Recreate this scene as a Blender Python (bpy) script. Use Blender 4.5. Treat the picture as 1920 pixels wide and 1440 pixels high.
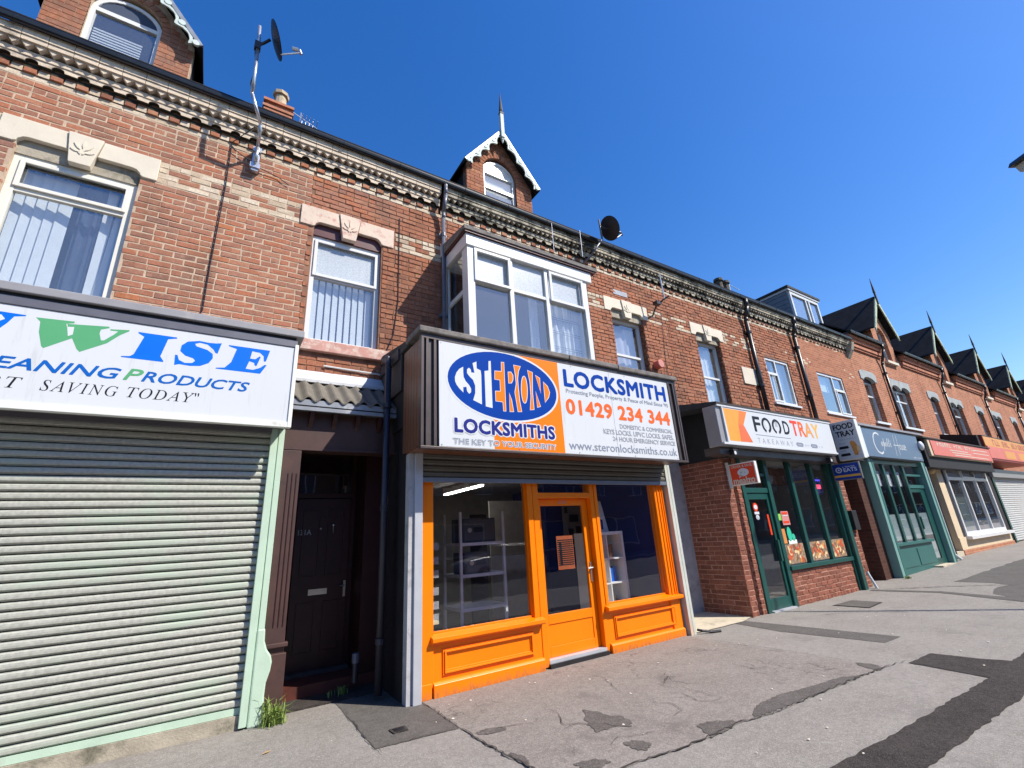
import bpy, math, random
from mathutils import Vector, Matrix
random.seed(7)
R = math.radians
S = bpy.context.scene
C = S.collection
for _o in list(bpy.data.objects):
    bpy.data.objects.remove(_o)

# ---------------------------------------------------------------- camera, sky, sun
CAMP = Vector((0, 0, 1.6))
yaw, pit, rol = 0.58051687, 0.32461458, -0.05987597
fwd = Vector((math.sin(yaw)*math.cos(pit), math.cos(yaw)*math.cos(pit), math.sin(pit)))
rt = Vector((math.cos(yaw), -math.sin(yaw), 0))
up = rt.cross(fwd)
rt2 = math.cos(rol)*rt + math.sin(rol)*up
up2 = -math.sin(rol)*rt + math.cos(rol)*up
cd = bpy.data.cameras.new('camera')
cam = bpy.data.objects.new('camera', cd)
C.objects.link(cam)
mw = Matrix.Identity(4)
for i in range(3):
    mw[i][0] = rt2[i]; mw[i][1] = up2[i]; mw[i][2] = -fwd[i]; mw[i][3] = CAMP[i]
cam.matrix_world = mw
cd.sensor_width = 36
cd.lens = 36*853.17/1920
cd.clip_start = 0.05
cd.clip_end = 3000
S.camera = cam

LD = Vector((-0.82, 1.0, -1.40)).normalized()
W = bpy.data.worlds.new('World'); S.world = W; W.use_nodes = True
wn = W.node_tree.nodes; wl = W.node_tree.links
bg = wn['Background']
sky = wn.new('ShaderNodeTexSky')
sky.sky_type = 'NISHITA'; sky.sun_disc = False
sky.sun_elevation = math.asin(-LD.z)
sky.sun_rotation = math.atan2(-LD.x, -LD.y)
sky.altitude = 0; sky.air_density = 1.35; sky.dust_density = 0.5; sky.ozone_density = 4.0
hs = wn.new('ShaderNodeHueSaturation'); hs.inputs['Saturation'].default_value = 1.36
hs.inputs['Hue'].default_value = 0.514
hs.inputs['Value'].default_value = 1.0
wl.new(sky.outputs[0], hs.inputs['Color']); wl.new(hs.outputs[0], bg.inputs[0])
bg.inputs[1].default_value = 0.128
sd = bpy.data.lights.new('sun', 'SUN'); sd.energy = 5.0; sd.angle = R(0.53); sd.color = (1.0, 0.925, 0.81)
sun = bpy.data.objects.new('sun', sd); C.objects.link(sun)
sun.rotation_euler = LD.to_track_quat('-Z', 'Y').to_euler()
sun.location = (20, -20, 30)
S.view_settings.view_transform = 'Standard'; S.view_settings.look = 'None'
S.view_settings.exposure = 0.52; S.view_settings.gamma = 1.0
S.view_settings.use_curve_mapping = False
S.cycles.max_bounces = 8; S.cycles.transparent_max_bounces = 12
S.cycles.caustics_reflective = False; S.cycles.caustics_refractive = False

# ---------------------------------------------------------------- helpers
WP = {}      # world position of each object
def tag(o, label=None, cat=None, group=None, kind=None):
    if label: o['label'] = label
    if cat: o['category'] = cat
    if group: o['group'] = group
    if kind: o['kind'] = kind
    return o
def thing(name, loc, label, cat, group=None):
    o = bpy.data.objects.new(name, None); C.objects.link(o)
    o.location = loc; o.empty_display_size = 0.2; WP[o] = Vector(loc)
    return tag(o, label, cat, group)
def place(o, wpos, parent):
    C.objects.link(o); WP[o] = Vector(wpos)
    if parent is not None:
        o.parent = parent; o.location = WP[o]-WP[parent]
    else:
        o.location = WP[o]
    return o

class MB:
    def __init__(s): s.v = []; s.f = []; s.m = []; s.r = []
    def add(s, vs, fs, mi=0, rnd=0.0):
        n = len(s.v); s.v += [tuple(v) for v in vs]
        for f in fs:
            s.f.append(tuple(n+i for i in f)); s.m.append(mi); s.r.append(rnd)
        return s
    def box(s, x0, x1, y0, y1, z0, z1, mi=0, rnd=0.0):
        if x0 > x1: x0, x1 = x1, x0
        if y0 > y1: y0, y1 = y1, y0
        if z0 > z1: z0, z1 = z1, z0
        return s.add([(x0,y0,z0),(x1,y0,z0),(x1,y1,z0),(x0,y1,z0),(x0,y0,z1),(x1,y0,z1),(x1,y1,z1),(x0,y1,z1)],
              [(0,3,2,1),(4,5,6,7),(0,1,5,4),(1,2,6,5),(2,3,7,6),(3,0,4,7)], mi, rnd)
    def prism(s, poly, y0, y1, mi=0, rnd=0.0, M=None):
        """poly in (u,v); default maps u->x, v->z, extruded along y"""
        if M is None: M = lambda u, v, d: (u, d, v)
        a = sum(poly[i][0]*poly[(i+1) % len(poly)][1]-poly[(i+1) % len(poly)][0]*poly[i][1] for i in range(len(poly)))
        if a < 0: poly = poly[::-1]
        n = len(poly)
        vs = [M(u, v, y0) for u, v in poly]+[M(u, v, y1) for u, v in poly]
        fs = [tuple(range(n)), tuple(range(2*n-1, n-1, -1))]
        for i in range(n):
            j = (i+1) % n; fs.append((j, i, n+i, n+j))
        return s.add(vs, fs, mi, rnd)
    def flat(s, poly, y, mi=0, M=None):
        if M is None: M = lambda u, v, d: (u, d, v)
        return s.add([M(u, v, y) for u, v in poly], [tuple(range(len(poly)))], mi)
    def cyl(s, p0, p1, r, n=10, r2=None, mi=0, caps=True):
        p0 = Vector(p0); p1 = Vector(p1); r2 = r if r2 is None else r2
        d = (p1-p0).normalized(); a = d.orthogonal().normalized(); b = d.cross(a)
        vs = []
        for p, rr in ((p0, r), (p1, r2)):
            for i in range(n):
                t = 2*math.pi*i/n; vs.append(p+rr*(math.cos(t)*a+math.sin(t)*b))
        fs = [(i, (i+1) % n, n+(i+1) % n, n+i) for i in range(n)]
        if caps: fs += [tuple(range(n-1, -1, -1)), tuple(range(n, 2*n))]
        return s.add(vs, fs, mi)
    def tube(s, pts, r, n=8, mi=0):
        for a, b in zip(pts[:-1], pts[1:]): s.cyl(a, b, r, n, mi=mi)
        for p in pts[1:-1]: s.ball(p, r*1.02, 6, mi)
        return s
    def ball(s, c, r, n=8, mi=0, sc=(1, 1, 1)):
        c = Vector(c); vs = []; fs = []
        for i in range(n+1):
            for j in range(n*2):
                t = math.pi*i/n; p = math.pi*j/n
                vs.append((c.x+sc[0]*r*math.sin(t)*math.cos(p), c.y+sc[1]*r*math.sin(t)*math.sin(p), c.z+sc[2]*r*math.cos(t)))
        m = n*2
        for i in range(n):
            for j in range(m):
                fs.append((i*m+j, (i+1)*m+j, (i+1)*m+(j+1) % m, i*m+(j+1) % m))
        return s.add(vs, fs, mi)
    def mesh(s, name, mats, c=Vector((0, 0, 0)), smooth=False):
        me = bpy.data.meshes.new(name)
        me.from_pydata([(v[0]-c[0], v[1]-c[1], v[2]-c[2]) for v in s.v], [], s.f)
        if not isinstance(mats, (list, tuple)): mats = [mats]
        for m in mats: me.materials.append(m)
        if len(mats) > 1: me.polygons.foreach_set('material_index', s.m)
        if any(s.r):
            at = me.attributes.new('rnd', 'FLOAT', 'FACE'); at.data.foreach_set('value', s.r)
        if smooth: me.polygons.foreach_set('use_smooth', [True]*len(me.polygons))
        me.update(); return me
    def build(s, name, mats, parent=None, smooth=False, kind=None, label=None, bev=0):
        xs = [v[0] for v in s.v]; ys = [v[1] for v in s.v]; zs = [v[2] for v in s.v]
        c = Vector(((min(xs)+max(xs))/2, (min(ys)+max(ys))/2, min(zs) if parent is None else (min(zs)+max(zs))/2))
        o = bpy.data.objects.new(name, s.mesh(name, mats, c, smooth))
        place(o, c, parent)
        if kind: o['kind'] = kind
        if label: o['label'] = label
        if bev:
            m = o.modifiers.new('bevel', 'BEVEL'); m.width = bev; m.segments = 2; m.limit_method = 'ANGLE'
        return o
def box(name, mat, parent, *a, **k):
    return MB().box(*a).build(name, mat, parent, **k)
def copyobj(o, wpos, parent, scale=None, mat=None):
    c = o.copy(); c.parent = None
    place(c, wpos, parent)
    if scale: c.scale = scale
    return c

# ---------------------------------------------------------------- materials
def newmat(name):
    m = bpy.data.materials.new(name); m.use_nodes = True
    nt = m.node_tree; b = nt.nodes['Principled BSDF']
    return m, nt, b
def N(nt, t, **k):
    n = nt.nodes.new(t)
    for a, b in k.items(): setattr(n, a, b)
    return n
def mixc(nt, fac, a, b, mode='MIX'):
    n = N(nt, 'ShaderNodeMix', data_type='RGBA', blend_type=mode)
    for idx, v in ((0, fac), (6, a), (7, b)):
        if hasattr(v, 'links'): nt.links.new(v, n.inputs[idx])
        elif idx == 0: n.inputs[0].default_value = v
        else: n.inputs[idx].default_value = (*v, 1) if len(v) == 3 else v
    return n.outputs[2]
def noise(nt, scale, detail=4, rough=0.55, vec=None, stretch=None):
    n = N(nt, 'ShaderNodeTexNoise'); n.inputs['Scale'].default_value = scale
    n.inputs['Detail'].default_value = detail; n.inputs['Roughness'].default_value = rough
    if vec is None:
        vec = N(nt, 'ShaderNodeNewGeometry').outputs['Position']
    if stretch:
        mp = N(nt, 'ShaderNodeMapping'); mp.inputs['Scale'].default_value = stretch
        nt.links.new(vec, mp.inputs[0]); vec = mp.outputs[0]
    nt.links.new(vec, n.inputs['Vector'])
    return n.outputs['Fac']
def ramp(nt, fac, stops, const=False):
    r = N(nt, 'ShaderNodeValToRGB'); cr = r.color_ramp
    if const: cr.interpolation = 'CONSTANT'
    cr.elements[0].position = stops[0][0]; cr.elements[1].position = stops[-1][0]
    cr.elements[0].color = (*stops[0][1], 1); cr.elements[1].color = (*stops[-1][1], 1)
    for p, c in stops[1:-1]:
        e = cr.elements.new(p); e.color = (*c, 1)
    nt.links.new(fac, r.inputs[0]); return r.outputs[0]
def g3(v): return (v, v, v)
def pmat(name, col, rough=0.6, metal=0.0, var=0.12, vs=6.0, bump=0.0, bs=60, dirt=None, ds=(1.5, 1.5, 1.5), da=(0.5, 0.75), spec=0.5, coat=0.0):
    m, nt, b = newmat(name)
    f = noise(nt, vs)
    lo = tuple(c*(1-var) for c in col); hi = tuple(min(1, c*(1+var)) for c in col)
    c = ramp(nt, f, [(0.3, lo), (0.7, hi)])
    if dirt:
        f2 = noise(nt, 2.2, 8, 0.7, stretch=ds)
        msk = ramp(nt, f2, [(da[0], g3(0)), (da[1], g3(1))])
        c = mixc(nt, msk, c, dirt)
    nt.links.new(c, b.inputs['Base Color'])
    b.inputs['Roughness'].default_value = rough; b.inputs['Metallic'].default_value = metal
    b.inputs['Specular IOR Level'].default_value = spec
    if coat: b.inputs['Coat Weight'].default_value = coat
    if bump:
        bp = N(nt, 'ShaderNodeBump'); bp.inputs['Strength'].default_value = bump; bp.inputs['Distance'].default_value = 0.01
        nt.links.new(noise(nt, bs, 6), bp.inputs['Height']); nt.links.new(bp.outputs[0], b.inputs['Normal'])
    return m
def emat(name, col, s):
    m, nt, b = newmat(name); b.inputs['Base Color'].default_value = (*col, 1)
    b.inputs['Emission Color'].default_value = (*col, 1); b.inputs['Emission Strength'].default_value = s
    return m
def brickmat(name, stops, use_obj, soot=0.35, lichen=None):
    m, nt, b = newmat(name)
    if use_obj: src = N(nt, 'ShaderNodeObjectInfo').outputs['Random']
    else: src = N(nt, 'ShaderNodeAttribute', attribute_name='rnd').outputs['Fac']
    c = ramp(nt, src, stops)
    n1 = noise(nt, 38, 6, 0.7)
    c = mixc(nt, ramp(nt, n1, [(0.42, g3(0)), (0.72, g3(0.55))]), c, tuple(x*0.55 for x in stops[0][1]))
    n2 = noise(nt, 1.5, 7, 0.65, stretch=(1, 1, .4))
    c = mixc(nt, ramp(nt, n2, [(0.5, g3(0)), (0.75, g3(soot))]), c, (0.09, 0.065, 0.05))
    n3 = noise(nt, 17, 3, 0.5)
    c = mixc(nt, ramp(nt, n3, [(0.55, g3(0)), (0.7, g3(0.25))]), c, (0.5, 0.33, 0.22))
    nt.links.new(c, b.inputs['Base Color'])
    b.inputs['Roughness'].default_value = 0.9; b.inputs['Specular IOR Level'].default_value = 0.2
    bp = N(nt, 'ShaderNodeBump'); bp.inputs['Strength'].default_value = 0.6; bp.inputs['Distance'].default_value = 0.006
    nt.links.new(noise(nt, 70, 6, 0.7), bp.inputs['Height']); nt.links.new(bp.outputs[0], b.inputs['Normal'])
    return m
PAL_A = [(0.0, (0.28, 0.135, 0.095)), (0.2, (0.38, 0.165, 0.105)), (0.4, (0.42, 0.155, 0.085)), (0.6, (0.35, 0.175, 0.12)), (0.8, (0.42, 0.185, 0.11)), (0.93, (0.30, 0.155, 0.115)), (1.0, (0.47, 0.17, 0.075))]
PAL_B = [(0.0, (0.24, 0.10, 0.065)), (0.3, (0.37, 0.148, 0.085)), (0.6, (0.42, 0.165, 0.09)), (0.85, (0.35, 0.145, 0.09)), (1.0, (0.46, 0.22, 0.13))]
PAL_F = [(0.0, (0.19, 0.07, 0.048)), (0.5, (0.25, 0.092, 0.06)), (1.0, (0.31, 0.115, 0.075))]
PAL_C = [(0.0, (0.50, 0.39, 0.28)), (0.5, (0.62, 0.52, 0.39)), (1.0, (0.68, 0.59, 0.47))]
M = {}
for k, p in (('A', PAL_A), ('B', PAL_B), ('F', PAL_F), ('C', PAL_C)):
    for s in (0, 1): M[k+str(s)] = brickmat('brick_'+k+str(s), p, bool(s), 0.6 if k in 'AB' else 0.35 if k == 'C' else 0.1)
M['mortA'] = pmat('cream_mortar', (0.48, 0.36, 0.26), 0.95, var=0.2, vs=9, bump=0.5, bs=80)
M['mortB'] = pmat('dark_mortar', (0.24, 0.125, 0.08), 0.95, var=0.3, vs=7, bump=0.5, bs=80)
M['mortF'] = pmat('pink_mortar', (0.44, 0.24, 0.18), 0.95, var=0.12, vs=9, bump=0.4, bs=80)
def fartex(name, c1, c2, mo):
    m, nt, b = newmat(name)
    g = N(nt, 'ShaderNodeNewGeometry'); sp = N(nt, 'ShaderNodeSeparateXYZ'); cb = N(nt, 'ShaderNodeCombineXYZ')
    nt.links.new(g.outputs['Position'], sp.inputs[0])
    ad = N(nt, 'ShaderNodeMath', operation='ADD'); nt.links.new(sp.outputs[0], ad.inputs[0]); nt.links.new(sp.outputs[1], ad.inputs[1])
    nt.links.new(ad.outputs[0], cb.inputs[0]); nt.links.new(sp.outputs[2], cb.inputs[1])
    br = N(nt, 'ShaderNodeTexBrick'); nt.links.new(cb.outputs[0], br.inputs[0])
    br.inputs['Scale'].default_value = 1; br.inputs['Brick Width'].default_value = 0.235; br.inputs['Row Height'].default_value = 0.0864
    br.inputs['Mortar Size'].default_value = 0.0105; br.inputs['Mortar Smooth'].default_value = 0.2
    br.inputs['Color1'].default_value = (*c1, 1); br.inputs['Color2'].default_value = (*c2, 1); br.inputs['Mortar'].default_value = (*mo, 1)
    c = mixc(nt, ramp(nt, noise(nt, 1.1, 7, 0.65), [(0.45, g3(0)), (0.75, g3(0.4))]), br.outputs[0], tuple(x*0.5 for x in c1))
    c = mixc(nt, ramp(nt, noise(nt, 30, 5, 0.7), [(0.5, g3(0)), (0.7, g3(0.3))]), c, tuple(x*1.4 for x in c2))
    nt.links.new(c, b.inputs['Base Color']); b.inputs['Roughness'].default_value = 0.9; b.inputs['Specular IOR Level'].default_value = 0.2
    bp = N(nt, 'ShaderNodeBump', invert=True); bp.inputs['Strength'].default_value = 0.7; bp.inputs['Distance'].default_value = 0.008
    nt.links.new(br.outputs['Fac'], bp.inputs['Height']); nt.links.new(bp.outputs[0], b.inputs['Normal'])
    return m
M['far'] = fartex('far_brick', (0.32, 0.12, 0.068), (0.47, 0.185, 0.10), (0.50, 0.32, 0.22))
M['farB'] = fartex('mid_brick', (0.30, 0.11, 0.062), (0.44, 0.17, 0.09), (0.40, 0.25, 0.17))
M['farR'] = pmat('moulded_brick', (0.42, 0.17, 0.10), 0.9, var=0.25, vs=5, bump=0.4)
M['stone'] = pmat('painted_stone', (0.64, 0.58, 0.47), 0.7, var=0.06, vs=4, dirt=(0.55, 0.42, 0.32), da=(0.62, 0.8), bump=0.15)
M['stone_pink'] = pmat('worn_pink_painted_stone', (0.62, 0.50, 0.40), 0.75, var=0.08, vs=4, dirt=(0.45, 0.16, 0.14), da=(0.52, 0.72), ds=(3, 3, 3), bump=0.2)
M['sill_pink'] = pmat('faded_red_painted_sill', (0.52, 0.27, 0.22), 0.75, var=0.15, vs=5, dirt=(0.62, 0.5, 0.42), da=(0.48, 0.62), ds=(4, 4, 4), bump=0.25)
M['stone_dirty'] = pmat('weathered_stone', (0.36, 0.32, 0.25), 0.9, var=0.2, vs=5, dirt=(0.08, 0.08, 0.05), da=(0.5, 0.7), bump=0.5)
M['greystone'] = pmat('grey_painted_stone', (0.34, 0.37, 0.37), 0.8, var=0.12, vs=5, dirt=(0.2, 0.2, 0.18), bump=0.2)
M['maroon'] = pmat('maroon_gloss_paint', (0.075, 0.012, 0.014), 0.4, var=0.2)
M['arch_shade'] = pmat('mossy_painted_shade', (0.022, 0.022, 0.014), 0.95, var=0.5, vs=12, bump=0.5)  # deep shade of the arch openings painted near black, with a mossy tint
M['cream_soot'] = pmat('sooty_cream_stone', (0.60, 0.50, 0.39), 0.9, var=0.15, vs=6, dirt=(0.16, 0.13, 0.10), da=(0.56, 0.72), ds=(1.2, 1.2, 1.2), bump=0.5)
M['cream_black'] = pmat('blackened_cream_stone', (0.40, 0.36, 0.28), 0.9, var=0.3, vs=6, dirt=(0.035, 0.035, 0.028), da=(0.44, 0.6), ds=(1.5, 1.5, 1.5), bump=0.5)
M['upvc'] = pmat('white_upvc', (0.68, 0.69, 0.69), 0.28, var=0.02, dirt=(0.6, 0.58, 0.52), da=(0.66, 0.8))
M['creamframe'] = pmat('cream_window_frame', (0.70, 0.68, 0.60), 0.4, var=0.04, dirt=(0.5, 0.47, 0.4), da=(0.6, 0.8))
M['greyframe'] = pmat('grey_aluminium', (0.36, 0.37, 0.38), 0.35, 0.6, var=0.08)
M['gutter'] = pmat('black_gutter', (0.014, 0.015, 0.02), 0.3, var=0.3)
M['pipeshade'] = pmat('shade_darkened_pipe', (0.025, 0.025, 0.038), 0.4, var=0.1)  # purple-grey darkened so the colour carries the shade the pipe stands in
M['pipegrey'] = pmat('grey_pipe', (0.11, 0.12, 0.16), 0.35, var=0.1)
M['pipeblack'] = pmat('black_pipe', (0.018, 0.017, 0.02), 0.4, var=0.3)
M['slate'] = pmat('roof_slate', (0.024, 0.024, 0.026), 0.8, var=0.35, vs=3, bump=0.4, bs=30, spec=0.15)
M['lead'] = pmat('lead_flashing', (0.26, 0.28, 0.31), 0.45, 0.3, var=0.15, dirt=(0.5, 0.5, 0.52), da=(0.55, 0.7))
M['barge'] = pmat('peeling_bargeboard_paint', (0.50, 0.58, 0.56), 0.7, var=0.1, vs=10, dirt=(0.25, 0.24, 0.2), da=(0.55, 0.66), ds=(4, 4, 4), bump=0.4)
M['bargegreen'] = pmat('green_white_bargeboard', (0.42, 0.50, 0.36), 0.7, var=0.15, vs=8, dirt=(0.12, 0.14, 0.08), da=(0.5, 0.66), ds=(3, 3, 3))
M['darkwood'] = pmat('dark_weathered_wood', (0.05, 0.045, 0.045), 0.7, var=0.3)
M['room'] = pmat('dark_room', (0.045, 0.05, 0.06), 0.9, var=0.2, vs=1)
M['blind'] = pmat('vertical_blind_fabric', (0.80, 0.83, 0.85), 0.8, var=0.04)
M['blind2'] = pmat('blue_grey_blind_fabric', (0.46, 0.55, 0.66), 0.8, var=0.06)
M['curtain'] = pmat('lilac_curtain', (0.52, 0.52, 0.62), 0.85, var=0.1, vs=2)
M['netcurtain'] = pmat('white_curtain', (0.80, 0.82, 0.83), 0.85, var=0.08, vs=2)
M['darkcurtain'] = pmat('dark_blue_curtain', (0.04, 0.06, 0.11), 0.85, var=0.2, vs=2)
def glass(name, tint=(0.85, 0.88, 0.9), gain=1.6, rough=0.0, base=0.03, milky=0.0, mcol=(0.7, 0.75, 0.78)):
    m, nt, b = newmat(name); nt.nodes.remove(b); out = nt.nodes['Material Output']
    t = N(nt, 'ShaderNodeBsdfTransparent'); t.inputs[0].default_value = (*tint, 1)
    g = N(nt, 'ShaderNodeBsdfGlossy'); g.inputs['Roughness'].default_value = rough; g.inputs[0].default_value = (0.95, 0.97, 1, 1)
    fr = N(nt, 'ShaderNodeFresnel'); fr.inputs[0].default_value = 1.5
    bp = N(nt, 'ShaderNodeBump'); bp.inputs['Strength'].default_value = 0.05; bp.inputs['Distance'].default_value = 0.05
    nt.links.new(noise(nt, 1.3, 2), bp.inputs['Height']); nt.links.new(bp.outputs[0], g.inputs['Normal'])
    ma = N(nt, 'ShaderNodeMath', operation='MULTIPLY_ADD'); ma.use_clamp = True
    ma.inputs[1].default_value = gain; ma.inputs[2].default_value = base
    nt.links.new(fr.outputs[0], ma.inputs[0])
    bf = N(nt, 'ShaderNodeNewGeometry'); inv = N(nt, 'ShaderNodeMath', operation='SUBTRACT'); inv.inputs[0].default_value = 1.0
    nt.links.new(bf.outputs['Backfacing'], inv.inputs[1]); mb2 = N(nt, 'ShaderNodeMath', operation='MULTIPLY')
    nt.links.new(ma.outputs[0], mb2.inputs[0]); nt.links.new(inv.outputs[0], mb2.inputs[1]); ma = mb2
    mx = N(nt, 'ShaderNodeMixShader'); nt.links.new(ma.outputs[0], mx.inputs[0])
    last = t.outputs[0]
    if milky:
        d = N(nt, 'ShaderNodeBsdfDiffuse'); d.inputs[0].default_value = (*mcol, 1)
        m2 = N(nt, 'ShaderNodeMixShader')
        nt.links.new(ramp(nt, noise(nt, 45, 6, 0.8), [(0.35, g3(milky*0.6)), (0.65, g3(min(1, milky*1.25)))]), m2.inputs[0])
        nt.links.new(last, m2.inputs[1]); nt.links.new(d.outputs[0], m2.inputs[2]); last = m2.outputs[0]
    nt.links.new(last, mx.inputs[1]); nt.links.new(g.outputs[0], mx.inputs[2])
    nt.links.new(mx.outputs[0], out.inputs[0]); return m
M['glass'] = glass('window_glass', gain=2.0, base=0.02)
M['glass_sky'] = glass('double_glazing', tint=(0.94, 0.96, 0.97), gain=2.2, base=0.10, milky=0.06, mcol=(0.6, 0.62, 0.62))
M['glass_shop'] = glass('shop_glass', tint=(0.95, 0.96, 0.97), gain=1.7, base=0.015)
M['glass_obs'] = glass('obscured_glass', milky=0.55, rough=0.25, gain=1.5)
M['frost'] = glass('frosted_film_glass', milky=0.8, rough=0.3, gain=1.0, mcol=(0.5, 0.62, 0.60))
M['orange'] = pmat('orange_gloss_paint', (0.90, 0.205, 0.0), 0.33, var=0.05, vs=2.5, spec=0.4, dirt=(0.60, 0.15, 0.02), ds=(2.5, 2.5, 5), da=(0.60, 0.80), bump=0.04, bs=14)
_m = M['orange']; _nt = _m.node_tree; _b = _nt.nodes['Principled BSDF']; _src = _b.inputs['Base Color'].links[0].from_socket
_sp = N(_nt, 'ShaderNodeSeparateXYZ'); _nt.links.new(N(_nt, 'ShaderNodeNewGeometry').outputs['Position'], _sp.inputs[0])
_ad = N(_nt, 'ShaderNodeMath', operation='MULTIPLY_ADD'); _ad.inputs[1].default_value = 0.35; _nt.links.new(noise(_nt, 22, 7, 0.75, stretch=(1, 1, .5)), _ad.inputs[0]); _nt.links.new(_sp.outputs[2], _ad.inputs[2])
_nt.links.new(mixc(_nt, ramp(_nt, _ad.outputs[0], [(0.15, g3(0.8)), (0.26, g3(0))]), _src, (0.30, 0.13, 0.05)), _b.inputs['Base Color'])
M['white_panel'] = pmat('white_sign_panel', (0.60, 0.63, 0.66), 0.35, var=0.015, vs=1.5, dirt=(0.46, 0.48, 0.50), da=(0.58, 0.8), ds=(5, 5, 0.5), spec=0.2)
M['white_print'] = pmat('white_print', (0.62, 0.65, 0.68), 0.35, var=0.01, spec=0.2)
M['orange_print'] = pmat('orange_print', (0.90, 0.19, 0.0), 0.45, var=0.02, spec=0.2)
M['phone_print'] = pmat('red_orange_print', (0.80, 0.13, 0.02), 0.4, var=0.05, spec=0.2)
M['blue_print'] = pmat('royal_blue_print', (0.0, 0.045, 0.31), 0.7, var=0.08, vs=2, spec=0.08)
M['navy_print'] = pmat('navy_print', (0.014, 0.02, 0.20), 0.4, var=0.05, spec=0.2)
M['grey_print'] = pmat('grey_print', (0.20, 0.23, 0.30), 0.5, var=0.05)
M['pale_print'] = pmat('faded_grey_print', (0.27, 0.29, 0.34), 0.5, var=0.05)
M['black_print'] = pmat('black_print', (0.015, 0.015, 0.02), 0.45, var=0.1, spec=0.2)
M['sky_print'] = pmat('bright_blue_print', (0.0, 0.14, 0.66), 0.5, var=0.03, spec=0.2)
M['blue2_print'] = pmat('mid_blue_print', (0.006, 0.11, 0.45), 0.35, var=0.03, spec=0.2)
M['green_print'] = pmat('green_print', (0.10, 0.36, 0.17), 0.35, var=0.03, spec=0.2)
M['brownclad'] = pmat('brown_cladding', (0.15, 0.065, 0.035), 0.45, var=0.12, vs=3)
M['brownframe'] = pmat('dark_brown_aluminium', (0.075, 0.058, 0.055), 0.4, 0.2, var=0.15, dirt=(0.2, 0.17, 0.15), da=(0.6, 0.75))
M['coping'] = pmat('weathered_grey_coping', (0.13, 0.12, 0.115), 0.85, var=0.2, vs=8, dirt=(0.2, 0.18, 0.165), da=(0.45, 0.6), ds=(5, 5, 5), bump=0.4)
M['felt'] = pmat('roofing_felt', (0.04, 0.04, 0.042), 0.9, var=0.3, bump=0.4)
M['flash'] = pmat('grey_flashing', (0.27, 0.27, 0.29), 0.6, var=0.1, vs=4, dirt=(0.36, 0.35, 0.34), da=(0.55, 0.7), bump=0.1)
M['signframe'] = pmat('grey_sign_frame', (0.17, 0.165, 0.18), 0.4, 0.4, var=0.1)
M['signwhite'] = pmat('white_sign_trim', (0.72, 0.74, 0.70), 0.4, var=0.04, dirt=(0.4, 0.36, 0.3), da=(0.62, 0.75))
M['mint'] = pmat('mint_green_paint', (0.44, 0.58, 0.46), 0.6, var=0.06, vs=5, dirt=(0.42, 0.46, 0.38), da=(0.6, 0.78), ds=(3, 3, 1), bump=0.12)
M['slatmint'] = pmat('galvanised_shutter_slat', (0.40, 0.405, 0.36), 0.5, 0.1, var=0.16, vs=30, dirt=(0.39, 0.45, 0.37), da=(0.5, 0.66), ds=(0.5, 0.5, 1.2), bump=0.08)
M['slatgrey'] = pmat('grey_shutter_slat', (0.12, 0.115, 0.10), 0.5, 0.3, var=0.12)
M['slatlight'] = pmat('pale_grey_shutter_slat', (0.48, 0.50, 0.49), 0.5, 0.1, var=0.08)
M['alu'] = pmat('aluminium_post', (0.50, 0.52, 0.56), 0.45, 0.3, var=0.06, dirt=(0.35, 0.3, 0.25), da=(0.62, 0.8))
M['alubar'] = pmat('grey_bottom_bar', (0.20, 0.22, 0.27), 0.4, 0.4, var=0.08)
M['oldpost'] = pmat('weathered_cream_post', (0.50, 0.52, 0.47), 0.6, var=0.08, dirt=(0.55, 0.38, 0.25), da=(0.52, 0.66), ds=(4, 4, 0.7))
M['greypost'] = pmat('grey_render_post', (0.42, 0.42, 0.44), 0.8, var=0.1, dirt=(0.18, 0.17, 0.17), bump=0.3)
M['browndoor'] = pmat('dark_maroon_door_paint', (0.034, 0.007, 0.007), 0.45, var=0.2)
M['brownwall'] = pmat('dark_brown_painted_wall', (0.060, 0.028, 0.024), 0.6, var=0.15, vs=3, dirt=(0.032, 0.018, 0.016))
M['blackwall'] = pmat('near_black_wall', (0.012, 0.009, 0.011), 0.7, var=0.4)  # near-black wall colour
M['tile'] = pmat('concrete_pantile', (0.15, 0.137, 0.115), 0.9, var=0.15, vs=6, dirt=(0.13, 0.12, 0.10), da=(0.5, 0.7), bump=0.4)
M['redstep'] = pmat('red_painted_step', (0.09, 0.022, 0.014), 0.6, var=0.3)
M['brass'] = pmat('worn_chrome', (0.62, 0.60, 0.55), 0.3, 0.9, var=0.1)
M['steel'] = pmat('galvanised_steel', (0.50, 0.52, 0.56), 0.35, 0.8, var=0.15, vs=20)
M['dishblack'] = pmat('black_dish', (0.012, 0.012, 0.018), 0.45, var=0.2)
M['green'] = pmat('dark_green_powder_coat', (0.008, 0.068, 0.058), 0.35, var=0.08)
M['teal'] = pmat('teal_panel', (0.028, 0.125, 0.115), 0.45, var=0.06, vs=2)
M['palegreen'] = pmat('pale_green_paint', (0.16, 0.32, 0.29), 0.5, var=0.05)
M['blackbox'] = pmat('black_cladding', (0.008, 0.008, 0.010), 0.7, var=0.3)
M['lightboxgrey'] = pmat('light_box_grey', (0.33, 0.33, 0.34), 0.4, 0.3, var=0.05)
M['redalarm'] = pmat('faded_red_plastic', (0.55, 0.12, 0.09), 0.5, var=0.1)
M['terracotta'] = pmat('chimney_pot_clay', (0.45, 0.36, 0.25), 0.85, var=0.15, dirt=(0.15, 0.14, 0.12), bump=0.3)
M['darkpot'] = pmat('sooty_chimney_pot', (0.07, 0.06, 0.045), 0.85, var=0.3, bump=0.3)
M['clad'] = pmat('grey_dormer_cladding', (0.18, 0.20, 0.23), 0.5, var=0.12)
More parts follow.
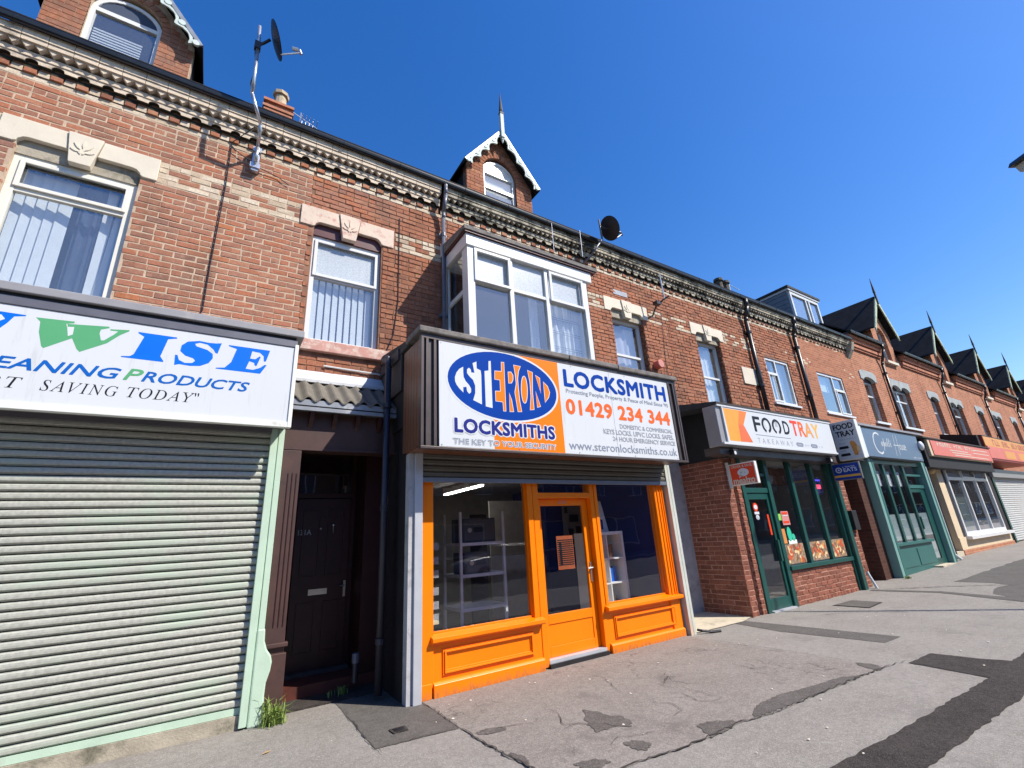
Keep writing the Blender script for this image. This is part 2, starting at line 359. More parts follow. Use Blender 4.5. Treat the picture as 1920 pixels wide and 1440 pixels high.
M['mealred'] = pmat('red_sign_face', (0.72, 0.06, 0.02), 0.4, var=0.04, spec=0.2)
M['eatsblue'] = pmat('dark_blue_sign_face', (0.012, 0.05, 0.30), 0.4, var=0.04, spec=0.2)
M['yellow'] = pmat('ochre_stripe', (0.78, 0.42, 0.06), 0.4, var=0.04)
M['bluegrey'] = pmat('blue_grey_sign_face', (0.11, 0.165, 0.25), 0.4, var=0.03)
M['salmon'] = pmat('faded_red_sign_face', (0.66, 0.17, 0.13), 0.45, var=0.06, vs=3)
M['redsign'] = pmat('red_sign_band', (0.42, 0.03, 0.03), 0.4, var=0.06)
M['amber'] = pmat('amber_sign_band', (0.70, 0.30, 0.06), 0.4, var=0.05)
M['creamrender'] = pmat('cream_render', (0.62, 0.50, 0.34), 0.85, var=0.06, vs=3, dirt=(0.42, 0.34, 0.22), da=(0.6, 0.75), bump=0.2)
M['browndk'] = pmat('brown_door_paint', (0.16, 0.105, 0.065), 0.6, var=0.1)
M['creamstone'] = pmat('pale_doorstep_concrete', (0.50, 0.44, 0.33), 0.85, var=0.1, vs=4, dirt=(0.25, 0.22, 0.17), da=(0.55, 0.7), bump=0.4)
M['leaf'] = pmat('weed_green', (0.20, 0.28, 0.06), 0.7, var=0.3, vs=30)
M['wood'] = pmat('pale_wood', (0.62, 0.55, 0.36), 0.5, var=0.05)

def groundmat(name, c1, c2, sc, peb=0.35, cracks=0.0, bump=0.5, patch=None):
    m, nt, b = newmat(name)
    c = ramp(nt, noise(nt, sc, 8, 0.65), [(0.3, c1), (0.7, c2)])
    v = N(nt, 'ShaderNodeTexVoronoi'); v.inputs['Scale'].default_value = 190
    nt.links.new(N(nt, 'ShaderNodeNewGeometry').outputs['Position'], v.inputs['Vector'])
    sepc = N(nt, 'ShaderNodeSeparateColor'); nt.links.new(v.outputs['Color'], sepc.inputs[0])
    c = mixc(nt, ramp(nt, sepc.outputs[0], [(0.6, g3(0)), (0.95, g3(peb))]), c, tuple(min(1, x*1.9) for x in c2))
    c = mixc(nt, ramp(nt, sepc.outputs[1], [(0.6, g3(0)), (0.95, g3(peb*0.9))]), c, tuple(x*0.45 for x in c1))
    c = mixc(nt, ramp(nt, noise(nt, 14, 6, 0.75), [(0.40, g3(0)), (0.62, g3(0.42))]), c, tuple(x*0.62 for x in c1))
    c = mixc(nt, ramp(nt, noise(nt, 47, 4, 0.7), [(0.50, g3(0)), (0.66, g3(0.5))]), c, tuple(min(1, x*1.45) for x in c2))
    if patch:
        c = mixc(nt, ramp(nt, noise(nt, 1.6, 8, 0.7), [(0.56, g3(0)), (0.66, g3(0.6))]), c, patch)
    if cracks:
        v2 = N(nt, 'ShaderNodeTexVoronoi', feature='DISTANCE_TO_EDGE'); v2.inputs['Scale'].default_value = 1.15
        ge = N(nt, 'ShaderNodeNewGeometry').outputs['Position']
        nn = N(nt, 'ShaderNodeTexNoise'); nn.inputs['Scale'].default_value = 3.5; nn.inputs['Detail'].default_value = 6
        nt.links.new(ge, nn.inputs['Vector'])
        mm = N(nt, 'ShaderNodeVectorMath', operation='MULTIPLY_ADD'); mm.inputs[1].default_value = (0.5, 0.5, 0.5)
        nt.links.new(nn.outputs['Color'], mm.inputs[0]); nt.links.new(ge, mm.inputs[2]); nt.links.new(mm.outputs[0], v2.inputs['Vector'])
        gate = ramp(nt, noise(nt, 0.8, 3), [(0.47, g3(0)), (0.56, g3(cracks))])
        ln = ramp(nt, v2.outputs[0], [(0.002, g3(1)), (0.013, g3(0))])
        mu = N(nt, 'ShaderNodeMath', operation='MULTIPLY'); nt.links.new(gate, mu.inputs[0]); nt.links.new(ln, mu.inputs[1])
        c = mixc(nt, mu.outputs[0], c, (0.045, 0.04, 0.036))
    nt.links.new(c, b.inputs['Base Color']); b.inputs['Roughness'].default_value = 0.92; b.inputs['Specular IOR Level'].default_value = 0.25
    bp = N(nt, 'ShaderNodeBump'); bp.inputs['Strength'].default_value = bump; bp.inputs['Distance'].default_value = 0.006
    ad = N(nt, 'ShaderNodeMath', operation='ADD')
    nt.links.new(v.outputs['Distance'], ad.inputs[0]); nt.links.new(noise(nt, 60, 6), ad.inputs[1])
    nt.links.new(ad.outputs[0], bp.inputs['Height']); nt.links.new(bp.outputs[0], b.inputs['Normal'])
    return m
M['pave'] = groundmat('worn_grey_asphalt', (0.215, 0.198, 0.178), (0.280, 0.262, 0.240), 1.4, 0.30, patch=(0.18, 0.165, 0.152))
M['pave_old'] = groundmat('old_brownish_asphalt', (0.190, 0.168, 0.150), (0.258, 0.234, 0.212), 1.8, 0.40, cracks=0.55, patch=(0.125, 0.113, 0.104))
M['pave_dark'] = groundmat('dark_coarse_asphalt', (0.028, 0.024, 0.022), (0.075, 0.065, 0.059), 3.0, 0.6, bump=1.0)
M['pave_mid'] = groundmat('mid_grey_asphalt', (0.085, 0.078, 0.072), (0.125, 0.116, 0.107), 3.0, 0.3, bump=0.4)
M['road'] = groundmat('road_asphalt', (0.04, 0.04, 0.042), (0.065, 0.064, 0.064), 1.2, 0.3)
M['stain'] = groundmat('worn_coarse_asphalt', (0.098, 0.088, 0.080), (0.150, 0.136, 0.125), 3.0, 0.5, bump=0.9)
M['crackfill'] = pmat('open_crack', (0.05, 0.043, 0.038), 0.95, var=0.3)
M['kerb'] = pmat('concrete_kerb', (0.32, 0.31, 0.29), 0.9, var=0.1, bump=0.3)
M['lineyellow'] = pmat('yellow_road_paint', (0.70, 0.48, 0.06), 0.8, var=0.1)

# ---------------------------------------------------------------- text
def textmesh(body, M3, u0, u1, v0, v1, mat, name, parent, d, shear=0.0, bold=0.0, spacing=1.0, step=0.00012):
    cu = bpy.data.curves.new('txt', 'FONT'); cu.body = body; cu.size = 1.0; cu.shear = shear
    cu.space_character = spacing; cu.resolution_u = 3
    if bold < 0: cu.offset = bold
    o = bpy.data.objects.new('txt', cu); C.objects.link(o)
    dg = bpy.context.evaluated_depsgraph_get(); dg.update()
    me = bpy.data.meshes.new_from_object(o.evaluated_get(dg))
    bpy.data.objects.remove(o); bpy.data.curves.remove(cu)
    xs = [v.co.x for v in me.vertices]; ys = [v.co.y for v in me.vertices]
    if not xs: return None
    ax, bx, ay, by = min(xs), max(xs), min(ys), max(ys)
    b = max(0, bold)*(v1-v0)
    offs = [(0, 0)] if b == 0 else [(0, 0), (b, 0), (-b, 0), (0, b), (0, -b), (b*.7, b*.7), (-b*.7, b*.7), (b*.7, -b*.7), (-b*.7, -b*.7)]
    mb = MB()
    for k, (ou, ov) in enumerate(offs):
        sgn = step if M3 is not FX else -step
        vs = [M3(u0+b+(v.co.x-ax)/(bx-ax)*(u1-u0-2*b)+ou, v0+b+(v.co.y-ay)/(by-ay)*(v1-v0-2*b)+ov, d+sgn*k) for v in me.vertices]
        mb.add(vs, [tuple(p.vertices) for p in me.polygons])
    bpy.data.meshes.remove(me)
    return mb.build(name, mat, parent)
FX = lambda u, v, d: (u, d, v)          # front-facing signs
def ellipse(cx, cz, rx, rz, n=48, a0=0, a1=2*math.pi, rot=0):
    pts = []
    for i in range(n):
        t = a0+(a1-a0)*i/n; x = rx*math.cos(t); z = rz*math.sin(t)
        pts.append((cx+x*math.cos(rot)-z*math.sin(rot), cz+x*math.sin(rot)+z*math.cos(rot)))
    return pts
def smudge(u0, u1, v0, v1, n, mat, d, parent, MM, seed=1):
    """a row of illegible letter-like strokes"""
    rr = random.Random(seed); p = (u1-u0)/n
    for i in range(n):
        if rr.random() < .12: continue
        a = u0+p*i; w = p*rr.uniform(.5, .8); t = p*.2
        mb = MB(); mb.flat([(a, v0), (a+t, v0), (a+t, v1), (a, v1)], d, M=MM)
        h = rr.choice([v0, (v0+v1)/2, v1-(v1-v0)*.2]); mb.flat([(a+t, h), (a+w, h), (a+w, h+(v1-v0)*.2), (a+t, h+(v1-v0)*.2)], d, M=MM)
        if rr.random() < .5: mb.flat([(a+w-t, v0), (a+w, v0), (a+w, v1), (a+w-t, v1)], d+(-.0001 if MM is FX else .0001), M=MM)
        o = mb.build('lettering', M[mat], parent, kind='stuff')
def rect(u0, u1, v0, v1): return [(u0, v0), (u1, v0), (u1, v1), (u0, v1)]

# ---------------------------------------------------------------- brickwork
PT = 0.0864; BL = 0.229; JT = 0.0085
Z0 = 6.25-27*PT
def unit_brick(mat, seed):
    rr = random.Random(seed); b = 0.006
    hw, hd, hh = 0.5, 0.5, 0.5
    def j(s): return rr.uniform(-s, s)
    fx, fz = b/BL*1.2, b/PT*1.2
    v = [(-hw, hd, -hh), (hw, hd, -hh), (hw, hd, hh), (-hw, hd, hh),
         (-hw, -hd+0.18, -hh+j(.03)), (hw, -hd+0.18, -hh+j(.03)), (hw, -hd+0.18, hh+j(.03)), (-hw, -hd+0.18, hh+j(.03)),
         (-hw+fx+j(.006), -hd+j(.08), -hh+fz+j(.04)), (hw-fx+j(.006), -hd+j(.08), -hh+fz+j(.04)), (hw-fx+j(.006), -hd+j(.08), hh-fz+j(.04)), (-hw+fx+j(.006), -hd+j(.08), hh-fz+j(.04))]
    f = [(8, 9, 10, 11), (4, 5, 9, 8), (5, 6, 10, 9), (6, 7, 11, 10), (7, 4, 8, 11), (0, 1, 5, 4), (1, 2, 6, 5), (2, 3, 7, 6), (3, 0, 4, 7)]
    me = bpy.data.meshes.new('brick'); me.from_pydata(v, [], f); me.materials.append(mat); me.update()
    return me, v, f
UB = {}
for k in 'ABFC':
    UB[k] = [unit_brick(M[k+'1'], hash(k) % 7+i) for i in range(6)] if False else [unit_brick(M[k+'1'], ord(k)*10+i) for i in range(6)]
class Bricks:
    """collects the bricks of one thing: the nearest become objects, the rest one joined part"""
    def __init__(s): s.L = []
    def wall(s, u0, u1, z0, z1, holes, pal, org=(0, 6.4), ud=(1, 0), nrm=(0, -1), cream=None, header_every=6, proud=0.006, phase=0.0, z00=None):
        zb = Z0 if z00 is None else z00
        k0 = math.floor((z0-zb)/PT+1e-6); k = k0
        while zb+k*PT < z1-0.01:
            za = max(z0, zb+k*PT); zc = min(z1, zb+(k+1)*PT)
            if zc-za < 0.03: k += 1; continue
            segs = [(u0, u1)]
            for (a, b, c, d) in holes:
                if d > za+0.02 and c < zc-0.02:
                    ns = []
                    for (p, q) in segs:
                        if b <= p or a >= q: ns.append((p, q)); continue
                        if a > p: ns.append((p, a))
                        if b < q: ns.append((b, q))
                    segs = ns
            hd = (k % header_every == 0)
            pitch = (BL+JT)/2 if hd else BL+JT
            off = phase+(pitch/2 if k % 2 else 0)
            for (p, q) in segs:
                i = math.floor((p-off)/pitch)
                while off+i*pitch < q:
                    jj = random.uniform(-0.008, 0.008)
                    a = max(p, off+i*pitch+JT/2+jj); b = min(q, off+(i+1)*pitch-JT/2+random.uniform(-.008, .008))
                    i += 1
                    if b-a < 0.035: continue
                    um = (a+b)/2; zm = (za+zc)/2
                    kk = pal(um, zm) if callable(pal) else pal
                    if cream and cream(um, zm, k, i): kk = 'C'
                    h = zc-za-(JT+.002)*random.uniform(0.85, 1.25)
                    p3 = Vector((org[0]+ud[0]*um+nrm[0]*(proud*random.uniform(0.4, 1.5)-0.0185), org[1]+ud[1]*um+nrm[1]*(proud*random.uniform(0.4, 1.5)-0.0185), zm+random.uniform(-.002, .002)))
                    s.L.append((p3, b-a, h, ud, nrm, kk, random.randrange(6), random.uniform(-.012, .012)))
            k += 1
        return s
    def build(s, parent, limit=300, name='brick'):
        s.L.sort(key=lambda t: (t[0]-CAMP).length)
        for (p, w, h, ud, nrm, kk, vi, rt_) in s.L[:limit]:
            o = bpy.data.objects.new(name if kk != 'C' else 'cream_brick', UB[kk][vi][0])
            place(o, p, parent)
            o.rotation_euler = (0, rt_ if ud[0] > 0 else 0, math.atan2(ud[1], ud[0])); o.scale = (w, 0.04, h)
        rest = s.L[limit:]
        if rest:
            mb = MB(); idx = {}; mats = []
            for (p, w, h, ud, nrm, kk, vi, rt_) in rest:
                if kk not in idx: idx[kk] = len(mats); mats.append(M[kk+'0'])
                _, v, f = UB[kk][vi]
                cr, sr = math.cos(rt_), math.sin(rt_)
                vs = []
                for (a, b, c) in v:
                    a2 = a*w; c2 = c*h; a3 = a2*cr+c2*sr; c3 = -a2*sr+c2*cr
                    vs.append((p.x+ud[0]*a3-ud[1]*b*0.04, p.y+ud[1]*a3+ud[0]*b*0.04, p.z+c3))
                mb.add(vs, f, idx[kk], random.uniform(0.001, 1))
            mb.build('brickwork', mats, parent, kind='stuff')
def wall_core(mb, x0, x1, z0, z1, y0, y1, holes, mi=0):
    xs = sorted({x0, x1, *[min(max(h[0], x0), x1) for h in holes], *[min(max(h[1], x0), x1) for h in holes]})
    for a, b in zip(xs[:-1], xs[1:]):
        if b-a < 1e-5: continue
        m = (a+b)/2
        hz = sorted([(h[2], h[3]) for h in holes if h[0] < m < h[1]]); z = z0
        for c, d in hz:
            if c > z: mb.box(a, b, y0, y1, z, c, mi)
            z = max(z, d)
        if z < z1: mb.box(a, b, y0, y1, z, z1, mi)
    return mb

# ---------------------------------------------------------------- generic window (front faces -y)
def window(parent, x0, x1, z0, z1, y, mat, glassm, cols=(), rows=(), fw=0.06, dep=0.07, name='window', lights=(), room=True, roomy=0.9, glassmap=None, sill=None, roommat='room'):
    """frame round the opening, mullions at cols, transoms at rows; lights: opening casements (x0,x1,z0,z1)"""
    f = MB(); e = 0.001
    f.box(x0, x0+fw, y, y+dep, z0, z1); f.box(x1-fw, x1, y, y+dep, z0, z1)
    f.box(x0+fw, x1-fw, y, y+dep, z0, z0+fw); f.box(x0+fw, x1-fw, y, y+dep, z1-fw, z1)
    for c in cols: f.box(c-fw*.4, c+fw*.4, y+0.004, y+dep-0.004, z0+fw, z1-fw)
    cx = [x0]+[c for c in cols]+[x1]
    for r in rows:
        rz, a, b = r if isinstance(r, tuple) else (r, x0, x1)
        f.box(a+fw*.4, b-fw*.4, y+0.006, y+dep-0.006, rz-fw*.4, rz+fw*.4)
    w = f.build(name, mat, parent, bev=0.004)
    pn = MB(); pn.box(x0+fw*.5, x1-fw*.5, y+dep*.55, y+dep*.55+0.006, z0+fw*.5, z1-fw*.5)
    if glassmap is None: pn.build('pane', glassm, w)
    else:
        for (a, b, c, d, gm) in glassmap:
            MB().box(a, b, y+dep*.55, y+dep*.55+0.006, c, d).build('pane', gm, w)
    for (a, b, c, d) in lights:
        l = MB(); t = 0.045
        l.box(a, a+t, y-0.022, y+0.0035, c, d); l.box(b-t, b, y-0.022, y+0.0035, c, d)
        l.box(a+t, b-t, y-0.022, y+0.0035, c, c+t); l.box(a+t, b-t, y-0.022, y+0.0035, d-t, d)
        l.build('casement', mat, w, bev=0.004)
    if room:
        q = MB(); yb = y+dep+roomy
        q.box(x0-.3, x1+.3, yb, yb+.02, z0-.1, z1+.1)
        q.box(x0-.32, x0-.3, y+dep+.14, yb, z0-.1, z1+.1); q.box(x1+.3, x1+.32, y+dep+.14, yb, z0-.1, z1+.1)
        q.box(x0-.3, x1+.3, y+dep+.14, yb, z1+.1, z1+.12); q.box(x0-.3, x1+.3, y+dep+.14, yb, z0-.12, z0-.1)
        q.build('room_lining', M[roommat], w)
    return w
def blinds(w, x0, x1, z0, z1, y, pitch=0.09, wid=0.085, mat='blind', ang=25, tilt=(0, 0)):
    n = int((x1-x0)/pitch)
    for i in range(n):
        mb = MB(); x = x0+pitch*(i+.5); a = R(ang+random.uniform(-5, 5)); c, s_ = math.cos(a)*wid/2, math.sin(a)*wid/2
        dz = random.uniform(-.01, .01); sk = tilt[0]+(tilt[1]-tilt[0])*i/max(1, n-1)
        mb.add([(x-c, y-s_, z0+dz), (x+c, y+s_, z0+dz), (x+c+sk, y+s_, z1), (x-c+sk, y-s_, z1)], [(0, 1, 2, 3)])
        mb.add([(x-c, y-s_+.0015, z0+dz), (x-c+sk, y-s_+.0015, z1), (x+c+sk, y+s_+.0015, z1), (x+c, y+s_+.0015, z0+dz)], [(0, 1, 2, 3)])
        mb.build('blind_slat', M[mat], w)
def curtain(w, x0, x1, z0, z1, y, mat, amp=0.02, wl=0.09, name='curtain', flare=0.0):
    n = max(8, int((x1-x0)/0.012)); mb = MB(); rows = 6; vs = []
    for j in range(rows+1):
        t = j/rows
        for i in range(n+1):
            u = i/n; x = x0+(x1-x0)*u+flare*(1-t)*(u-.5)
            vs.append((x, y+amp*math.sin(2*math.pi*(x1-x0)*u/wl+math.sin(u*9)*1.2)+amp*.4*math.sin(u*23), z0+(z1-z0)*t))
    fs = [(j*(n+1)+i, j*(n+1)+i+1, (j+1)*(n+1)+i+1, (j+1)*(n+1)+i) for j in range(rows) for i in range(n)]
    mb.add(vs, fs); return mb.build(name, M[mat], w, smooth=True)
exec_marker = None
# ================================================================ SETTING
def gz(x):
    if x < 12: return 0.0
    if x < 22: return 0.022*(x-12)
    return 0.22+0.004*(min(x, 60)-22)
def sheet(name, poly, dz, mat, parent=None, wob=0.0, kind='structure', sub=0.0, thick=0):
    """a flat patch of surfacing following the pavement, edges slightly irregular"""
    pts = []
    if name in ('worn_hole', 'gravelly_patch'):
        for _ in range(3):
            q = []
            for i in range(len(poly)):
                a, b = Vector(poly[i]), Vector(poly[(i+1) % len(poly)]); q += [tuple(a.lerp(b, .22)), tuple(a.lerp(b, .78))]
            poly = q
        cx = sum(p[0] for p in poly)/len(poly); cy = sum(p[1] for p in poly)/len(poly); ph = [random.uniform(0, 6.28) for _ in range(6)]; q = []
        for i, p in enumerate(poly):
            t = 2*math.pi*i/len(poly); k = 1+.10*math.sin(3*t+ph[0])+.09*math.sin(5*t+ph[1])+.07*math.sin(9*t+ph[2])+.05*math.sin(14*t+ph[3])+random.uniform(-.04, .04)
            q.append((cx+(p[0]-cx)*k, cy+(p[1]-cy)*k))
        poly = q; sub = 0
    n = len(poly)
    for i in range(n):
        a = Vector(poly[i]); b = Vector(poly[(i+1) % n]); L = (b-a).length
        k = max(1, int(L/sub)) if sub else 1
        nn = Vector((-(b-a).y, (b-a).x)).normalized() if L else Vector((0, 0))
        for j in range(k):
            t = j/k; p = a.lerp(b, t)
            if wob and j: p = p+nn*random.uniform(-wob, wob)
            pts.append(p)
    mb = MB(); mb.add([(p.x, p.y, gz(p.x)+dz) for p in pts], [tuple(range(len(pts)))])
    me_ = mb
    a = sum(pts[i].x*pts[(i+1) % len(pts)].y-pts[(i+1) % len(pts)].x*pts[i].y for i in range(len(pts)))
    if a < 0: me_.f = [tuple(reversed(f)) for f in me_.f]
    o = me_.build(name, mat, parent)
    if parent is None: o['kind'] = kind
    return o
def strip_grid(name, xs, ys, zf, mat):
    mb = MB(); nx, ny = len(xs), len(ys)
    vs = [(x, y, zf(x)) for y in ys for x in xs]
    fs = [(j*nx+i, j*nx+i+1, (j+1)*nx+i+1, (j+1)*nx+i) for j in range(ny-1) for i in range(nx-1)]
    mb.add(vs, fs); o = mb.build(name, mat); o['kind'] = 'structure'; return o
XS = [-60, -20, -5, 0, 5, 10, 12, 14, 16, 18, 20, 22, 26, 32, 45, 60, 120, 300]
strip_grid('pavement', XS, [-1.45, 0, 2, 4, 6.6, 7.2], gz, M['pave'])
strip_grid('road', XS, [-9.6, -6, -1.55], lambda x: gz(x)-0.12, M['road'])
strip_grid('far_pavement', XS, [-13, -9.7], lambda x: gz(x)-0.01, M['pave_mid'])
mb = MB(); mb.add([(-1500, -1500, -0.35), (1500, -1500, -0.35), (1500, 1500, -0.35), (-1500, 1500, -0.35)], [(0, 1, 2, 3)])
mb.build('ground', M['road'])['kind'] = 'structure'
for yk, nm in ((-1.5, 'kerb'), (-9.65, 'kerb')):
    mb = MB()
    for a, b in zip(XS[:-1], XS[1:]):
        n = max(1, min(60, int((b-a)/0.9)))
        for i in range(n):
            p = a+(b-a)*i/n; q = a+(b-a)*(i+1)/n-0.01
            mb.box(p, q, yk-.06, yk+.06, gz(p)-.3, gz(p)+.003)
    o = mb.build(nm, M['kerb'], kind='structure')
for yk in (-1.85, -2.05):
    mb = MB(); 
    for a, b in zip(XS[:-1], XS[1:]): mb.add([(a, yk, gz(a)-.116), (b, yk, gz(b)-.116), (b, yk+.09, gz(b)-.116), (a, yk+.09, gz(a)-.116)], [(0, 1, 2, 3)])
    mb.build('yellow_line', M['lineyellow'])['kind'] = 'structure'

# older brown asphalt in front of the orange shop, bounded by the cracked joint
sheet('old_asphalt', [(2.13, 6.3), (2.12, 4.4), (2.13, 4.0), (2.2, 3.4), (2.28, 2.96), (2.85, 2.95), (3.18, 2.9), (3.52, 2.88), (4.0, 2.89), (4.37, 2.82), (5.19, 2.81), (6.08, 2.76), (6.53, 2.74), (6.5, 3.1), (6.49, 3.62), (6.4, 4.85), (6.45, 5.5), (6.5, 6.3)], .004, M['pave_old'], sub=.25, wob=.012)
sheet('slab_patch', [(1.38, 6.3), (2.125, 6.3), (2.125, 5.04), (2.11, 4.42), (1.38, 4.5)], .004, M['pave_mid'], sub=.2, wob=.004)
sheet('trench_patch', [(6.86, 2.64), (7.47, 2.61), (7.52, 2.2), (7.62, 1.95), (9.5, 1.93), (9.5, 1.50), (6.28, 1.62), (4.99, 1.66), (4.19, 1.68), (3.0, 1.72), (3.0, 2.07), (3.75, 2.07), (4.71, 2.01), (5.75, 1.98), (6.75, 1.94)], .006, M['pave_dark'], sub=.07, wob=.012)
sheet('long_patch', [(4.23, 2.92), (4.35, 2.97), (4.55, 3.03), (4.88, 3.03), (5.3, 2.95), (5.8, 2.89), (6.08, 2.78), (5.19, 2.80), (4.44, 2.84), (4.19, 2.87)], .008, M['stain'], sub=.03, wob=.014)
sheet('gravelly_patch', [(3.73, 3.11), (3.91, 3.04), (4.0, 2.9), (3.79, 2.86), (3.52, 2.87)], .008, M['stain'], sub=.05, wob=.012)
sheet('gravelly_patch', [(6.52, 3.1), (6.53, 2.73), (6.26, 2.73)], .008, M['stain'], sub=.06, wob=.01)
sheet('worn_hole', [(3.18, 3.98), (3.3, 3.85), (3.37, 3.6), (3.3, 3.45), (3.1, 3.5), (2.97, 3.57), (3.02, 3.75)], .008, M['stain'], sub=.02, wob=.011)
sheet('worn_hole', [(3.0, 3.26), (3.14, 3.19), (3.1, 3.04), (2.99, 3.05), (2.95, 3.17)], .008, M['stain'], sub=.02, wob=.011)
sheet('worn_hole', [(2.17, 3.7), (2.25, 3.63), (2.24, 3.5), (2.20, 3.40), (2.165, 3.43)], .008, M['stain'], sub=.02, wob=.011)
sheet('worn_hole', [(2.18, 4.24), (2.32, 4.22), (2.48, 4.14), (2.32, 4.09), (2.19, 4.14)], .008, M['stain'], sub=.02, wob=.011)
sheet('worn_hole', [(2.44, 3.22), (2.6, 3.22), (2.70, 3.09), (2.6, 3.05), (2.47, 3.10)], .008, M['stain'], sub=.02, wob=.011)
sheet('reinstated_trench', [(7.72, 5.33), (8.02, 5.33), (8.22, 3.16), (7.72, 3.17), (7.57, 4.48)], .004, M['pave_mid'], sub=.2, wob=.006)
sheet('dark_patch', [(14.6, 4.26), (16.35, 4.2), (19.43, 4.1), (24, 4.0), (24, 1.5), (12.5, 1.5), (12.42, 2.74), (12.9, 3.1), (13.06, 3.27), (14.0, 3.4), (14.4, 3.3), (14.62, 3.6)], .004, M['pave_mid'], sub=.3, wob=.04)
sheet('cable_trench', [(12.62, 5.21), (12.80, 5.21), (13.05, 4.06), (12.75, 3.0), (12.6, 2.7), (12.32, 2.72), (12.85, 4.06)], .006, M['pave_mid'], sub=.2, wob=.01)
man = sheet('access_cover_recess', [(10.33, 4.96), (11.16, 4.96), (11.18, 4.43), (10.38, 4.35)], .005, M['pave_dark'], sub=0)
man2 = thing('access_cover', (10.76, 4.68, 0.005), 'dark square metal access cover in the pavement outside the takeaway', 'access cover')
mb = MB(); mb.prism([(10.36, 4.93), (11.13, 4.93), (11.15, 4.46), (10.41, 4.38)], 0.006, 0.012, M=lambda u, v, d: (u, v, d)); mb.build('plate', M['pave_mid'], man2)
cv = thing('stop_tap_cover', (1.66, 4.75, 0.004), 'small dark cast iron stop tap cover in the square patch near the doorway', 'access cover')
mb = MB(); mb.prism([(1.59, 4.805), (1.74, 4.805), (1.735, 4.69), (1.60, 4.69)], 0.005, 0.014, M=lambda u, v, d: (u, v, d)); mb.build('frame', M['pave_dark'], cv)
mb = MB(); mb.prism([(1.615, 4.785), (1.715, 4.785), (1.71, 4.71), (1.62, 4.71)], 0.014, 0.017, M=lambda u, v, d: (u, v, d)); mb.build('lid', M['pipeblack'], cv)
sheet('doorstep_apron', [(6.62, 6.38), (8.38, 6.38), (8.38, 5.42), (7.91, 5.30), (7.35, 5.30), (6.9, 5.3), (6.63, 5.34)], .012, M['creamstone'], sub=.15, wob=.01)

def crack(pts, w, name='crack'):
    P = []
    for a, b in zip(pts[:-1], pts[1:]):
        a = Vector(a); b = Vector(b); k = max(2, int((b-a).length/.045)); nn = Vector((-(b-a).y, (b-a).x)).normalized()
        for j in range(k): P.append(a.lerp(b, j/k)+nn*random.uniform(-.016, .016))
    P.append(Vector(pts[-1])); L = []; Rr = []
    for i, p in enumerate(P):
        d = (P[min(i+1, len(P)-1)]-P[max(0, i-1)]).normalized(); nn = Vector((-d.y, d.x)); t = i/(len(P)-1)
        ww = w*(0.35+0.65*math.sin(math.pi*min(1, max(0.05, t))))*random.uniform(.4, 1.3)/2
        L.append(p+nn*ww); Rr.append(p-nn*ww)
    n = len(P); mb = MB()
    mb.add([(p.x, p.y, gz(p.x)+.0125) for p in L+Rr], [(n+i, n+i+1, i+1, i) for i in range(n-1)])
    o = mb.build(name, M['crackfill']); o['kind'] = 'structure'
crack([(2.28, 2.96), (2.85, 2.95), (3.18, 2.9), (3.52, 2.88), (4.0, 2.89), (4.37, 2.82)], .020)
crack([(4.37, 2.82), (5.19, 2.80), (6.08, 2.76), (6.53, 2.74), (6.92, 2.68)], .018)
crack([(6.42, 4.85), (6.49, 3.9), (6.5, 3.4), (6.52, 3.08)], .012)
crack([(2.10, 5.3), (2.13, 5.02), (2.12, 4.39)], .010); crack([(2.12, 4.39), (2.13, 3.98), (2.18, 3.42), (2.24, 3.0)], .020)
crack([(1.39, 5.6), (1.38, 4.5), (1.40, 4.35)], .010); crack([(1.38, 4.5), (2.11, 4.42)], .008)
for c in ([(2.64, 4.9), (2.74, 4.69)], [(2.19, 4.24), (2.46, 4.16), (2.7, 4.06), (2.8, 4.14)], [(2.99, 4.25), (2.97, 4.08), (2.85, 3.84), (3.06, 3.71)],
          [(2.8, 3.78), (2.95, 3.78), (3.14, 3.61), (3.2, 3.37)], [(3.99, 4.93), (4.05, 4.62), (3.83, 4.12)], [(2.88, 3.28), (3.02, 3.34), (3.12, 3.29), (3.32, 3.22)],
          [(4.34, 4.0), (4.56, 4.11), (4.7, 4.3)], [(4.37, 4.04), (4.59, 4.14), (4.64, 4.04)], [(4.15, 3.8), (4.25, 3.71), (4.18, 3.44), (4.29, 3.34), (4.42, 3.34)],
          [(4.42, 3.34), (4.39, 3.48), (4.4, 3.6), (4.4, 3.83)], [(3.83, 3.7), (3.94, 3.56), (3.87, 3.38), (3.7, 3.34)], [(5.68, 3.6), (5.49, 3.68), (5.52, 3.95)], [(5.22, 3.32), (5.24, 3.1)]):
    crack(c, .007)
crack([(12.72, 5.2), (13.67, 4.26), (14.5, 3.12)], .035)
crack([(8.33, 4.89), (9.6, 4.51), (10.64, 3.42), (11.69, 2.65)], .012)

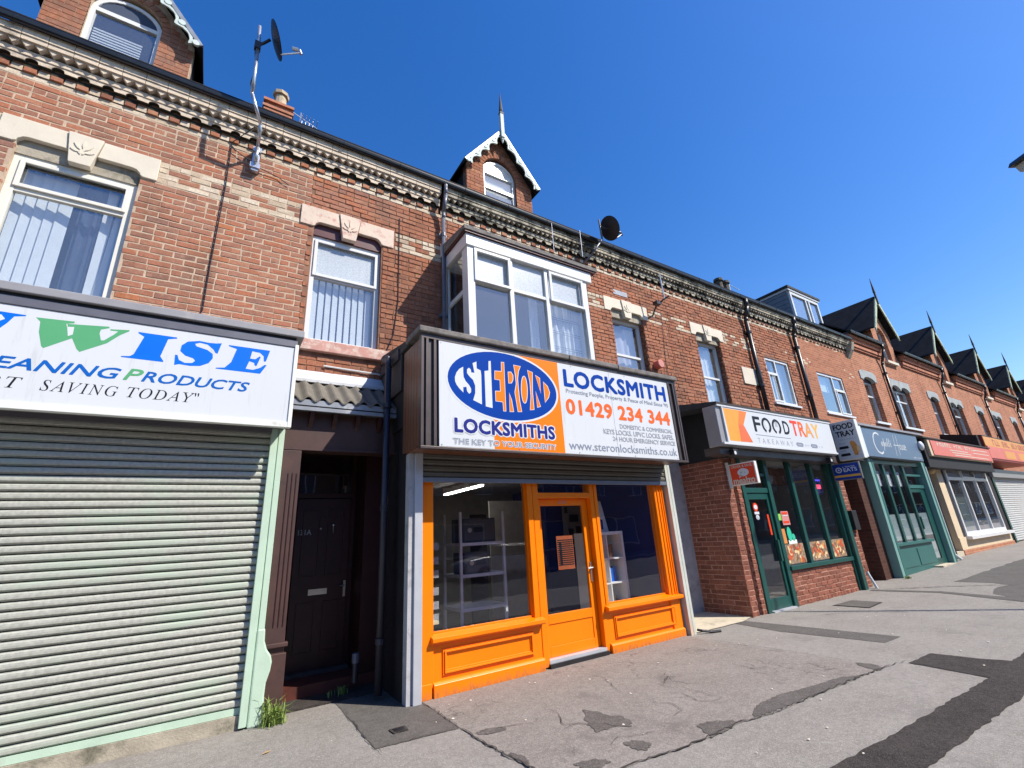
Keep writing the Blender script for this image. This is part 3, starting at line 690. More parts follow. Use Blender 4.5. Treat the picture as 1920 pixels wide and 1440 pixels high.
# ================================================================ CORNICE AND GUTTER
def cornice(parent, x0, x1, objs, soot='cream_soot', proto={}):
    P = 0.2415; n = int(round((x1-x0)/P)); P = (x1-x0)/n
    box('soffit_course', M[soot], parent, x0, x1, 6.312, 6.42, 7.475, 7.545)
    box('upper_wall', M['mortB'], parent, x0, x1, 6.388, 6.6, 7.2868, 7.78)
    def archpts(x, zt=7.475):
        a = P*0.25; pts = [(x, zt), (x, 7.405), (x+P*.5-a, 7.405)]
        for i in range(9):
            t = math.pi-math.pi*i/8; pts.append((x+P*.5+a*math.cos(t), 7.415+0.045*math.sin(t)))
        return pts+[(x+P*.5+a, 7.405), (x+P, 7.405), (x+P, zt)]
    def arch(mb, x): return mb.prism(archpts(x+.001)[:-0 or None], 6.325, 6.334)
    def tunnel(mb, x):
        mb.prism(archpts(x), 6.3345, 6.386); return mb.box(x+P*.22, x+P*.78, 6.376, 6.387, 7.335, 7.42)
    def tooth(mb, x): return mb.prism([(x+.002, 7.618), (x+P/2-.002, 7.618), (x+P/4, 7.547)], 6.255, 6.32)
    def coping(mb, x):
        mb.box(x+.003, x+P-.003, 6.232, 6.40, 7.622, 7.685); return mb.box(x+.003, x+P-.003, 6.218, 6.40, 7.689, 7.80)
    def step(mb, x): return mb.box(x+P*.27, x+P*.73, 6.366, 6.395, 7.289, 7.352)
    def step2(mb, x): return mb.box(x-P*.22, x+P*.22, 6.382, 6.396, 7.289, 7.360)
    parts = (('dentil_arch', arch, soot), ('coping_stone', coping, soot), ('corbel_brick', step, 'B0'), ('cream_brick', step2, 'C0'))
    if objs:
        for nm, fn, mt in parts:
            mt = {'B0': 'B1', 'C0': 'C1'}.get(mt, mt)
            base = fn(MB(), x0).build(nm, M[mt], parent); w0 = WP[base].copy()
            for i in range(1, n): copyobj(base, w0+Vector((P*i, random.uniform(-.002, .002), random.uniform(-.002, .002))), parent)
        base = tooth(MB(), x0).build('tooth_brick', M[soot], parent); w0 = WP[base].copy()
        for i in range(1, 2*n): copyobj(base, w0+Vector((P/2*i, 0, random.uniform(-.002, .002))), parent)
    else:
        for nm, fn, mt in parts:
            mb = MB()
            for i in range(n): fn(mb, x0+P*i)
            mb.build(nm, M[mt], parent, kind='stuff')
        mb = MB()
        for i in range(2*n): tooth(mb, x0+P/2*i)
        mb.build('tooth_brick', M[soot], parent, kind='stuff')
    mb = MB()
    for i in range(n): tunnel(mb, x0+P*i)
    mb.build('shade_painted_dentil_backs', M['arch_shade'], parent, kind='stuff')  # dark tunnels and plugs colour in the shade inside the dentil arches
def gutter(parent, x0, x1, y0=6.135, y1=6.215, z1=7.865, mat='gutter', depth=.085):
    mb = MB(); n = 8; pr = [(y0+(y1-y0)*(.5-.5*math.cos(math.pi*i/n)), z1-depth*math.sin(math.pi*i/n)) for i in range(n+1)]
    pr = [(y0-.004, z1)]+pr
    inner = [(y, z+.004) for y, z in reversed(pr[1:-1])]
    poly = pr+inner
    mb.prism(poly, x0, x1, M=lambda u, v, d: (d, u, v))
    mb.box(x0, x1, y0+.02, y1+.03, z1-.03, z1-.02)
    x = x0+.4
    while x < x1-.1:
        mb.prism([(a-(.006 if i < 5 else -.0), b-.005) for i, (a, b) in enumerate(pr)]+[(y1, z1)], x, x+.035, M=lambda u, v, d: (d, u, v)); x += 0.95
    return mb.build('gutter', M[mat], parent, smooth=False)
M['shadebrick'] = fartex('brick_with_painted_shade', (0.07, 0.03, 0.022), (0.10, 0.042, 0.03), (0.09, 0.055, 0.045))  # shade of the covered passage is put into this near-black brick colour
def roof(parent, x0, x1, ye=6.15, ze=7.88, yr=11.0, mat='slate'):
    t = math.tan(R(40)); zr = ze+(yr-ye)*t
    mb = MB(); mb.prism([(ye, ze), (ye, ze+.02), (yr, zr+.02), (yr+5.0, ze), (yr+4.9, ze-.05), (yr, zr-.05)], x0, x1, M=lambda u, v, d: (d, u, v))
    return mb.build('roof', M[mat], parent)
def body(parent, x0, x1, z0=3.0):
    """side and rear walls behind the front so that the house is a solid thing"""
    mb = MB(); mb.box(x0+.01, x1-.01, 15.7, 15.9, 0, 7.7)
    mb.box(x0+.01, x0+.12, 7.9, 15.7, 0, 7.7); mb.box(x1-.12, x1-.01, 7.9, 15.7, 0, 7.7)
    return mb.build('rear_wall', M['farB'], parent)
def keyed_lintel(parent, xc, hw, oh, mat, soffit, z0=6.265, z1=6.605, yf=6.372, yb=6.47, drop=6.175):
    kt, kb = .165, .10; zs = z0+.095
    for s in (-1, 1):
        q = [(xc+s*hw, z0), (xc+s*hw, z1), (xc+s*(kt+.004), z1), (xc+s*(kt-.028), zs), (xc+s*(oh-.09), zs), (xc+s*(oh-.05), zs-.012), (xc+s*(oh-.012), zs-.05), (xc+s*(oh+.0), z0+.012), (xc+s*(oh+.03), z0)]
        MB().prism(q, yf+random.uniform(0, .003), yb-.03).build('lintel_stone', M[mat], parent, bev=.006)
    MB().prism([(xc-kb, drop), (xc+kb, drop), (xc+kt, z1+.004), (xc-kt, z1+.004)], yf-.022, yb-.03).build('keystone', M[mat], parent, bev=.006)
    mb = MB()
    for a, ln, bx, bz in ((90, .12, 0, 0), (50, .11, 0, -.02), (130, .11, 0, -.02), (20, .09, 0, -.05), (160, .09, 0, -.05), (70, .06, .0, -.09), (110, .06, 0, -.09)):
        ca, sa = math.cos(R(a)), math.sin(R(a)); cx, cz = xc+bx+ca*.03, (drop+z1)/2-.01+bz+sa*.02
        pts = [(cx+ca*t*ln-sa*w, cz+sa*t*ln+ca*w) for t, w in ((0, 0), (.35, .012), (.7, .010), (1, 0), (.7, -.010), (.35, -.012))]
        mb.prism(pts, yf-.032, yf-.021)
    mb.build('leaf_carving', M[mat], parent)
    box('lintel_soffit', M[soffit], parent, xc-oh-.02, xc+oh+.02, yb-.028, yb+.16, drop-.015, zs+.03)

# ================================================================ DORMER (gabled, Victorian)
def dormer(parent, xc, detail=True, blindcol='netcurtain', green=False):
    yf = 6.55; hw = .81; zb = 7.65; ze = 8.93; ap = ze+.10+hw*1.33
    # front wall with arched opening, in bricks
    ow = .40; zs = 9.0
    def zr(x): return min(ap-.16, ze+.02+(hw-abs(x-xc))*1.33)
    outer = [(xc-hw, zb), (xc-hw, ze)]+[(xc, ap-.12)]+[(xc+hw, ze), (xc+hw, zb), (xc+ow, zb), (xc+ow, zs)]
    for i in range(1, 12): t = math.pi*i/12; outer.append((xc+ow*math.cos(t), zs+ow*math.sin(t)))
    outer += [(xc-ow, zs), (xc-ow, zb)]
    d = MB().prism(outer, yf, yf+.14).build('dormer', M['mortB'] if not (xc < 0) else M['mortA'], parent)
    B = MB(); mats = [M['A0'], M['B0']]
    zz = zb; k = 0
    pal = 0 if xc < 0 else 1
    while zz < ap-.2:
        zc = zz+PT; k += 1
        lim = min(hw, (ap-.16-zc)/1.33 if zc > ze else hw)
        if lim < .08: break
        ins = 0 if zz < zs-.02 else (math.sqrt(max(0, (ow+.11)**2-(zz-zs)**2)) if zz < zs+ow+.1 else 0)
        inner = ow if zz < zs-.02 else ins
        for s in (-1, 1):
            u = inner; first = True
            if inner == 0 and s == -1: continue
            rng = (inner, lim) if inner > 0 else (-lim, lim)
            u = rng[0]+(0 if k % 2 else .0)
            w0 = .105 if k % 2 else .228
            while u < rng[1]-.03:
                w = min(w0, rng[1]-u); w0 = .228
                a = xc+s*u if inner > 0 else xc+u; b = xc+s*(u+w-JT) if inner > 0 else xc+u+w-JT
                B.box(min(a, b), max(a, b), yf-.007-random.uniform(0, .003), yf+.02, zz+.005, zc-.005, pal, random.uniform(.01, 1)); u += w
        zz = zc
    for i in range(15):   # voussoirs
        t0 = math.pi*i/15+.02; t1 = math.pi*(i+1)/15-.02
        B.prism([(xc+r*math.cos(t), zs+r*math.sin(t)) for r, t in ((ow, t0), (ow+.11, t0), (ow+.11, t1), (ow, t1))], yf-.012, yf+.02, pal, random.uniform(.01, 1))
    B.build('dormer_brickwork', mats, d, kind='stuff')
    # cheeks
    for s in (-1, 1):
        MB().prism([(yf+.14, zb), (yf+.14, ze+.03), (8.0, ze+.03)], xc+s*hw-(0.1 if s > 0 else 0), xc+s*hw+(0 if s > 0 else 0.1), M=lambda u, v, q: (q, u, v)).build('dormer_cheek', M['slate'], d)
    # window
    fr = MB(); y = yf+.055; t = .055
    arc = [(xc+(ow)*math.cos(math.pi*i/12), zs-.03+(ow-.03)*math.sin(math.pi*i/12)) for i in range(13)]
    arci = [(xc+(ow-t)*math.cos(math.pi*i/12), zs-.03+(ow-.03-t)*math.sin(math.pi*i/12)) for i in range(13)]
    fr.prism([(xc+ow, zb)]+arc+[(xc-ow, zb), (xc-ow+t, zb)]+arci[::-1]+[(xc+ow-t, zb)], y, y+.06)
    fr.box(xc-ow+t, xc+ow-t, y+.002, y+.058, 8.96, 9.03)      # head rail
    if detail:
        fr.box(xc-ow+t, xc+ow-t, y-.012, y+.05, 8.56, 8.64)
    w = fr.build('dormer_window', M['upvc'], d)
    hp = [(xc+(ow-t)*math.cos(math.pi*i/12), max(9.03, zs-.03+(ow-.03-t)*math.sin(math.pi*i/12))) for i in range(13)]
    MB().prism(hp, y+.02, y+.04).build('arched_head_board', M['upvc'] if xc > 0 else M['darkcurtain'], w)
    MB().box(xc-ow+.03, xc+ow-.03, y+.035, y+.041, zb, 8.99).build('pane', M['glass_sky'], w)
    MB().box(xc-ow+.03, xc+ow-.03, y+.10, y+.11, zb, 8.98 if xc > 0 else 8.42).build('window_blind', M['netcurtain'], w)
    if xc < 0:
        for k in range(6): MB().box(xc-ow+.06, xc+ow-.2, y+.09, y+.098, 8.45+k*.05, 8.475+k*.05).build('venetian_slat', M['netcurtain'], w)
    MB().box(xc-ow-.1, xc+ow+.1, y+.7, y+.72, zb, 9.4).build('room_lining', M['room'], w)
    # roof: two slopes, overhanging
    sl = 1.33; ov = .12; yb2 = yf+4.0; y0 = 6.40
    for s in (-1, 1):
        pts = [(xc, ap), (xc+s*(hw+ov), ap-(hw+ov)*sl), (xc+s*(hw+ov), ap-(hw+ov)*sl-.05), (xc, ap-.06)]
        MB().prism(pts, y0-.02, 6.02+(ap-7.745)/math.tan(R(40))+.3).build('dormer_roof', M['slate'], d)
        # bargeboard: rail and scalloped strip with gaps between
        L = math.hypot(hw+ov, (hw+ov)*sl); ca = (hw+ov)/L; sa = (hw+ov)*sl/L
        def at(q, dn): return (xc+s*(q*ca-dn*sa*1.0), ap-.02-q*sa-dn*ca)
        rail = [at(0, 0), at(L, 0), at(L, .06), at(0, .06)]
        MB().prism(rail, y0-.045, y0-.02).build('barge_rail', M['lead'], d)
        n = 60; up_, lo = [], []
        for i in range(n+1):
            q = .12+(L-.17)*i/n; ph = i/n*4*2*math.pi
            wv = .10+.035*math.cos(ph)
            up_.append(at(q, wv-.028-.012*math.cos(ph))); lo.append(at(q, wv+.025+.02*math.cos(ph*2)*(.5+.5*math.cos(ph))))
        MB().prism(up_+lo[::-1], y0-.04, y0-.015).build('scalloped_bargeboard', M['barge'], d)
        for i in range(0, 5):
            mb = MB(); q = .12+(L-.17)*i/4; mb.prism([at(q+.05*math.cos(a)-.0, .075+.045*math.sin(a)) for a in [2*math.pi*j/10 for j in range(10)]], y0-.048, y0-.012)
            mb.build('barge_roundel', M['barge'], d)
    # finial post
    f = MB(); f.cyl((xc, y0-.05, ap-.42), (xc, y0-.05, ap-.34), .012, 8, .03); f.cyl((xc, y0-.05, ap-.34), (xc, y0-.05, ap-.28), .035, 8, .02)
    f.box(xc-.04, xc+.04, y0-.09, y0-.02, ap-.28, ap+.38)
    f.build('finial_post', M['barge'], d)
    f = MB(); f.box(xc-.045, xc+.045, y0-.095, y0-.015, ap+.38, ap+.43); f.cyl((xc, y0-.055, ap+.43), (xc, y0-.055, ap+.50), .03, 8, .045)
    f.cyl((xc, y0-.055, ap+.50), (xc, y0-.055, ap+1.02), .045, 8, .004)
    f.build('finial_spike', M['darkwood'], d)
    return d

# ================================================================ HOUSE A (leftmost)
def band(pal_ok):
    def f(u, z, k, i):
        kk = round((z-PT/2-Z0)/PT)
        if kk == 38: return True
        if kk in (27, 30): return pal_ok(u, kk, i)
        if kk in (28, 29): return (i % 2 == kk % 2) and pal_ok(u, kk, i)
        return False
    return f
hA = thing('terraced_house', (-0.15, 6.4, 0), 'leftmost brick house with pale repointed joints and an arched attic dormer cut by the frame', 'house', 'Victorian houses with dog-tooth cornice')
holesA = [(-2.47, -1.33, 4.25, 6.45), (.76, 1.80, 4.24, 6.45)]
lin = [(-2.64, -1.165, 6.25, 6.61), (.56, 1.99, 6.25, 6.61)]
mb = MB(); wall_core(mb, -3.15, .68, 2.95, 7.2868, 6.4, 6.7, [(-2.47, -1.33, 4.3, 6.40)]); mb.build('wall', M['mortA'], hA, label='wall with cream repointed joints')
mb = MB(); wall_core(mb, .68, 2.85, 2.95, 7.2868, 6.4, 6.7, [(.76, 1.80, 4.3, 6.40)]); mb.build('wall', M['mortB'], hA, label='wall with dark old joints')
bA = Bricks()
bA.wall(-3.15, .68, 3.55, 7.2868, holesA+lin+[(.745, .9, 4.2, 6.2)], 'A', cream=band(lambda u, k, i: True), proud=.003)
bA.wall(.68, 2.85, 3.55, 7.2868, [(.74, 1.82, 4.22, 6.45)]+lin, lambda u, z: 'A' if z > 6.6 and u < 2.2 else 'B', cream=band(lambda u, k, i: u > 1.9 and random.random() < .9), proud=.008)
bA.build(hA)
body(hA, -3.15, 2.85)
cornice(hA, -3.15, 2.8, True); gutter(hA, -3.15, 2.85); roof(hA, -3.15, 2.85)
# window 1
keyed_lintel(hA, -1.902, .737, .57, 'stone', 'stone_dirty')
w1 = window(hA, -2.47, -1.33, 4.3, 6.17, 6.46, M['creamframe'], M['glass_sky'], rows=(5.70,), fw=.085, lights=((-2.40, -1.40, 5.72, 6.10),))
blinds(w1, -2.4, -1.85, 4.34, 6.08, 6.62, mat='blind', ang=14, pitch=.095, wid=.115)
blinds(w1, -1.62, -1.40, 4.34, 6.08, 6.62, mat='blind', ang=12, pitch=.075, wid=.09, tilt=(0, .05))
curtain(w1, -1.86, -1.62, 4.34, 6.1, 6.66, 'darkcurtain', .02, .08)
# window 2
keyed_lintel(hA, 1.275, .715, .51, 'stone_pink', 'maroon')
w2 = window(hA, .76, 1.80, 4.385, 6.17, 6.475, M['upvc'], M['glass_sky'], rows=(5.47,), fw=.07, lights=((.80, 1.76, 5.47, 6.10),),
            glassmap=[(.80, 1.76, 4.42, 5.47, M['glass_sky']), (.80, 1.76, 5.47, 6.12, M['glass_obs'])])
blinds(w2, .83, 1.74, 4.44, 6.05, 6.60, pitch=.098, wid=.082, ang=18)
MB().box(.70, 1.985, 6.33, 6.46, 4.22, 4.385).build('window_sill', M['sill_pink'], hA, bev=.008)
dormer(hA, -1.93, detail=False)
mb = MB(); mb.cyl((-3.02, 6.2, 7.2), (-3.02, 6.2, 7.62), .05); mb.build('rainwater_outlet', M['pipegrey'], hA)
ch = MB(); ch.box(-.16, .40, 9.8, 10.3, 10.6, 12.02); c1 = ch.build('chimney_stack', M['farB'], hA)
for z, e_ in ((11.62, .03), (11.70, .055), (11.90, .05)): box('chimney_course', M['farR'], c1, -.16-e_, .40+e_, 9.8-e_, 10.3+e_, z, z+.07)
mb = MB(); mb.ball((.12, 10.05, 12.0), .24, 6, sc=(1, .9, .35)); mb.build('mortar_flaunching', M['stone_dirty'], c1)
mb = MB(); mb.cyl((.14, 9.98, 12.04), (.14, 9.98, 12.36), .15, 12, .125); mb.cyl((.14, 9.98, 12.36), (.14, 9.98, 12.45), .18, 8, .185); mb.build('chimney_pot', M['terracotta'], c1)

# ================================================================ HOUSE B
hB = thing('terraced_house', (5.85, 6.4, 0), 'brick house above the orange locksmith shop with a white box bay window', 'house', 'Victorian houses with dog-tooth cornice')
holesB = [(2.95, 5.45, 3.6, 6.35), (6.95, 7.97, 4.2, 6.45)]
linB = [(6.75, 8.14, 6.25, 6.61)]
mb = MB(); wall_core(mb, 2.85, 8.85, 2.5, 7.2868, 6.4, 6.7, [(2.95, 5.45, 4.3, 6.3), (6.95, 7.97, 4.2, 6.40)]); mb.build('wall', M['mortB'], hB)
bB = Bricks()
bB.wall(2.85, 8.85, 3.95, 7.2868, holesB+linB, 'B', cream=band(lambda u, k, i: (5.5 < u < 6.8 or (8.2 < u and random.random() < .62)) and random.random() < .9), proud=.009)
bB.wall(6.4, 6.52, 4.2, 6.30, [], 'B', org=(7.962, 0), ud=(0, 1), nrm=(-1, 0), header_every=1)
bB.build(hB)
body(hB, 2.85, 8.85)
cornice(hB, 2.9, 8.85, True, 'cream_black'); gutter(hB, 2.85, 8.85); roof(hB, 2.85, 8.85)
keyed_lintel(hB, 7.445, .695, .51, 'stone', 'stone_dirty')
w4 = window(hB, 6.96, 7.96, 4.2, 6.17, 6.53, M['upvc'], M['glass_sky'], rows=(5.30,), fw=.07)
curtain(w4, 7.02, 7.92, 4.3, 6.1, 6.70, 'curtain', .012, .22)
box('vent_brick', M['lead'], hB, 7.10, 7.55, 6.385, 6.41, 6.74, 6.86)
dormer(hB, 4.30)
# box bay window
bay = MB(); bay.box(2.93, 5.46, 5.62, 6.4, 4.05, 4.48).build('bay_window', M['upvc'], hB)
bay = [c for c in hB.children if c.name.startswith('bay_window')][0]
mb = MB()
mb.box(2.93, 3.06, 5.55, 5.67, 4.46, 6.12); mb.box(5.36, 5.46, 5.55, 5.67, 4.46, 6.12)
mb.box(3.72, 3.80, 5.56, 5.66, 4.46, 6.12); mb.box(4.47, 4.55, 5.56, 5.66, 4.46, 6.12)
mb.box(3.06, 3.72, 5.565, 5.655, 5.50, 5.56); mb.box(3.80, 4.47, 5.565, 5.655, 5.50, 5.56); mb.box(4.55, 5.36, 5.565, 5.655, 5.50, 5.56)
mb.box(3.06, 5.36, 5.552, 5.66, 4.42, 4.52)
mb.build('frame', M['upvc'], bay, bev=.006)
mb = MB()
mb.box(2.935, 2.985, 5.67, 5.75, 4.46, 6.12); mb.box(2.935, 2.985, 6.30, 6.40, 4.46, 6.12); mb.box(2.94, 2.98, 5.75, 6.30, 5.33, 5.41); mb.box(2.94, 2.98, 5.75, 6.30, 4.42, 4.5)
mb.box(5.405, 5.455, 5.67, 6.40, 4.46, 6.12)
mb.build('side_frame', M['upvc'], bay, bev=.004)
MB().box(2.955, 2.961, 5.74, 6.31, 4.48, 6.12).build('side_pane', M['glass'], bay)
for a, b in ((3.06, 3.72), (3.80, 4.47), (4.55, 5.36)):
    MB().box(a, b, 5.605, 5.611, 4.50, 5.50).build('pane', M['glass_sky'], bay)
    MB().box(a, b, 5.605, 5.611, 5.56, 6.12).build('obscured_pane', M['glass_obs'], bay)
for a, b in ((3.05, 3.74), (4.56, 5.35)):
    l = MB(); c, d_ = 5.50, 6.10; t = .05
    l.box(a, a+t, 5.525, 5.559, c, d_); l.box(b-t, b, 5.525, 5.559, c, d_); l.box(a+t, b-t, 5.525, 5.559, c, c+t); l.box(a+t, b-t, 5.525, 5.559, d_-t, d_)
    l.build('casement', M['upvc'], bay, bev=.005)
MB().box(2.90, 5.58, 5.52, 6.40, 6.12, 6.335).build('fascia_board', M['upvc'], bay, bev=.01)
MB().box(2.87, 5.68, 5.485, 6.40, 6.337, 6.37).build('red_soffit_board', M['maroon'], bay)
MB().prism([(5.465, 6.372), (5.465, 6.44), (6.40, 6.60), (6.40, 6.372)], 2.85, 5.71, M=lambda u, v, q: (q, u, v)).build('bay_roof', M['coping'], bay)
MB().box(2.84, 2.93, 6.34, 6.40, 6.36, 6.62).build('bay_flashing', M['upvc'], bay)
curtain(bay, 4.62, 5.36, 4.5, 6.1, 5.78, 'netcurtain', .02, .12); curtain(bay, 4.25, 4.42, 4.5, 6.1, 5.8, 'netcurtain', .015, .1)
mb = MB()
for z in (4.7, 5.0, 5.27): 
    for dz in (0, .04): mb.box(4.64, 5.34, 5.745, 5.747, z+dz, z+dz+.012)
for x in (4.75, 4.95, 5.15): mb.box(x, x+.012, 5.742, 5.744, 4.5, 5.5)
mb.build('curtain_check_lines', M['grey_print'], bay)
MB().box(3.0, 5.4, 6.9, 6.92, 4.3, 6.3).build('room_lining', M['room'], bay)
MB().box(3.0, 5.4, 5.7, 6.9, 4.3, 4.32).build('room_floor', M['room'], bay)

# ================================================================ HOUSE C
hC = thing('terraced_house', (11.9, 6.4, 0), 'brick house over the food takeaway with a small white wall plaque', 'house', 'Victorian houses with dog-tooth cornice')
holesC = [(9.92, 10.93, 4.2, 6.45), (13.05, 14.36, 4.75, 6.20)]
mb = MB(); wall_core(mb, 8.85, 15.0, 2.5, 7.2868, 6.4, 6.7, [(9.92, 10.93, 4.2, 6.40), (13.05, 14.36, 4.78, 6.19)]); mb.build('wall', M['mortB'], hC)
bC = Bricks()
bC.wall(8.85, 15.0, 3.9, 7.2868, holesC+[(9.74, 11.11, 6.25, 6.61)], 'B', cream=band(lambda u, k, i: (random.random() < .6 and 8.8 < u < 9.8) or (11.1 < u < 12.7 and random.random() < .7) or (14.4 < u and random.random() < .5)), proud=.010)
bC.wall(6.4, 6.52, 4.2, 6.30, [], 'B', org=(10.922, 0), ud=(0, 1), nrm=(-1, 0), header_every=1)
bC.build(hC)
body(hC, 8.85, 15.0)
cornice(hC, 8.85, 15.0, False, 'cream_black'); gutter(hC, 8.85, 15.0); roof(hC, 8.85, 15.0)
keyed_lintel(hC, 10.425, .685, .505, 'stone', 'stone_dirty')
w5 = window(hC, 9.92, 10.92, 4.2, 6.17, 6.53, M['upvc'], M['glass_sky'], rows=(5.20,), fw=.07)
curtain(w5, 10.0, 10.88, 4.3, 6.1, 6.70, 'netcurtain', .012, .2)
w6 = window(hC, 13.05, 14.36, 4.79, 6.19, 6.42, M['upvc'], M['glass_sky'], cols=(13.62,), rows=((5.72, 13.05, 13.62),), fw=.07, lights=((13.09, 13.60, 4.85, 5.70),))
curtain(w6, 13.7, 14.3, 4.85, 6.1, 6.62, 'netcurtain', .01, .2)
box('window_sill', M['upvc'], hC, 13.0, 14.42, 6.34, 6.42, 4.74, 4.79)
box('plaque', M['stone'], hC, 11.68, 12.55, 6.365, 6.40, 5.18, 5.66)
ch = MB(); ch.box(18.2, 19.1, 9.9, 10.5, 10.6, 11.55); 
c2 = None

# ================================================================ HOUSE D
hD = thing('terraced_house', (17.05, 6.4, 0), 'red brick terraced house over the blue-grey salon sign with a flat-roofed box dormer', 'house', 'Victorian houses with dog-tooth cornice')
mb = MB(); wall_core(mb, 15.0, 19.12, 2.5, 7.2868, 6.392, 6.7, [(16.1, 17.92, 4.79, 6.19)]); mb.build('wall', M['farB'], hD)
bD = Bricks(); bD.wall(15.02, 19.1, 7.1, 7.2868, [], 'B', cream=band(lambda *a: False)); 
bD.wall(15.02, 15.9, 6.25, 6.60, [], 'B', cream=band(lambda u, k, i: True)); bD.wall(18.0, 19.1, 6.25, 6.6, [], 'B', cream=band(lambda u, k, i: random.random() < .7))
bD.build(hD, limit=0)
body(hD, 15.0, 19.12)
cornice(hD, 15.0, 19.12, False, 'cream_black'); gutter(hD, 15.0, 19.15); roof(hD, 15.0, 19.12)
w7 = window(hD, 16.1, 17.92, 4.79, 6.19, 6.42, M['upvc'], M['glass_sky'], cols=(17.18,), rows=((5.7, 17.18, 17.92),), fw=.08, lights=((17.22, 17.88, 4.85, 5.68),))
box('roller_blind', M['netcurtain'], w7, 16.15, 17.15, 6.6, 6.61, 5.62, 6.15)
box('window_sill', M['upvc'], hD, 16.05, 17.97, 6.34, 6.42, 4.74, 4.79)
mb = MB(); mb.prism([(6.42, 7.05), (6.2, 7.4), (6.12, 7.68), (6.42, 7.68)], 18.95, 19.15, M=lambda u, v, q: (q, u, v)); mb.build('end_corbel', M['stone_dirty'], hD)
bd = MB().box(17.15, 19.4, 7.02, 10.0, 8.1, 9.86).build('box_dormer', M['clad'], hD)
for k in range(9): MB().box(17.13, 17.15, 7.06, 10.0, 8.2+k*.18, 8.365+k*.18).build('cladding_board', M['clad'], bd)
window(bd, 17.2, 19.35, 8.35, 9.74, 6.95, M['upvc'], M['glass_sky'], cols=(18.35, 18.6), fw=.10, dep=.09, room=False)
MB().box(17.05, 19.5, 6.9, 10.3, 9.86, 9.95).build('flat_roof', M['felt'], bd)
MB().box(17.1, 19.45, 6.93, 10.0, 9.78, 9.859).build('dormer_fascia', M['upvc'], bd)
ck = MB().box(18.15, 19.0, 9.95, 10.5, 10.5, 11.75).build('chimney_stack', M['farB'], hD)
box('chimney_course', M['farR'], ck, 18.08, 19.05, 9.9, 10.55, 11.6, 11.68)
for x in (18.05+.2, 18.75):
    mb = MB(); mb.cyl((x, 10.1, 11.75), (x, 10.1, 12.15), .17, 10, .14); mb.cyl((x, 10.1, 12.15), (x, 10.1, 12.27), .21, 10, .2); mb.build('chimney_pot', M['darkpot'], ck)

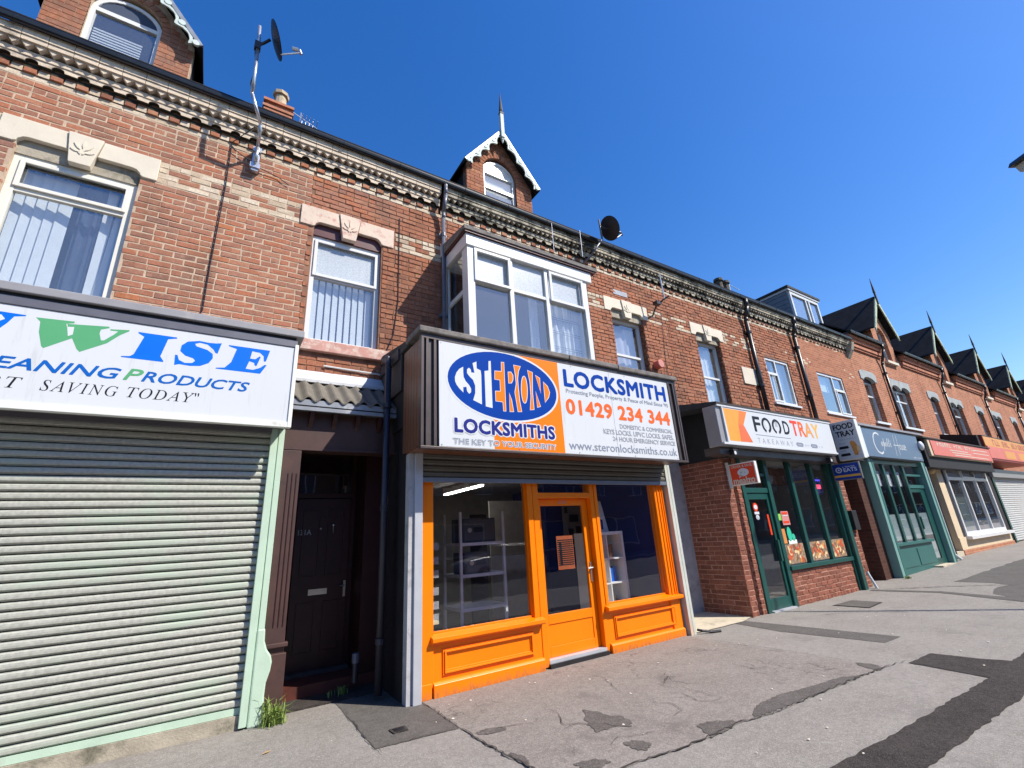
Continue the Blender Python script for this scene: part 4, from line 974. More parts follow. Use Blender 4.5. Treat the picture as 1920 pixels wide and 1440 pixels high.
# ================================================================ FAR HOUSES
def far_house(x0, label):
    y = 6.4; W_ = 6.75; xc = x0+3.95
    h = thing('terraced_house', (x0, y, 0), label, 'house', 'far brick houses with tall gabled dormers')
    holes = [(x0+.55, x0+1.62, 4.8, 6.55), (x0+3.1, x0+4.95, 4.8, 6.55), (xc-.42, xc+.42, 7.62, 9.1)]
    mb = MB(); wall_core(mb, x0+.01, x0+W_-.01, 3.0, 7.85, y, y+.3, [q for q in holes if q[2] < 7]+[(xc-.42, xc+.42, 7.62, 7.85)])
    mb.build('wall', M['far'], h)
    # gabled dormer front flush with the wall
    ze, ap, hw = 8.85, 10.62, .92; sl = 1.42
    out = [(xc-hw, 7.85), (xc-hw, ze+.1), (xc, ze+.1+hw*sl), (xc+hw, ze+.1), (xc+hw, 7.85), (xc+.42, 7.85), (xc+.42, 8.9)]
    for i in range(1, 8): t = math.pi*i/8; out.append((xc+.42*math.cos(t), 8.9+.3*math.sin(t)))
    out += [(xc-.42, 8.9), (xc-.42, 7.85)]
    d = MB().prism(out, y, y+.3).build('dormer', M['far'], h)
    for s in (-1, 1):
        MB().prism([(y+.3, 7.7), (y+.3, ze+.1), (8.2, ze+.1)], xc+s*hw-(0.06 if s > 0 else 0), xc+s*hw+(0 if s > 0 else 0.06), M=lambda u, v, q: (q, u, v)).build('dormer_cheek', M['slate'], d)
        H2 = 1.18
        yb = 6.3+(ap-8.15)/math.tan(R(40))+.4
        MB().prism([(xc, ap), (xc+s*H2, ap-H2*sl), (xc+s*H2, ap-H2*sl-.07), (xc, ap-.09)], y-.22, yb).build('dormer_roof', M['slate'], d)
        MB().prism([(xc, ap-.03), (xc+s*(H2+.01), ap-.03-(H2+.01)*sl), (xc+s*(H2+.01), ap-.27-(H2+.01)*sl+.05), (xc, ap-.30)], y-.265, y-.225).build('bargeboard', M['bargegreen'], d)
    f = MB(); f.box(xc-.04, xc+.04, y-.31, y-.25, ap-.4, ap+.15); f.cyl((xc, y-.28, ap+.15), (xc, y-.28, ap+.85), .05, 6, .008); f.build('finial', M['darkwood'], d)
    window(d, xc-.42, xc+.42, 7.64, 9.15, y+.13, M['upvc'], M['glass'], rows=(8.6,), fw=.07)
    box('dormer_sill', M['stone'] if x0 < 20 else M['greystone'], d, xc-.55, xc+.55, y-.12, y+.02, 7.50, 7.61)
    # moulded brick eaves either side of the dormer
    for a, b in ((x0+.02, xc-hw-.05), (xc+hw+.25, x0+W_-.02)):
        for (yy, za, zb) in ((-.06, 7.60, 7.68), (-.10, 7.68, 7.80), (-.15, 7.85, 7.98), (-.20, 7.98, 8.08)):
            box('eaves_moulding', M['farR'], h, a, b, y+yy, y+.03, za, zb)
        box('upper_wall', M['far'], h, a, b, y-.03, y+.27, 7.80, 8.05)
        gutter(h, a-.04, b+.04, y-.31, y-.205, 8.19, depth=.09)
        box('gutter_board', M['darkwood'], h, a, b, y-.20, y+.27, 8.085, 8.16)
    t = math.tan(R(40)); zr = 8.13+(11-6.1)*t
    for a, b in ((x0, xc-hw+.0), (xc-hw, xc+hw), (xc+hw, x0+W_)):
        ys_ = 6.1 if a != xc-hw else 6.7
        z_ = 8.13+(ys_-6.1)*t
        MB().prism([(ys_, z_), (11, zr), (15.9, 8.13), (15.8, 8.0), (11, zr-.1), (ys_, z_-.06)], a, b, M=lambda u, v, q: (q, u, v)).build('roof', M['slate'], h)
    mb = MB(); mb.box(x0+.02, x0+W_-.02, 15.6, 15.8, 0, 8.1); mb.box(x0+.02, x0+.1, 8.2, 15.6, 0, 8.1); mb.box(x0+W_-.1, x0+W_-.02, 8.2, 15.6, 0, 8.1); mb.build('rear_wall', M['far'], h)
    # lintels of grey stone with arched undersides
    def arched(x1, x2, n):
        ow = (x2-x1-.0)/n; pts = [(x1-.16, 6.42), (x1-.16, 6.80), (x2+.16, 6.80), (x2+.16, 6.42), (x2, 6.42)]
        if n == 1: pts = [(x1-.16, 6.42), (x1-.16, 6.72), (x1+.1, 6.80), (x2-.1, 6.80), (x2+.16, 6.72), (x2+.16, 6.42), (x2, 6.42)]
        for k in range(n):
            c = x2-ow*(k+.5)
            for i in range(0, 9):
                t_ = math.pi*i/8; pts.append((c+(ow/2-.04)*math.cos(t_), 6.38+.17*math.sin(t_)))
        pts += [(x1, 6.42)]
        MB().prism(pts, y-.03, y+.1).build('arched_lintel', M['greystone'], h)
        box('window_head_panel', M['darkwood'], h, x1, x2, y+.12, y+.15, 6.40, 6.56)
    arched(x0+.55, x0+1.62, 1); arched(x0+3.1, x0+4.95, 2)
    w = window(h, x0+.55, x0+1.62, 4.8, 6.42, y+.15, M['upvc'], M['glass_sky'], rows=(5.85,), fw=.08)
    w = window(h, x0+3.1, x0+4.95, 4.8, 6.42, y+.15, M['upvc'], M['glass_sky'], cols=(x0+4.02,), rows=(5.95,), fw=.08)
    curtain(w, x0+3.2, x0+3.95, 4.9, 6.3, y+.4, 'netcurtain', .01, .2)
    for a, b in ((x0+.5, x0+1.67), (x0+3.05, x0+5.0)): box('window_sill', M['greystone'] if x0 > 20 else M['upvc'], h, a, b, y-.07, y+.15, 4.72, 4.80)
    return h
fl = ['brick house with the nearest tall dark slate gabled dormer, its bargeboard pale green', 'brick house with second tall slate gabled dormer counted from the box dormer',
      'brick house with third tall slate gabled dormer counted from the box dormer', 'brick house with fourth tall slate gabled dormer, near the right edge', 'last brick gabled house at the far right edge of the row']
fh = far_house(19.15, fl[0])
def copytree(o, wpos, parent=None):
    c = o.copy(); c.parent = None
    place(c, wpos, parent)
    for ch in list(o.children): copytree(ch, wpos+(WP[ch]-WP[o]), c)
    return c
for i in range(1, 5):
    c = copytree(fh, WP[fh]+Vector((6.75*i, 0, 0))); c['label'] = fl[i]
gw_ = MB().prism([(49.25, 8.9), (50.1, 10.25), (50.95, 8.9)], 6.36, 6.395).build('white_gable_board', M['upvc'], c)
bpy.context.view_layer.update()

# ================================================================ DOWNPIPES
def downpipe(x, z0, z1, mat, label, y=6.29, r=.04, offs=None, hop=True, ztop=7.79, ytop=6.175):
    t = thing('downpipe', (x, y, z0), label, 'downpipe')
    mb = MB(); mb.tube([(x, ytop, ztop), (x, ytop, ztop-.22), (x, y-.02, z1), (x, y, z1-.12), (x, y, z0)], r, 10); mb.build('pipe', M[mat], t, smooth=True)
    z = z1-.5
    while z > z0+.2:
        mb = MB(); mb.cyl((x, y, z), (x, y, z+.07), r*1.25, 10); mb.box(x-r*1.9, x+r*1.9, y+r*.4, y+.11-.0, z+.01, z+.06); mb.build('bracket', M[mat], t); z -= 1.6
    return t
downpipe(2.86, 4.05, 7.25, 'pipegrey', 'grey downpipe beside the white bay window, running down to the locksmith sign', y=6.30, r=.036)
downpipe(12.36, 3.95, 7.25, 'pipeblack', 'black downpipe passing the white wall plaque', y=6.30, r=.06)
downpipe(15.02, 3.95, 7.25, 'pipeblack', 'black downpipe between the two flush white windows', y=6.30, r=.06)
for i in range(4):
    downpipe(19.15+2.75+6.75*i, 3.9, 7.4, 'pipeblack', ['dark red downpipe on the house with the nearest gabled dormer', 'dark downpipe on the house with the second gabled dormer', 'dark downpipe on the house with the third gabled dormer', 'dark downpipe on the house with the fourth gabled dormer'][i], y=6.32, r=.05, ztop=8.1, ytop=6.13)
# ================================================================ LOCKSMITH SIGN BOX
YS = 4.8
sb = thing('shop_sign', (4.2, YS, 2.62), 'large white orange and blue locksmith fascia sign with an oval logo, above the orange shopfront', 'shop sign', 'fascia signs over the shops')
mb = MB(); mb.box(1.90, 6.52, YS+.06, 5.36, 2.64, 3.99); mb.build('box_body', M['brownclad'], sb)
for k in range(6):
    y = YS+.07+k*.093; MB().box(1.882, 1.90, y, y+.085, 2.65, 3.98).build('side_board', M['brownclad'], sb)
MB().box(1.90, 6.52, 5.36, 6.40, 3.0, 4.0).build('rear_housing', M['blackbox'], sb)
mb = MB(); mb.box(1.87, 6.54, YS-.01, YS+.06, 3.965, 4.02); mb.box(1.87, 6.54, YS-.01, YS+.06, 2.605, 2.635)
for a in (1.87, 1.93, 2.03, 6.33, 6.45, 6.50): mb.box(a, a+.035, YS-.012, YS+.05, 2.636, 3.964)
mb.box(1.905, 2.09, YS+.02, YS+.059, 2.64, 3.96); mb.box(6.32, 6.50, YS+.02, YS+.059, 2.64, 3.96)
mb.build('frame', M['brownframe'], sb, bev=.003)
for a, b in ((1.83, 4.15), (4.16, 5.15), (5.16, 6.56)):
    dz = 0.0 if a > 5 else .012
    MB().box(a, b, YS-.05, YS+.45, 4.02+dz, 4.10+dz).build('coping', M['coping'], sb, bev=.015)
MB().prism([(YS+.40, 4.02), (YS+.40, 4.10), (6.40, 4.30), (6.40, 4.02)], 1.86, 6.54, M=lambda u, v, q: (q, u, v)).build('box_roof', M['felt'], sb)
pan = MB().box(2.10, 6.31, YS-.006, YS+.02, 2.64, 3.965).build('panel', M['white_panel'], sb)
def fl_(name, poly, mat, d, parent=pan, MM=FX):
    mb = MB(); n = len(poly)
    a = sum(poly[i][0]*poly[(i+1) % n][1]-poly[(i+1) % n][0]*poly[i][1] for i in range(n))
    if a < 0: poly = poly[::-1]
    mb.flat(poly, d, M=MM); return mb.build(name, M[mat], parent)
D0 = YS-.0066
fl_('orange_field', [(2.835, 2.642), (3.945, 2.642), (3.945, 3.96), (3.0, 3.96), (2.835, 3.9)], 'orange_print', D0)
fl_('oval_outline', ellipse(3.050, 3.488, .862, .487, rot=-.02), 'white_print', D0-.0006)
fl_('oval_logo', ellipse(3.046, 3.488, .835, .462, rot=-.02), 'blue_print', D0-.0012)
def scale_poly(p, k):
    cx = sum(q[0] for q in p)/len(p); cz = sum(q[1] for q in p)/len(p)
    out = []
    n = len(p); area = sum(p[i][0]*p[(i+1) % n][1]-p[(i+1) % n][0]*p[i][1] for i in range(n)); sg = 1 if area > 0 else -1
    for i in range(n):
        a = Vector(p[i-1]); b = Vector(p[i]); c = Vector(p[(i+1) % n])
        n1 = Vector(((b-a).y, -(b-a).x)).normalized()*sg; n2 = Vector(((c-b).y, -(c-b).x)).normalized()*sg
        m = (n1+n2); m = m.normalized() if m.length > 1e-4 else n1
        out.append(tuple(b+m*k))
    return out
WH = [[(2.426,3.664),(2.372,3.627),(2.333,3.576),(2.309,3.511),(2.311,3.456),(2.33,3.414),(2.367,3.369),(2.421,3.323),(2.42,3.392),(2.465,3.403),(2.471,3.349),(2.5,3.315),(2.527,3.339),(2.529,3.384),(2.503,3.431),(2.457,3.475),(2.429,3.528),(2.425,3.595)],
 [(2.479,3.638),(2.508,3.663),(2.534,3.64),(2.539,3.603),(2.584,3.605),(2.561,3.734),(2.617,3.764),(2.618,3.67),(2.675,3.65),(2.681,3.587),(2.676,3.197),(2.554,3.24),(2.586,3.335),(2.588,3.436),(2.56,3.506),(2.513,3.545),(2.478,3.586)],
 [(2.797,3.799),(2.83,3.808),(2.828,3.165),(2.73,3.177),(2.731,3.652),(2.791,3.667)]]
OR = [[(2.995,3.813),(3.031,3.816),(3.023,3.147),(2.992,3.144),(2.989,3.265),(2.883,3.267),(2.884,3.395),(2.96,3.402),(2.96,3.562),(2.882,3.562),(2.888,3.673),(2.99,3.681)],
 [(3.094,3.688),(3.137,3.694),(3.162,3.655),(3.16,3.594),(3.134,3.545),(3.093,3.537)],
 [(3.189,3.803),(3.293,3.8),(3.256,3.73),(3.234,3.617),(3.237,3.472),(3.245,3.307),(3.268,3.162),(3.214,3.157),(3.185,3.416),(3.215,3.541),(3.207,3.686)],
 [(3.091,3.395),(3.118,3.304),(3.141,3.15),(3.088,3.145)],
 ellipse(3.336, 3.475, .045, .19, 20, rot=-.05),
 [(3.412,3.76),(3.488,3.74),(3.476,3.625),(3.464,3.452),(3.471,3.212),(3.411,3.2),(3.441,3.388),(3.441,3.596)],
 [(3.54,3.707),(3.605,3.674),(3.607,3.457)], [(3.522,3.471),(3.582,3.265),(3.533,3.248)],
 [(3.667,3.626),(3.728,3.571),(3.759,3.487),(3.733,3.41),(3.67,3.331),(3.674,3.427)]]
for p in WH: fl_('logo_lettering', p, 'white_print', D0-.0018)
for p in OR:
    fl_('logo_lettering_edge', scale_poly(p, .010), 'white_print', D0-.0018); fl_('logo_lettering', p, 'orange_print', D0-.0024)
def tx(body, u0, u1, v0, v1, mat, d=D0-.001, parent=pan, name='lettering', MM=FX, **k): return textmesh(body, MM, u0, u1, v0, v1, M[mat], name, parent, d, **k)
tx('LOCKSMITHS', 2.275, 3.81, 2.797, 3.013, 'white_print', D0-.002, bold=.13, name='lettering_outline', spacing=1.05)
tx('LOCKSMITHS', 2.29, 3.79, 2.813, 2.998, 'navy_print', D0-.0034, bold=.055, spacing=1.05)
tx('THE KEY TO YOUR SECURITY', 2.265, 3.80, 2.672, 2.755, 'white_print', D0-.0015, bold=.10, name='lettering_outline')
tx('THE KEY TO YOUR SECURITY', 2.275, 3.79, 2.68, 2.748, 'grey_print', D0-.003, bold=.02)
tx('LOCKSMITH', 4.035, 6.235, 3.61, 3.885, 'blue_print', bold=.05, spacing=1.07)
tx("Protecting People, Property & Peace of Mind Since '95", 4.06, 6.255, 3.50, 3.585, 'grey_print', bold=.012)
tx('01429 234 344', 4.03, 6.245, 3.20, 3.435, 'phone_print', bold=.05, spacing=1.06)
tx('DOMESTIC & COMMERICIAL', 5.05, 6.255, 3.068, 3.137, 'pale_print', bold=.03)
tx('KEYS LOCKS. UPVC LOCKS. SAFES.', 4.70, 6.255, 2.963, 3.042, 'pale_print', bold=.03)
tx('24 HOUR EMERGENCY SERVICE', 4.87, 6.27, 2.866, 2.937, 'pale_print', bold=.03)
tx('www.steronlocksmiths.co.uk', 4.02, 6.28, 2.70, 2.82, 'grey_print', bold=.01)

for x in (4.95,): MB().box(x, x+.004, YS-.0072, YS-.006, 2.645, 3.96).build('panel_seam', M['grey_print'], pan)
for x in (2.13, 3.2, 4.2, 5.3, 6.28):
    for z in (2.66, 3.945):
        mb = MB(); mb.cyl((x, YS-.006, z), (x, YS-.011, z), .007, 8); mb.build('screw', M['brass'], pan)
# ================================================================ ORANGE SHOPFRONT
sf = thing('shopfront', (4.25, 5.37, 0), 'bright orange timber locksmith shopfront with a central glazed door', 'shopfront', 'shopfronts along the street')
O = M['orange']
def ob(name, *a, **k): return MB().box(*a).build(name, O, sf, bev=k.get('bev', .006))
ob('pilaster', 2.10, 2.258, 5.35, 5.50, .10, 2.62); ob('pilaster', 6.235, 6.46, 5.35, 5.50, .10, 2.62)
ob('pilaster_base', 2.095, 2.235, 5.335, 5.49, 0, .15)
ob('mullion', 3.655, 3.74, 5.36, 5.50, .60, 2.62); ob('mullion', 3.75, 3.845, 5.365, 5.52, .02, 2.62)
ob('mullion', 4.81, 4.885, 5.365, 5.52, .02, 2.62); ob('mullion', 4.892, 4.95, 5.355, 5.50, .60, 2.62)
for x in (6.29, 6.36, 6.41): MB().box(x, x+.018, 5.335, 5.352, .60, 2.62).build('pilaster_bead', O, sf, bev=.004)
def stall(a, b, zb):
    p = MB().box(a, b, 5.375, 5.52, .02, .53).build('stall_riser', O, sf)
    s_ = MB().prism([(5.285, .545), (5.285, .585), (5.40, .615), (5.52, .615), (5.52, .53), (5.30, .53)], a-.02, b+.03, M=lambda u, v, q: (q, u, v)).build('sill', O, sf, bev=.004)
    MB().prism([(5.325, 0), (5.325, zb), (5.345, zb+.02), (5.375, zb+.025), (5.375, 0)], a+.01, b, M=lambda u, v, q: (q, u, v)).build('skirting', O, sf, bev=.003)
    m0, m1, n0, n1 = a+.13, b-.13, zb+.07, .455
    for k, (w, d) in enumerate(((0, .018), (.018, .032), (.034, .014))):
        q0, q1, r0, r1 = m0+w, m1-w, n0+w, n1-w; t = .018
        mb = MB(); mb.box(q0, q1, 5.375-d, 5.378, r0, r0+t); mb.box(q0, q1, 5.375-d, 5.378, r1-t, r1); mb.box(q0, q0+t, 5.375-d+.001, 5.378, r0+t, r1-t); mb.box(q1-t, q1, 5.375-d+.001, 5.378, r0+t, r1-t)
        mb.build('panel_moulding', O, p, bev=.003)
stall(2.245, 3.745, .125); stall(4.885, 6.455, .10)
MB().box(2.25, 3.66, 5.43, 5.436, .615, 2.6).build('shop_window', M['glass_shop'], sf)
MB().box(4.945, 6.24, 5.43, 5.436, .615, 2.6).build('shop_window', M['glass_shop'], sf)
for a, b in ((2.258, 3.655), (4.95, 6.235)):
    mb = MB(); mb.box(a, a+.02, 5.40, 5.43, .615, 2.6); mb.box(b-.02, b, 5.40, 5.43, .615, 2.6); mb.box(a+.02, b-.02, 5.40, 5.43, .615, .635); mb.build('glazing_bead', O, sf, bev=.003)
ob('door_transom', 3.845, 4.81, 5.37, 5.50, 2.10, 2.18); MB().box(3.85, 4.80, 5.44, 5.446, 2.18, 2.6).build('fanlight', M['glass_shop'], sf)
dr = MB(); dr.box(3.855, 3.93, 5.45, 5.495, .095, 2.095); dr.box(4.70, 4.80, 5.45, 5.495, .095, 2.095); dr.box(3.93, 4.70, 5.45, 5.495, 2.0, 2.095); dr.box(3.93, 4.70, 5.45, 5.495, .095, .22); dr.box(3.93, 4.70, 5.45, 5.495, .48, .595); dr.box(3.93, 4.70, 5.462, 5.485, .22, .48)
door = dr.build('door', O, sf, bev=.004)
MB().box(3.93, 4.70, 5.468, 5.474, .595, 2.0).build('door_pane', M['glass_shop'], door)
mb = MB(); mb.box(4.735, 4.77, 5.438, 5.45, .93, 1.20); mb.cyl((4.752, 5.44, 1.12), (4.752, 5.40, 1.12), .012, 8); mb.cyl((4.752, 5.402, 1.12), (4.66, 5.402, 1.115), .010, 8); mb.build('door_handle', M['brass'], door)
tx('131', 4.26, 4.40, 2.025, 2.075, 'pale_print', 5.447, parent=door, name='door_number')
# opening hours sheet
hr = MB().box(4.19, 4.49, 5.480, 5.483, 1.13, 1.58).build('opening_hours_sheet', pmat('hours_sheet_orange', (.42, .10, .03), .5), door)  # orange dimmed: the shade behind the door glass is in the colour
mb = MB()
for k in range(13): mb.box(4.20, 4.48, 5.477, 5.4785, 1.185+k*.0275, 1.198+k*.0275)
mb.box(4.235, 4.272, 5.4755, 5.477, 1.19, 1.50)
mb.build('printed_lines', M['black_print'], hr)
MB().box(3.83, 4.83, 5.33, 5.50, -.02, .055).build('threshold', M['pipeblack'], sf)
MB().box(3.84, 4.82, 5.36, 5.50, .055, .093).build('threshold_bar', M['alu'], sf)
# roller shutter, nearly fully raised
for k in range(4):
    z = 2.355+k*.075
    MB().prism([(5.30, z), (5.285, z+.02), (5.283, z+.055), (5.30, z+.073), (5.315, z+.073), (5.315, z)], 2.09, 6.52, M=lambda u, v, q: (q, u, v)).build('shutter_slat', M['slatgrey'], sf)
MB().box(2.09, 6.52, 5.275, 5.325, 2.295, 2.352).build('shutter_bottom_bar', M['alubar'], sf, bev=.004)
MB().box(1.995, 2.092, 5.27, 5.40, 0, 2.64).build('guide_post', M['alu'], sf, bev=.004)
MB().box(1.93, 1.994, 5.30, 5.42, 0, 2.64).build('side_post', M['greypost'], sf)
mb = MB(); mb.box(6.50, 6.56, 5.27, 5.42, 0, 2.64); mb.box(6.575, 6.63, 5.275, 5.42, 0, 2.64); mb.box(6.56, 6.575, 5.29, 5.42, 0, 2.64); mb.build('guide_post', M['oldpost'], sf, label='weathered cream guide post')
# side and rear walls of the shop unit
MB().box(1.93, 2.0, 5.42, 6.7, 0, 3.0).build('side_wall', M['blackwall'], sf)
MB().box(6.55, 6.63, 5.42, 6.4, 0, 3.0).build('side_wall', M['greypost'], sf)
# interior
inn = MB().box(2.05, 6.55, 5.52, 10.5, .02, .08).build('shop_floor', pmat('lino_floor', (.28, .28, .30), .5), sf)
MB().box(2.0, 6.6, 5.52, 10.5, 2.66, 2.70).build('shop_ceiling', pmat('ceiling_grey', (.5, .5, .5), .9), sf)
MB().box(2.0, 6.6, 10.2, 10.3, .08, 2.66).build('rear_room_wall', pmat('room_wall_grey', (.34, .33, .31), .9), sf)
MB().box(2.0, 2.05, 6.7, 10.2, .08, 2.66).build('left_room_wall', pmat('side_wall_grey', (.25, .25, .27), .9), sf)
MB().box(6.50, 6.55, 5.55, 10.2, .08, 2.66).build('right_room_wall', pmat('navy_room_wall', (.02, .04, .24), .7, var=.05), sf)
MB().box(5.6, 6.5, 7.6, 7.65, .08, 2.66).build('navy_partition', pmat('navy_partition_paint', (.02, .04, .24), .7, var=.05), sf)
MB().box(4.55, 5.6, 8.0, 8.05, .08, 2.3).build('grey_partition', pmat('partition_grey', (.42, .41, .38), .9), sf)
MB().box(2.10, 3.4, 8.6, 9.2, .08, 1.7).build('display_cabinet', pmat('dark_cabinet', (.03, .03, .04), .6), sf)
fx = thing('strip_light', (4.02, 8.1, 2.52), 'lit white fluorescent strip light on the ceiling inside the locksmith shop', 'strip light')
MB().box(3.99, 4.05, 7.3, 8.9, 2.50, 2.53).build('tube', emat('lit_tube', (1, .95, .85), 9.0), fx)
MB().box(3.98, 4.06, 7.28, 8.92, 2.53, 2.66).build('housing', M['upvc'], fx)
# rack with safes
RK = pmat('pale_rack_paint', (.62, .65, .70), .4)
rk = thing('shelving_rack', (3.4, 6.35, .08), 'grey metal shelving rack with safes behind the left window of the locksmith shop', 'shelving')
for x in (3.03, 3.74):
    for y in (6.2, 6.75): MB().box(x-.018, x+.018, y-.018, y+.018, .08, 1.99).build('upright', RK, rk)
for z in (.28, .70, 1.13, 1.55): MB().box(3.02, 3.75, 6.18, 6.77, z-.03, z+.012).build('shelf', RK, rk)
MB().box(3.45, 3.74, 6.70, 6.72, .1, 1.98).build('side_sheet', M['room'], rk)
for (a, b, c, d, lb) in ((3.10, 3.50, 1.145, 1.43, 'small dark grey keypad safe on the middle rack shelf'), (3.08, 3.62, 1.565, 1.90, 'larger dark safe on the top rack shelf')):
    sfe = thing('safe', ((a+b)/2, 6.35, c), lb, 'safe')
    MB().box(a, b, 6.22, 6.6, c, d).build('body', pmat('safe_grey', (.05, .055, .065), .45), sfe, bev=.006)
    MB().box(a+.02, b-.02, 6.21, 6.219, c+.02, d-.02).build('door', pmat('safe_door', (.075, .08, .095), .45), sfe, bev=.004)
    mb = MB(); mb.cyl((a+.10, 6.21, (c+d)/2), (a+.10, 6.19, (c+d)/2), .032, 16); mb.build('knob', M['brass'], sfe)
    mb = MB(); mb.box(a+.17, a+.33, 6.203, 6.209, (c+d)/2-.03, (c+d)/2+.04); mb.build('keypad', M['dishblack'], sfe)
# white cube shelf and its contents
cs = thing('cube_shelf', (5.55, 6.1, .08), 'white cube shelving unit standing behind the right window of the locksmith shop', 'shelving')
WHT = pmat('white_laminate', (.86, .87, .84), .4, var=.02)
cx0, cx1 = 5.18, 5.93
MB().box(cx0, cx0+.045, 5.90, 6.28, .08, 1.55).build('side_panel', WHT, cs); MB().box(cx1-.045, cx1, 5.90, 6.28, .08, 1.55).build('side_panel', WHT, cs)
MB().box(cx0, cx1, 5.898, 6.282, 1.55, 1.60).build('top', WHT, cs); MB().box(cx0+.045, cx1-.045, 6.26, 6.28, .08, 1.55).build('back', WHT, cs)
MB().box(5.545, 5.567, 5.905, 6.26, .08, 1.55).build('divider', WHT, cs)
for z in (.08, .45, .80, 1.17): MB().box(cx0+.045, cx1-.045, 5.903, 6.26, z, z+.022).build('shelf', WHT, cs)
def item(name, lb, cat, mat, *b, grp=None):
    o = MB().box(*b).build(name, mat, None, bev=.004); tag(o, lb, cat, grp); return o
item('blue_box', 'bright blue packaged product in the lower cube of the white shelf', 'box', M['sky_print'], 5.62, 5.72, 6.0, 6.1, .822, 1.02)
item('blue_box', 'darker blue upright pack standing beside the bright blue pack', 'box', pmat('blue_pack', (.01, .10, .40), .4), 5.73, 5.81, 6.02, 6.12, .822, 1.05)
item('orange_pack', 'brown and orange carton in the top cube of the white shelf', 'box', pmat('brown_pack', (.22, .10, .05), .5), 5.62, 5.76, 6.0, 6.12, 1.192, 1.40)
item('dark_pack', 'small dark packet in the bottom cube of the white shelf', 'box', pmat('dark_pack', (.06, .045, .04), .5), 5.62, 5.74, 6.0, 6.12, .472, .62)
ab = thing('display_board', (5.45, 6.05, 1.6), 'white A-shaped display board with blue pictures on top of the cube shelf', 'display board')
MB().prism([(5.22, 1.60), (5.72, 1.60), (5.60, 2.10), (5.36, 2.10)], 6.0, 6.012).build('board', pmat('board_blue_white', (.55, .62, .70), .5, var=.1, vs=9), ab)
mb = MB()
for (a, b, c, d) in ((5.32, 5.38, 1.78, 1.86), (5.42, 5.46, 1.7, 1.82), (5.50, 5.53, 1.68, 1.84), (5.56, 5.6, 1.64, 1.8), (5.4, 5.5, 1.93, 2.0)): mb.box(a, b, 5.996, 5.999, c, d)
mb.build('pictures', M['navy_print'], ab)
pg = thing('tool_board', (6.2, 7.2, 1.3), 'pale board hung with dark handles on the navy wall behind the right window', 'display board')
MB().box(5.95, 6.42, 7.5, 7.52, 1.35, 2.25).build('board', pmat('tool_board_grey', (.30, .29, .28), .8), pg)
for (a, b, c, d) in ((6.1, 6.32, 1.83, 1.97), (6.07, 6.17, 1.58, 1.7), (6.25, 6.36, 1.58, 1.74), (6.12, 6.2, 1.4, 1.5), (6.0, 6.05, 2.0, 2.12), (6.25, 6.37, 1.38, 1.48)):
    MB().box(a, b, 7.47, 7.5, c, d).build('hanging_lock', M['dishblack'], pg)
for k, z in enumerate((1.22, 1.02, .86, .72, 1.38, 1.55)):
    s_ = MB().box(2.42, 2.52, 5.80, 5.805, z-.05, z+.04).build('notice', pmat('grey_notice', (.30, .32, .34), .6, var=.2, vs=30), None)
    tag(s_, ['pale square notice', 'small label above the table', 'square label just above the table', 'lowest label next to the wooden table', 'dark lock pack', 'topmost lock pack'][k]+' at the left side of the left shop window', 'notice')
tb = thing('counter', (2.35, 5.9, .1), 'pale wooden counter end at the bottom left of the left shop window', 'counter')
MB().prism([(2.10, 5.62), (2.46, 5.66), (2.52, 5.9), (2.4, 6.1), (2.10, 6.1)], .665, .69, M=lambda u, v, d: (u, v, d)).build('worktop', M['wood'], tb)
MB().box(2.12, 2.36, 5.72, 6.0, .08, .664).build('cupboard', pmat('cupboard_brown', (.12, .07, .05), .6), tb)
# lampshade: alarm box and cables on the facade
al = thing('alarm_siren', (8.25, 6.3, 5.1), 'round faded red alarm siren on the brick wall above the end of the locksmith sign', 'alarm box')
mb = MB(); mb.cyl((8.17, 6.39, 5.14), (8.17, 6.24, 5.14), .10, 20); mb.build('drum', M['redalarm'], al, bev=.008)
mb = MB(); mb.cyl((8.17, 6.24, 5.14), (8.17, 6.235, 5.14), .085, 20); mb.build('cover', pmat('pink_cover', (.62, .25, .20), .5), al)
def cable(pts, label, r=.007):
    mb = MB(); mb.tube(pts, r, 6); o = mb.build('cable', M['pipeblack'], None); tag(o, label, 'cable', 'loose cables on the upper brick walls')
cable([(-.19, 6.16, 7.5), (-.44, 6.375, 7.28), (-.425, 6.375, 6.5), (-.43, 6.372, 5.88), (-.44, 6.38, 5.2), (-.435, 6.375, 4.55), (-.47, 6.37, 4.42)], 'thin black cable hanging down the brick wall from the dish mast to the left sign')
cable([(2.08, 6.38, 6.9), (2.085, 6.378, 6.2), (2.09, 6.38, 5.3), (2.03, 6.375, 4.7), (1.92, 6.37, 4.37)], 'thin black cable between the red-silled window and the grey downpipe')
cable([(8.66, 6.375, 6.6), (8.60, 6.38, 5.9), (8.52, 6.375, 5.2), (8.50, 6.37, 4.4)], 'thin black cable beside the round red alarm siren', .006)
cable([(-.43, 6.36, 7.18), (-.1, 6.35, 6.98), (.2, 6.37, 6.93), (.35, 6.37, 6.85)], 'short slack black cable under the foot of the dish mast', .006)

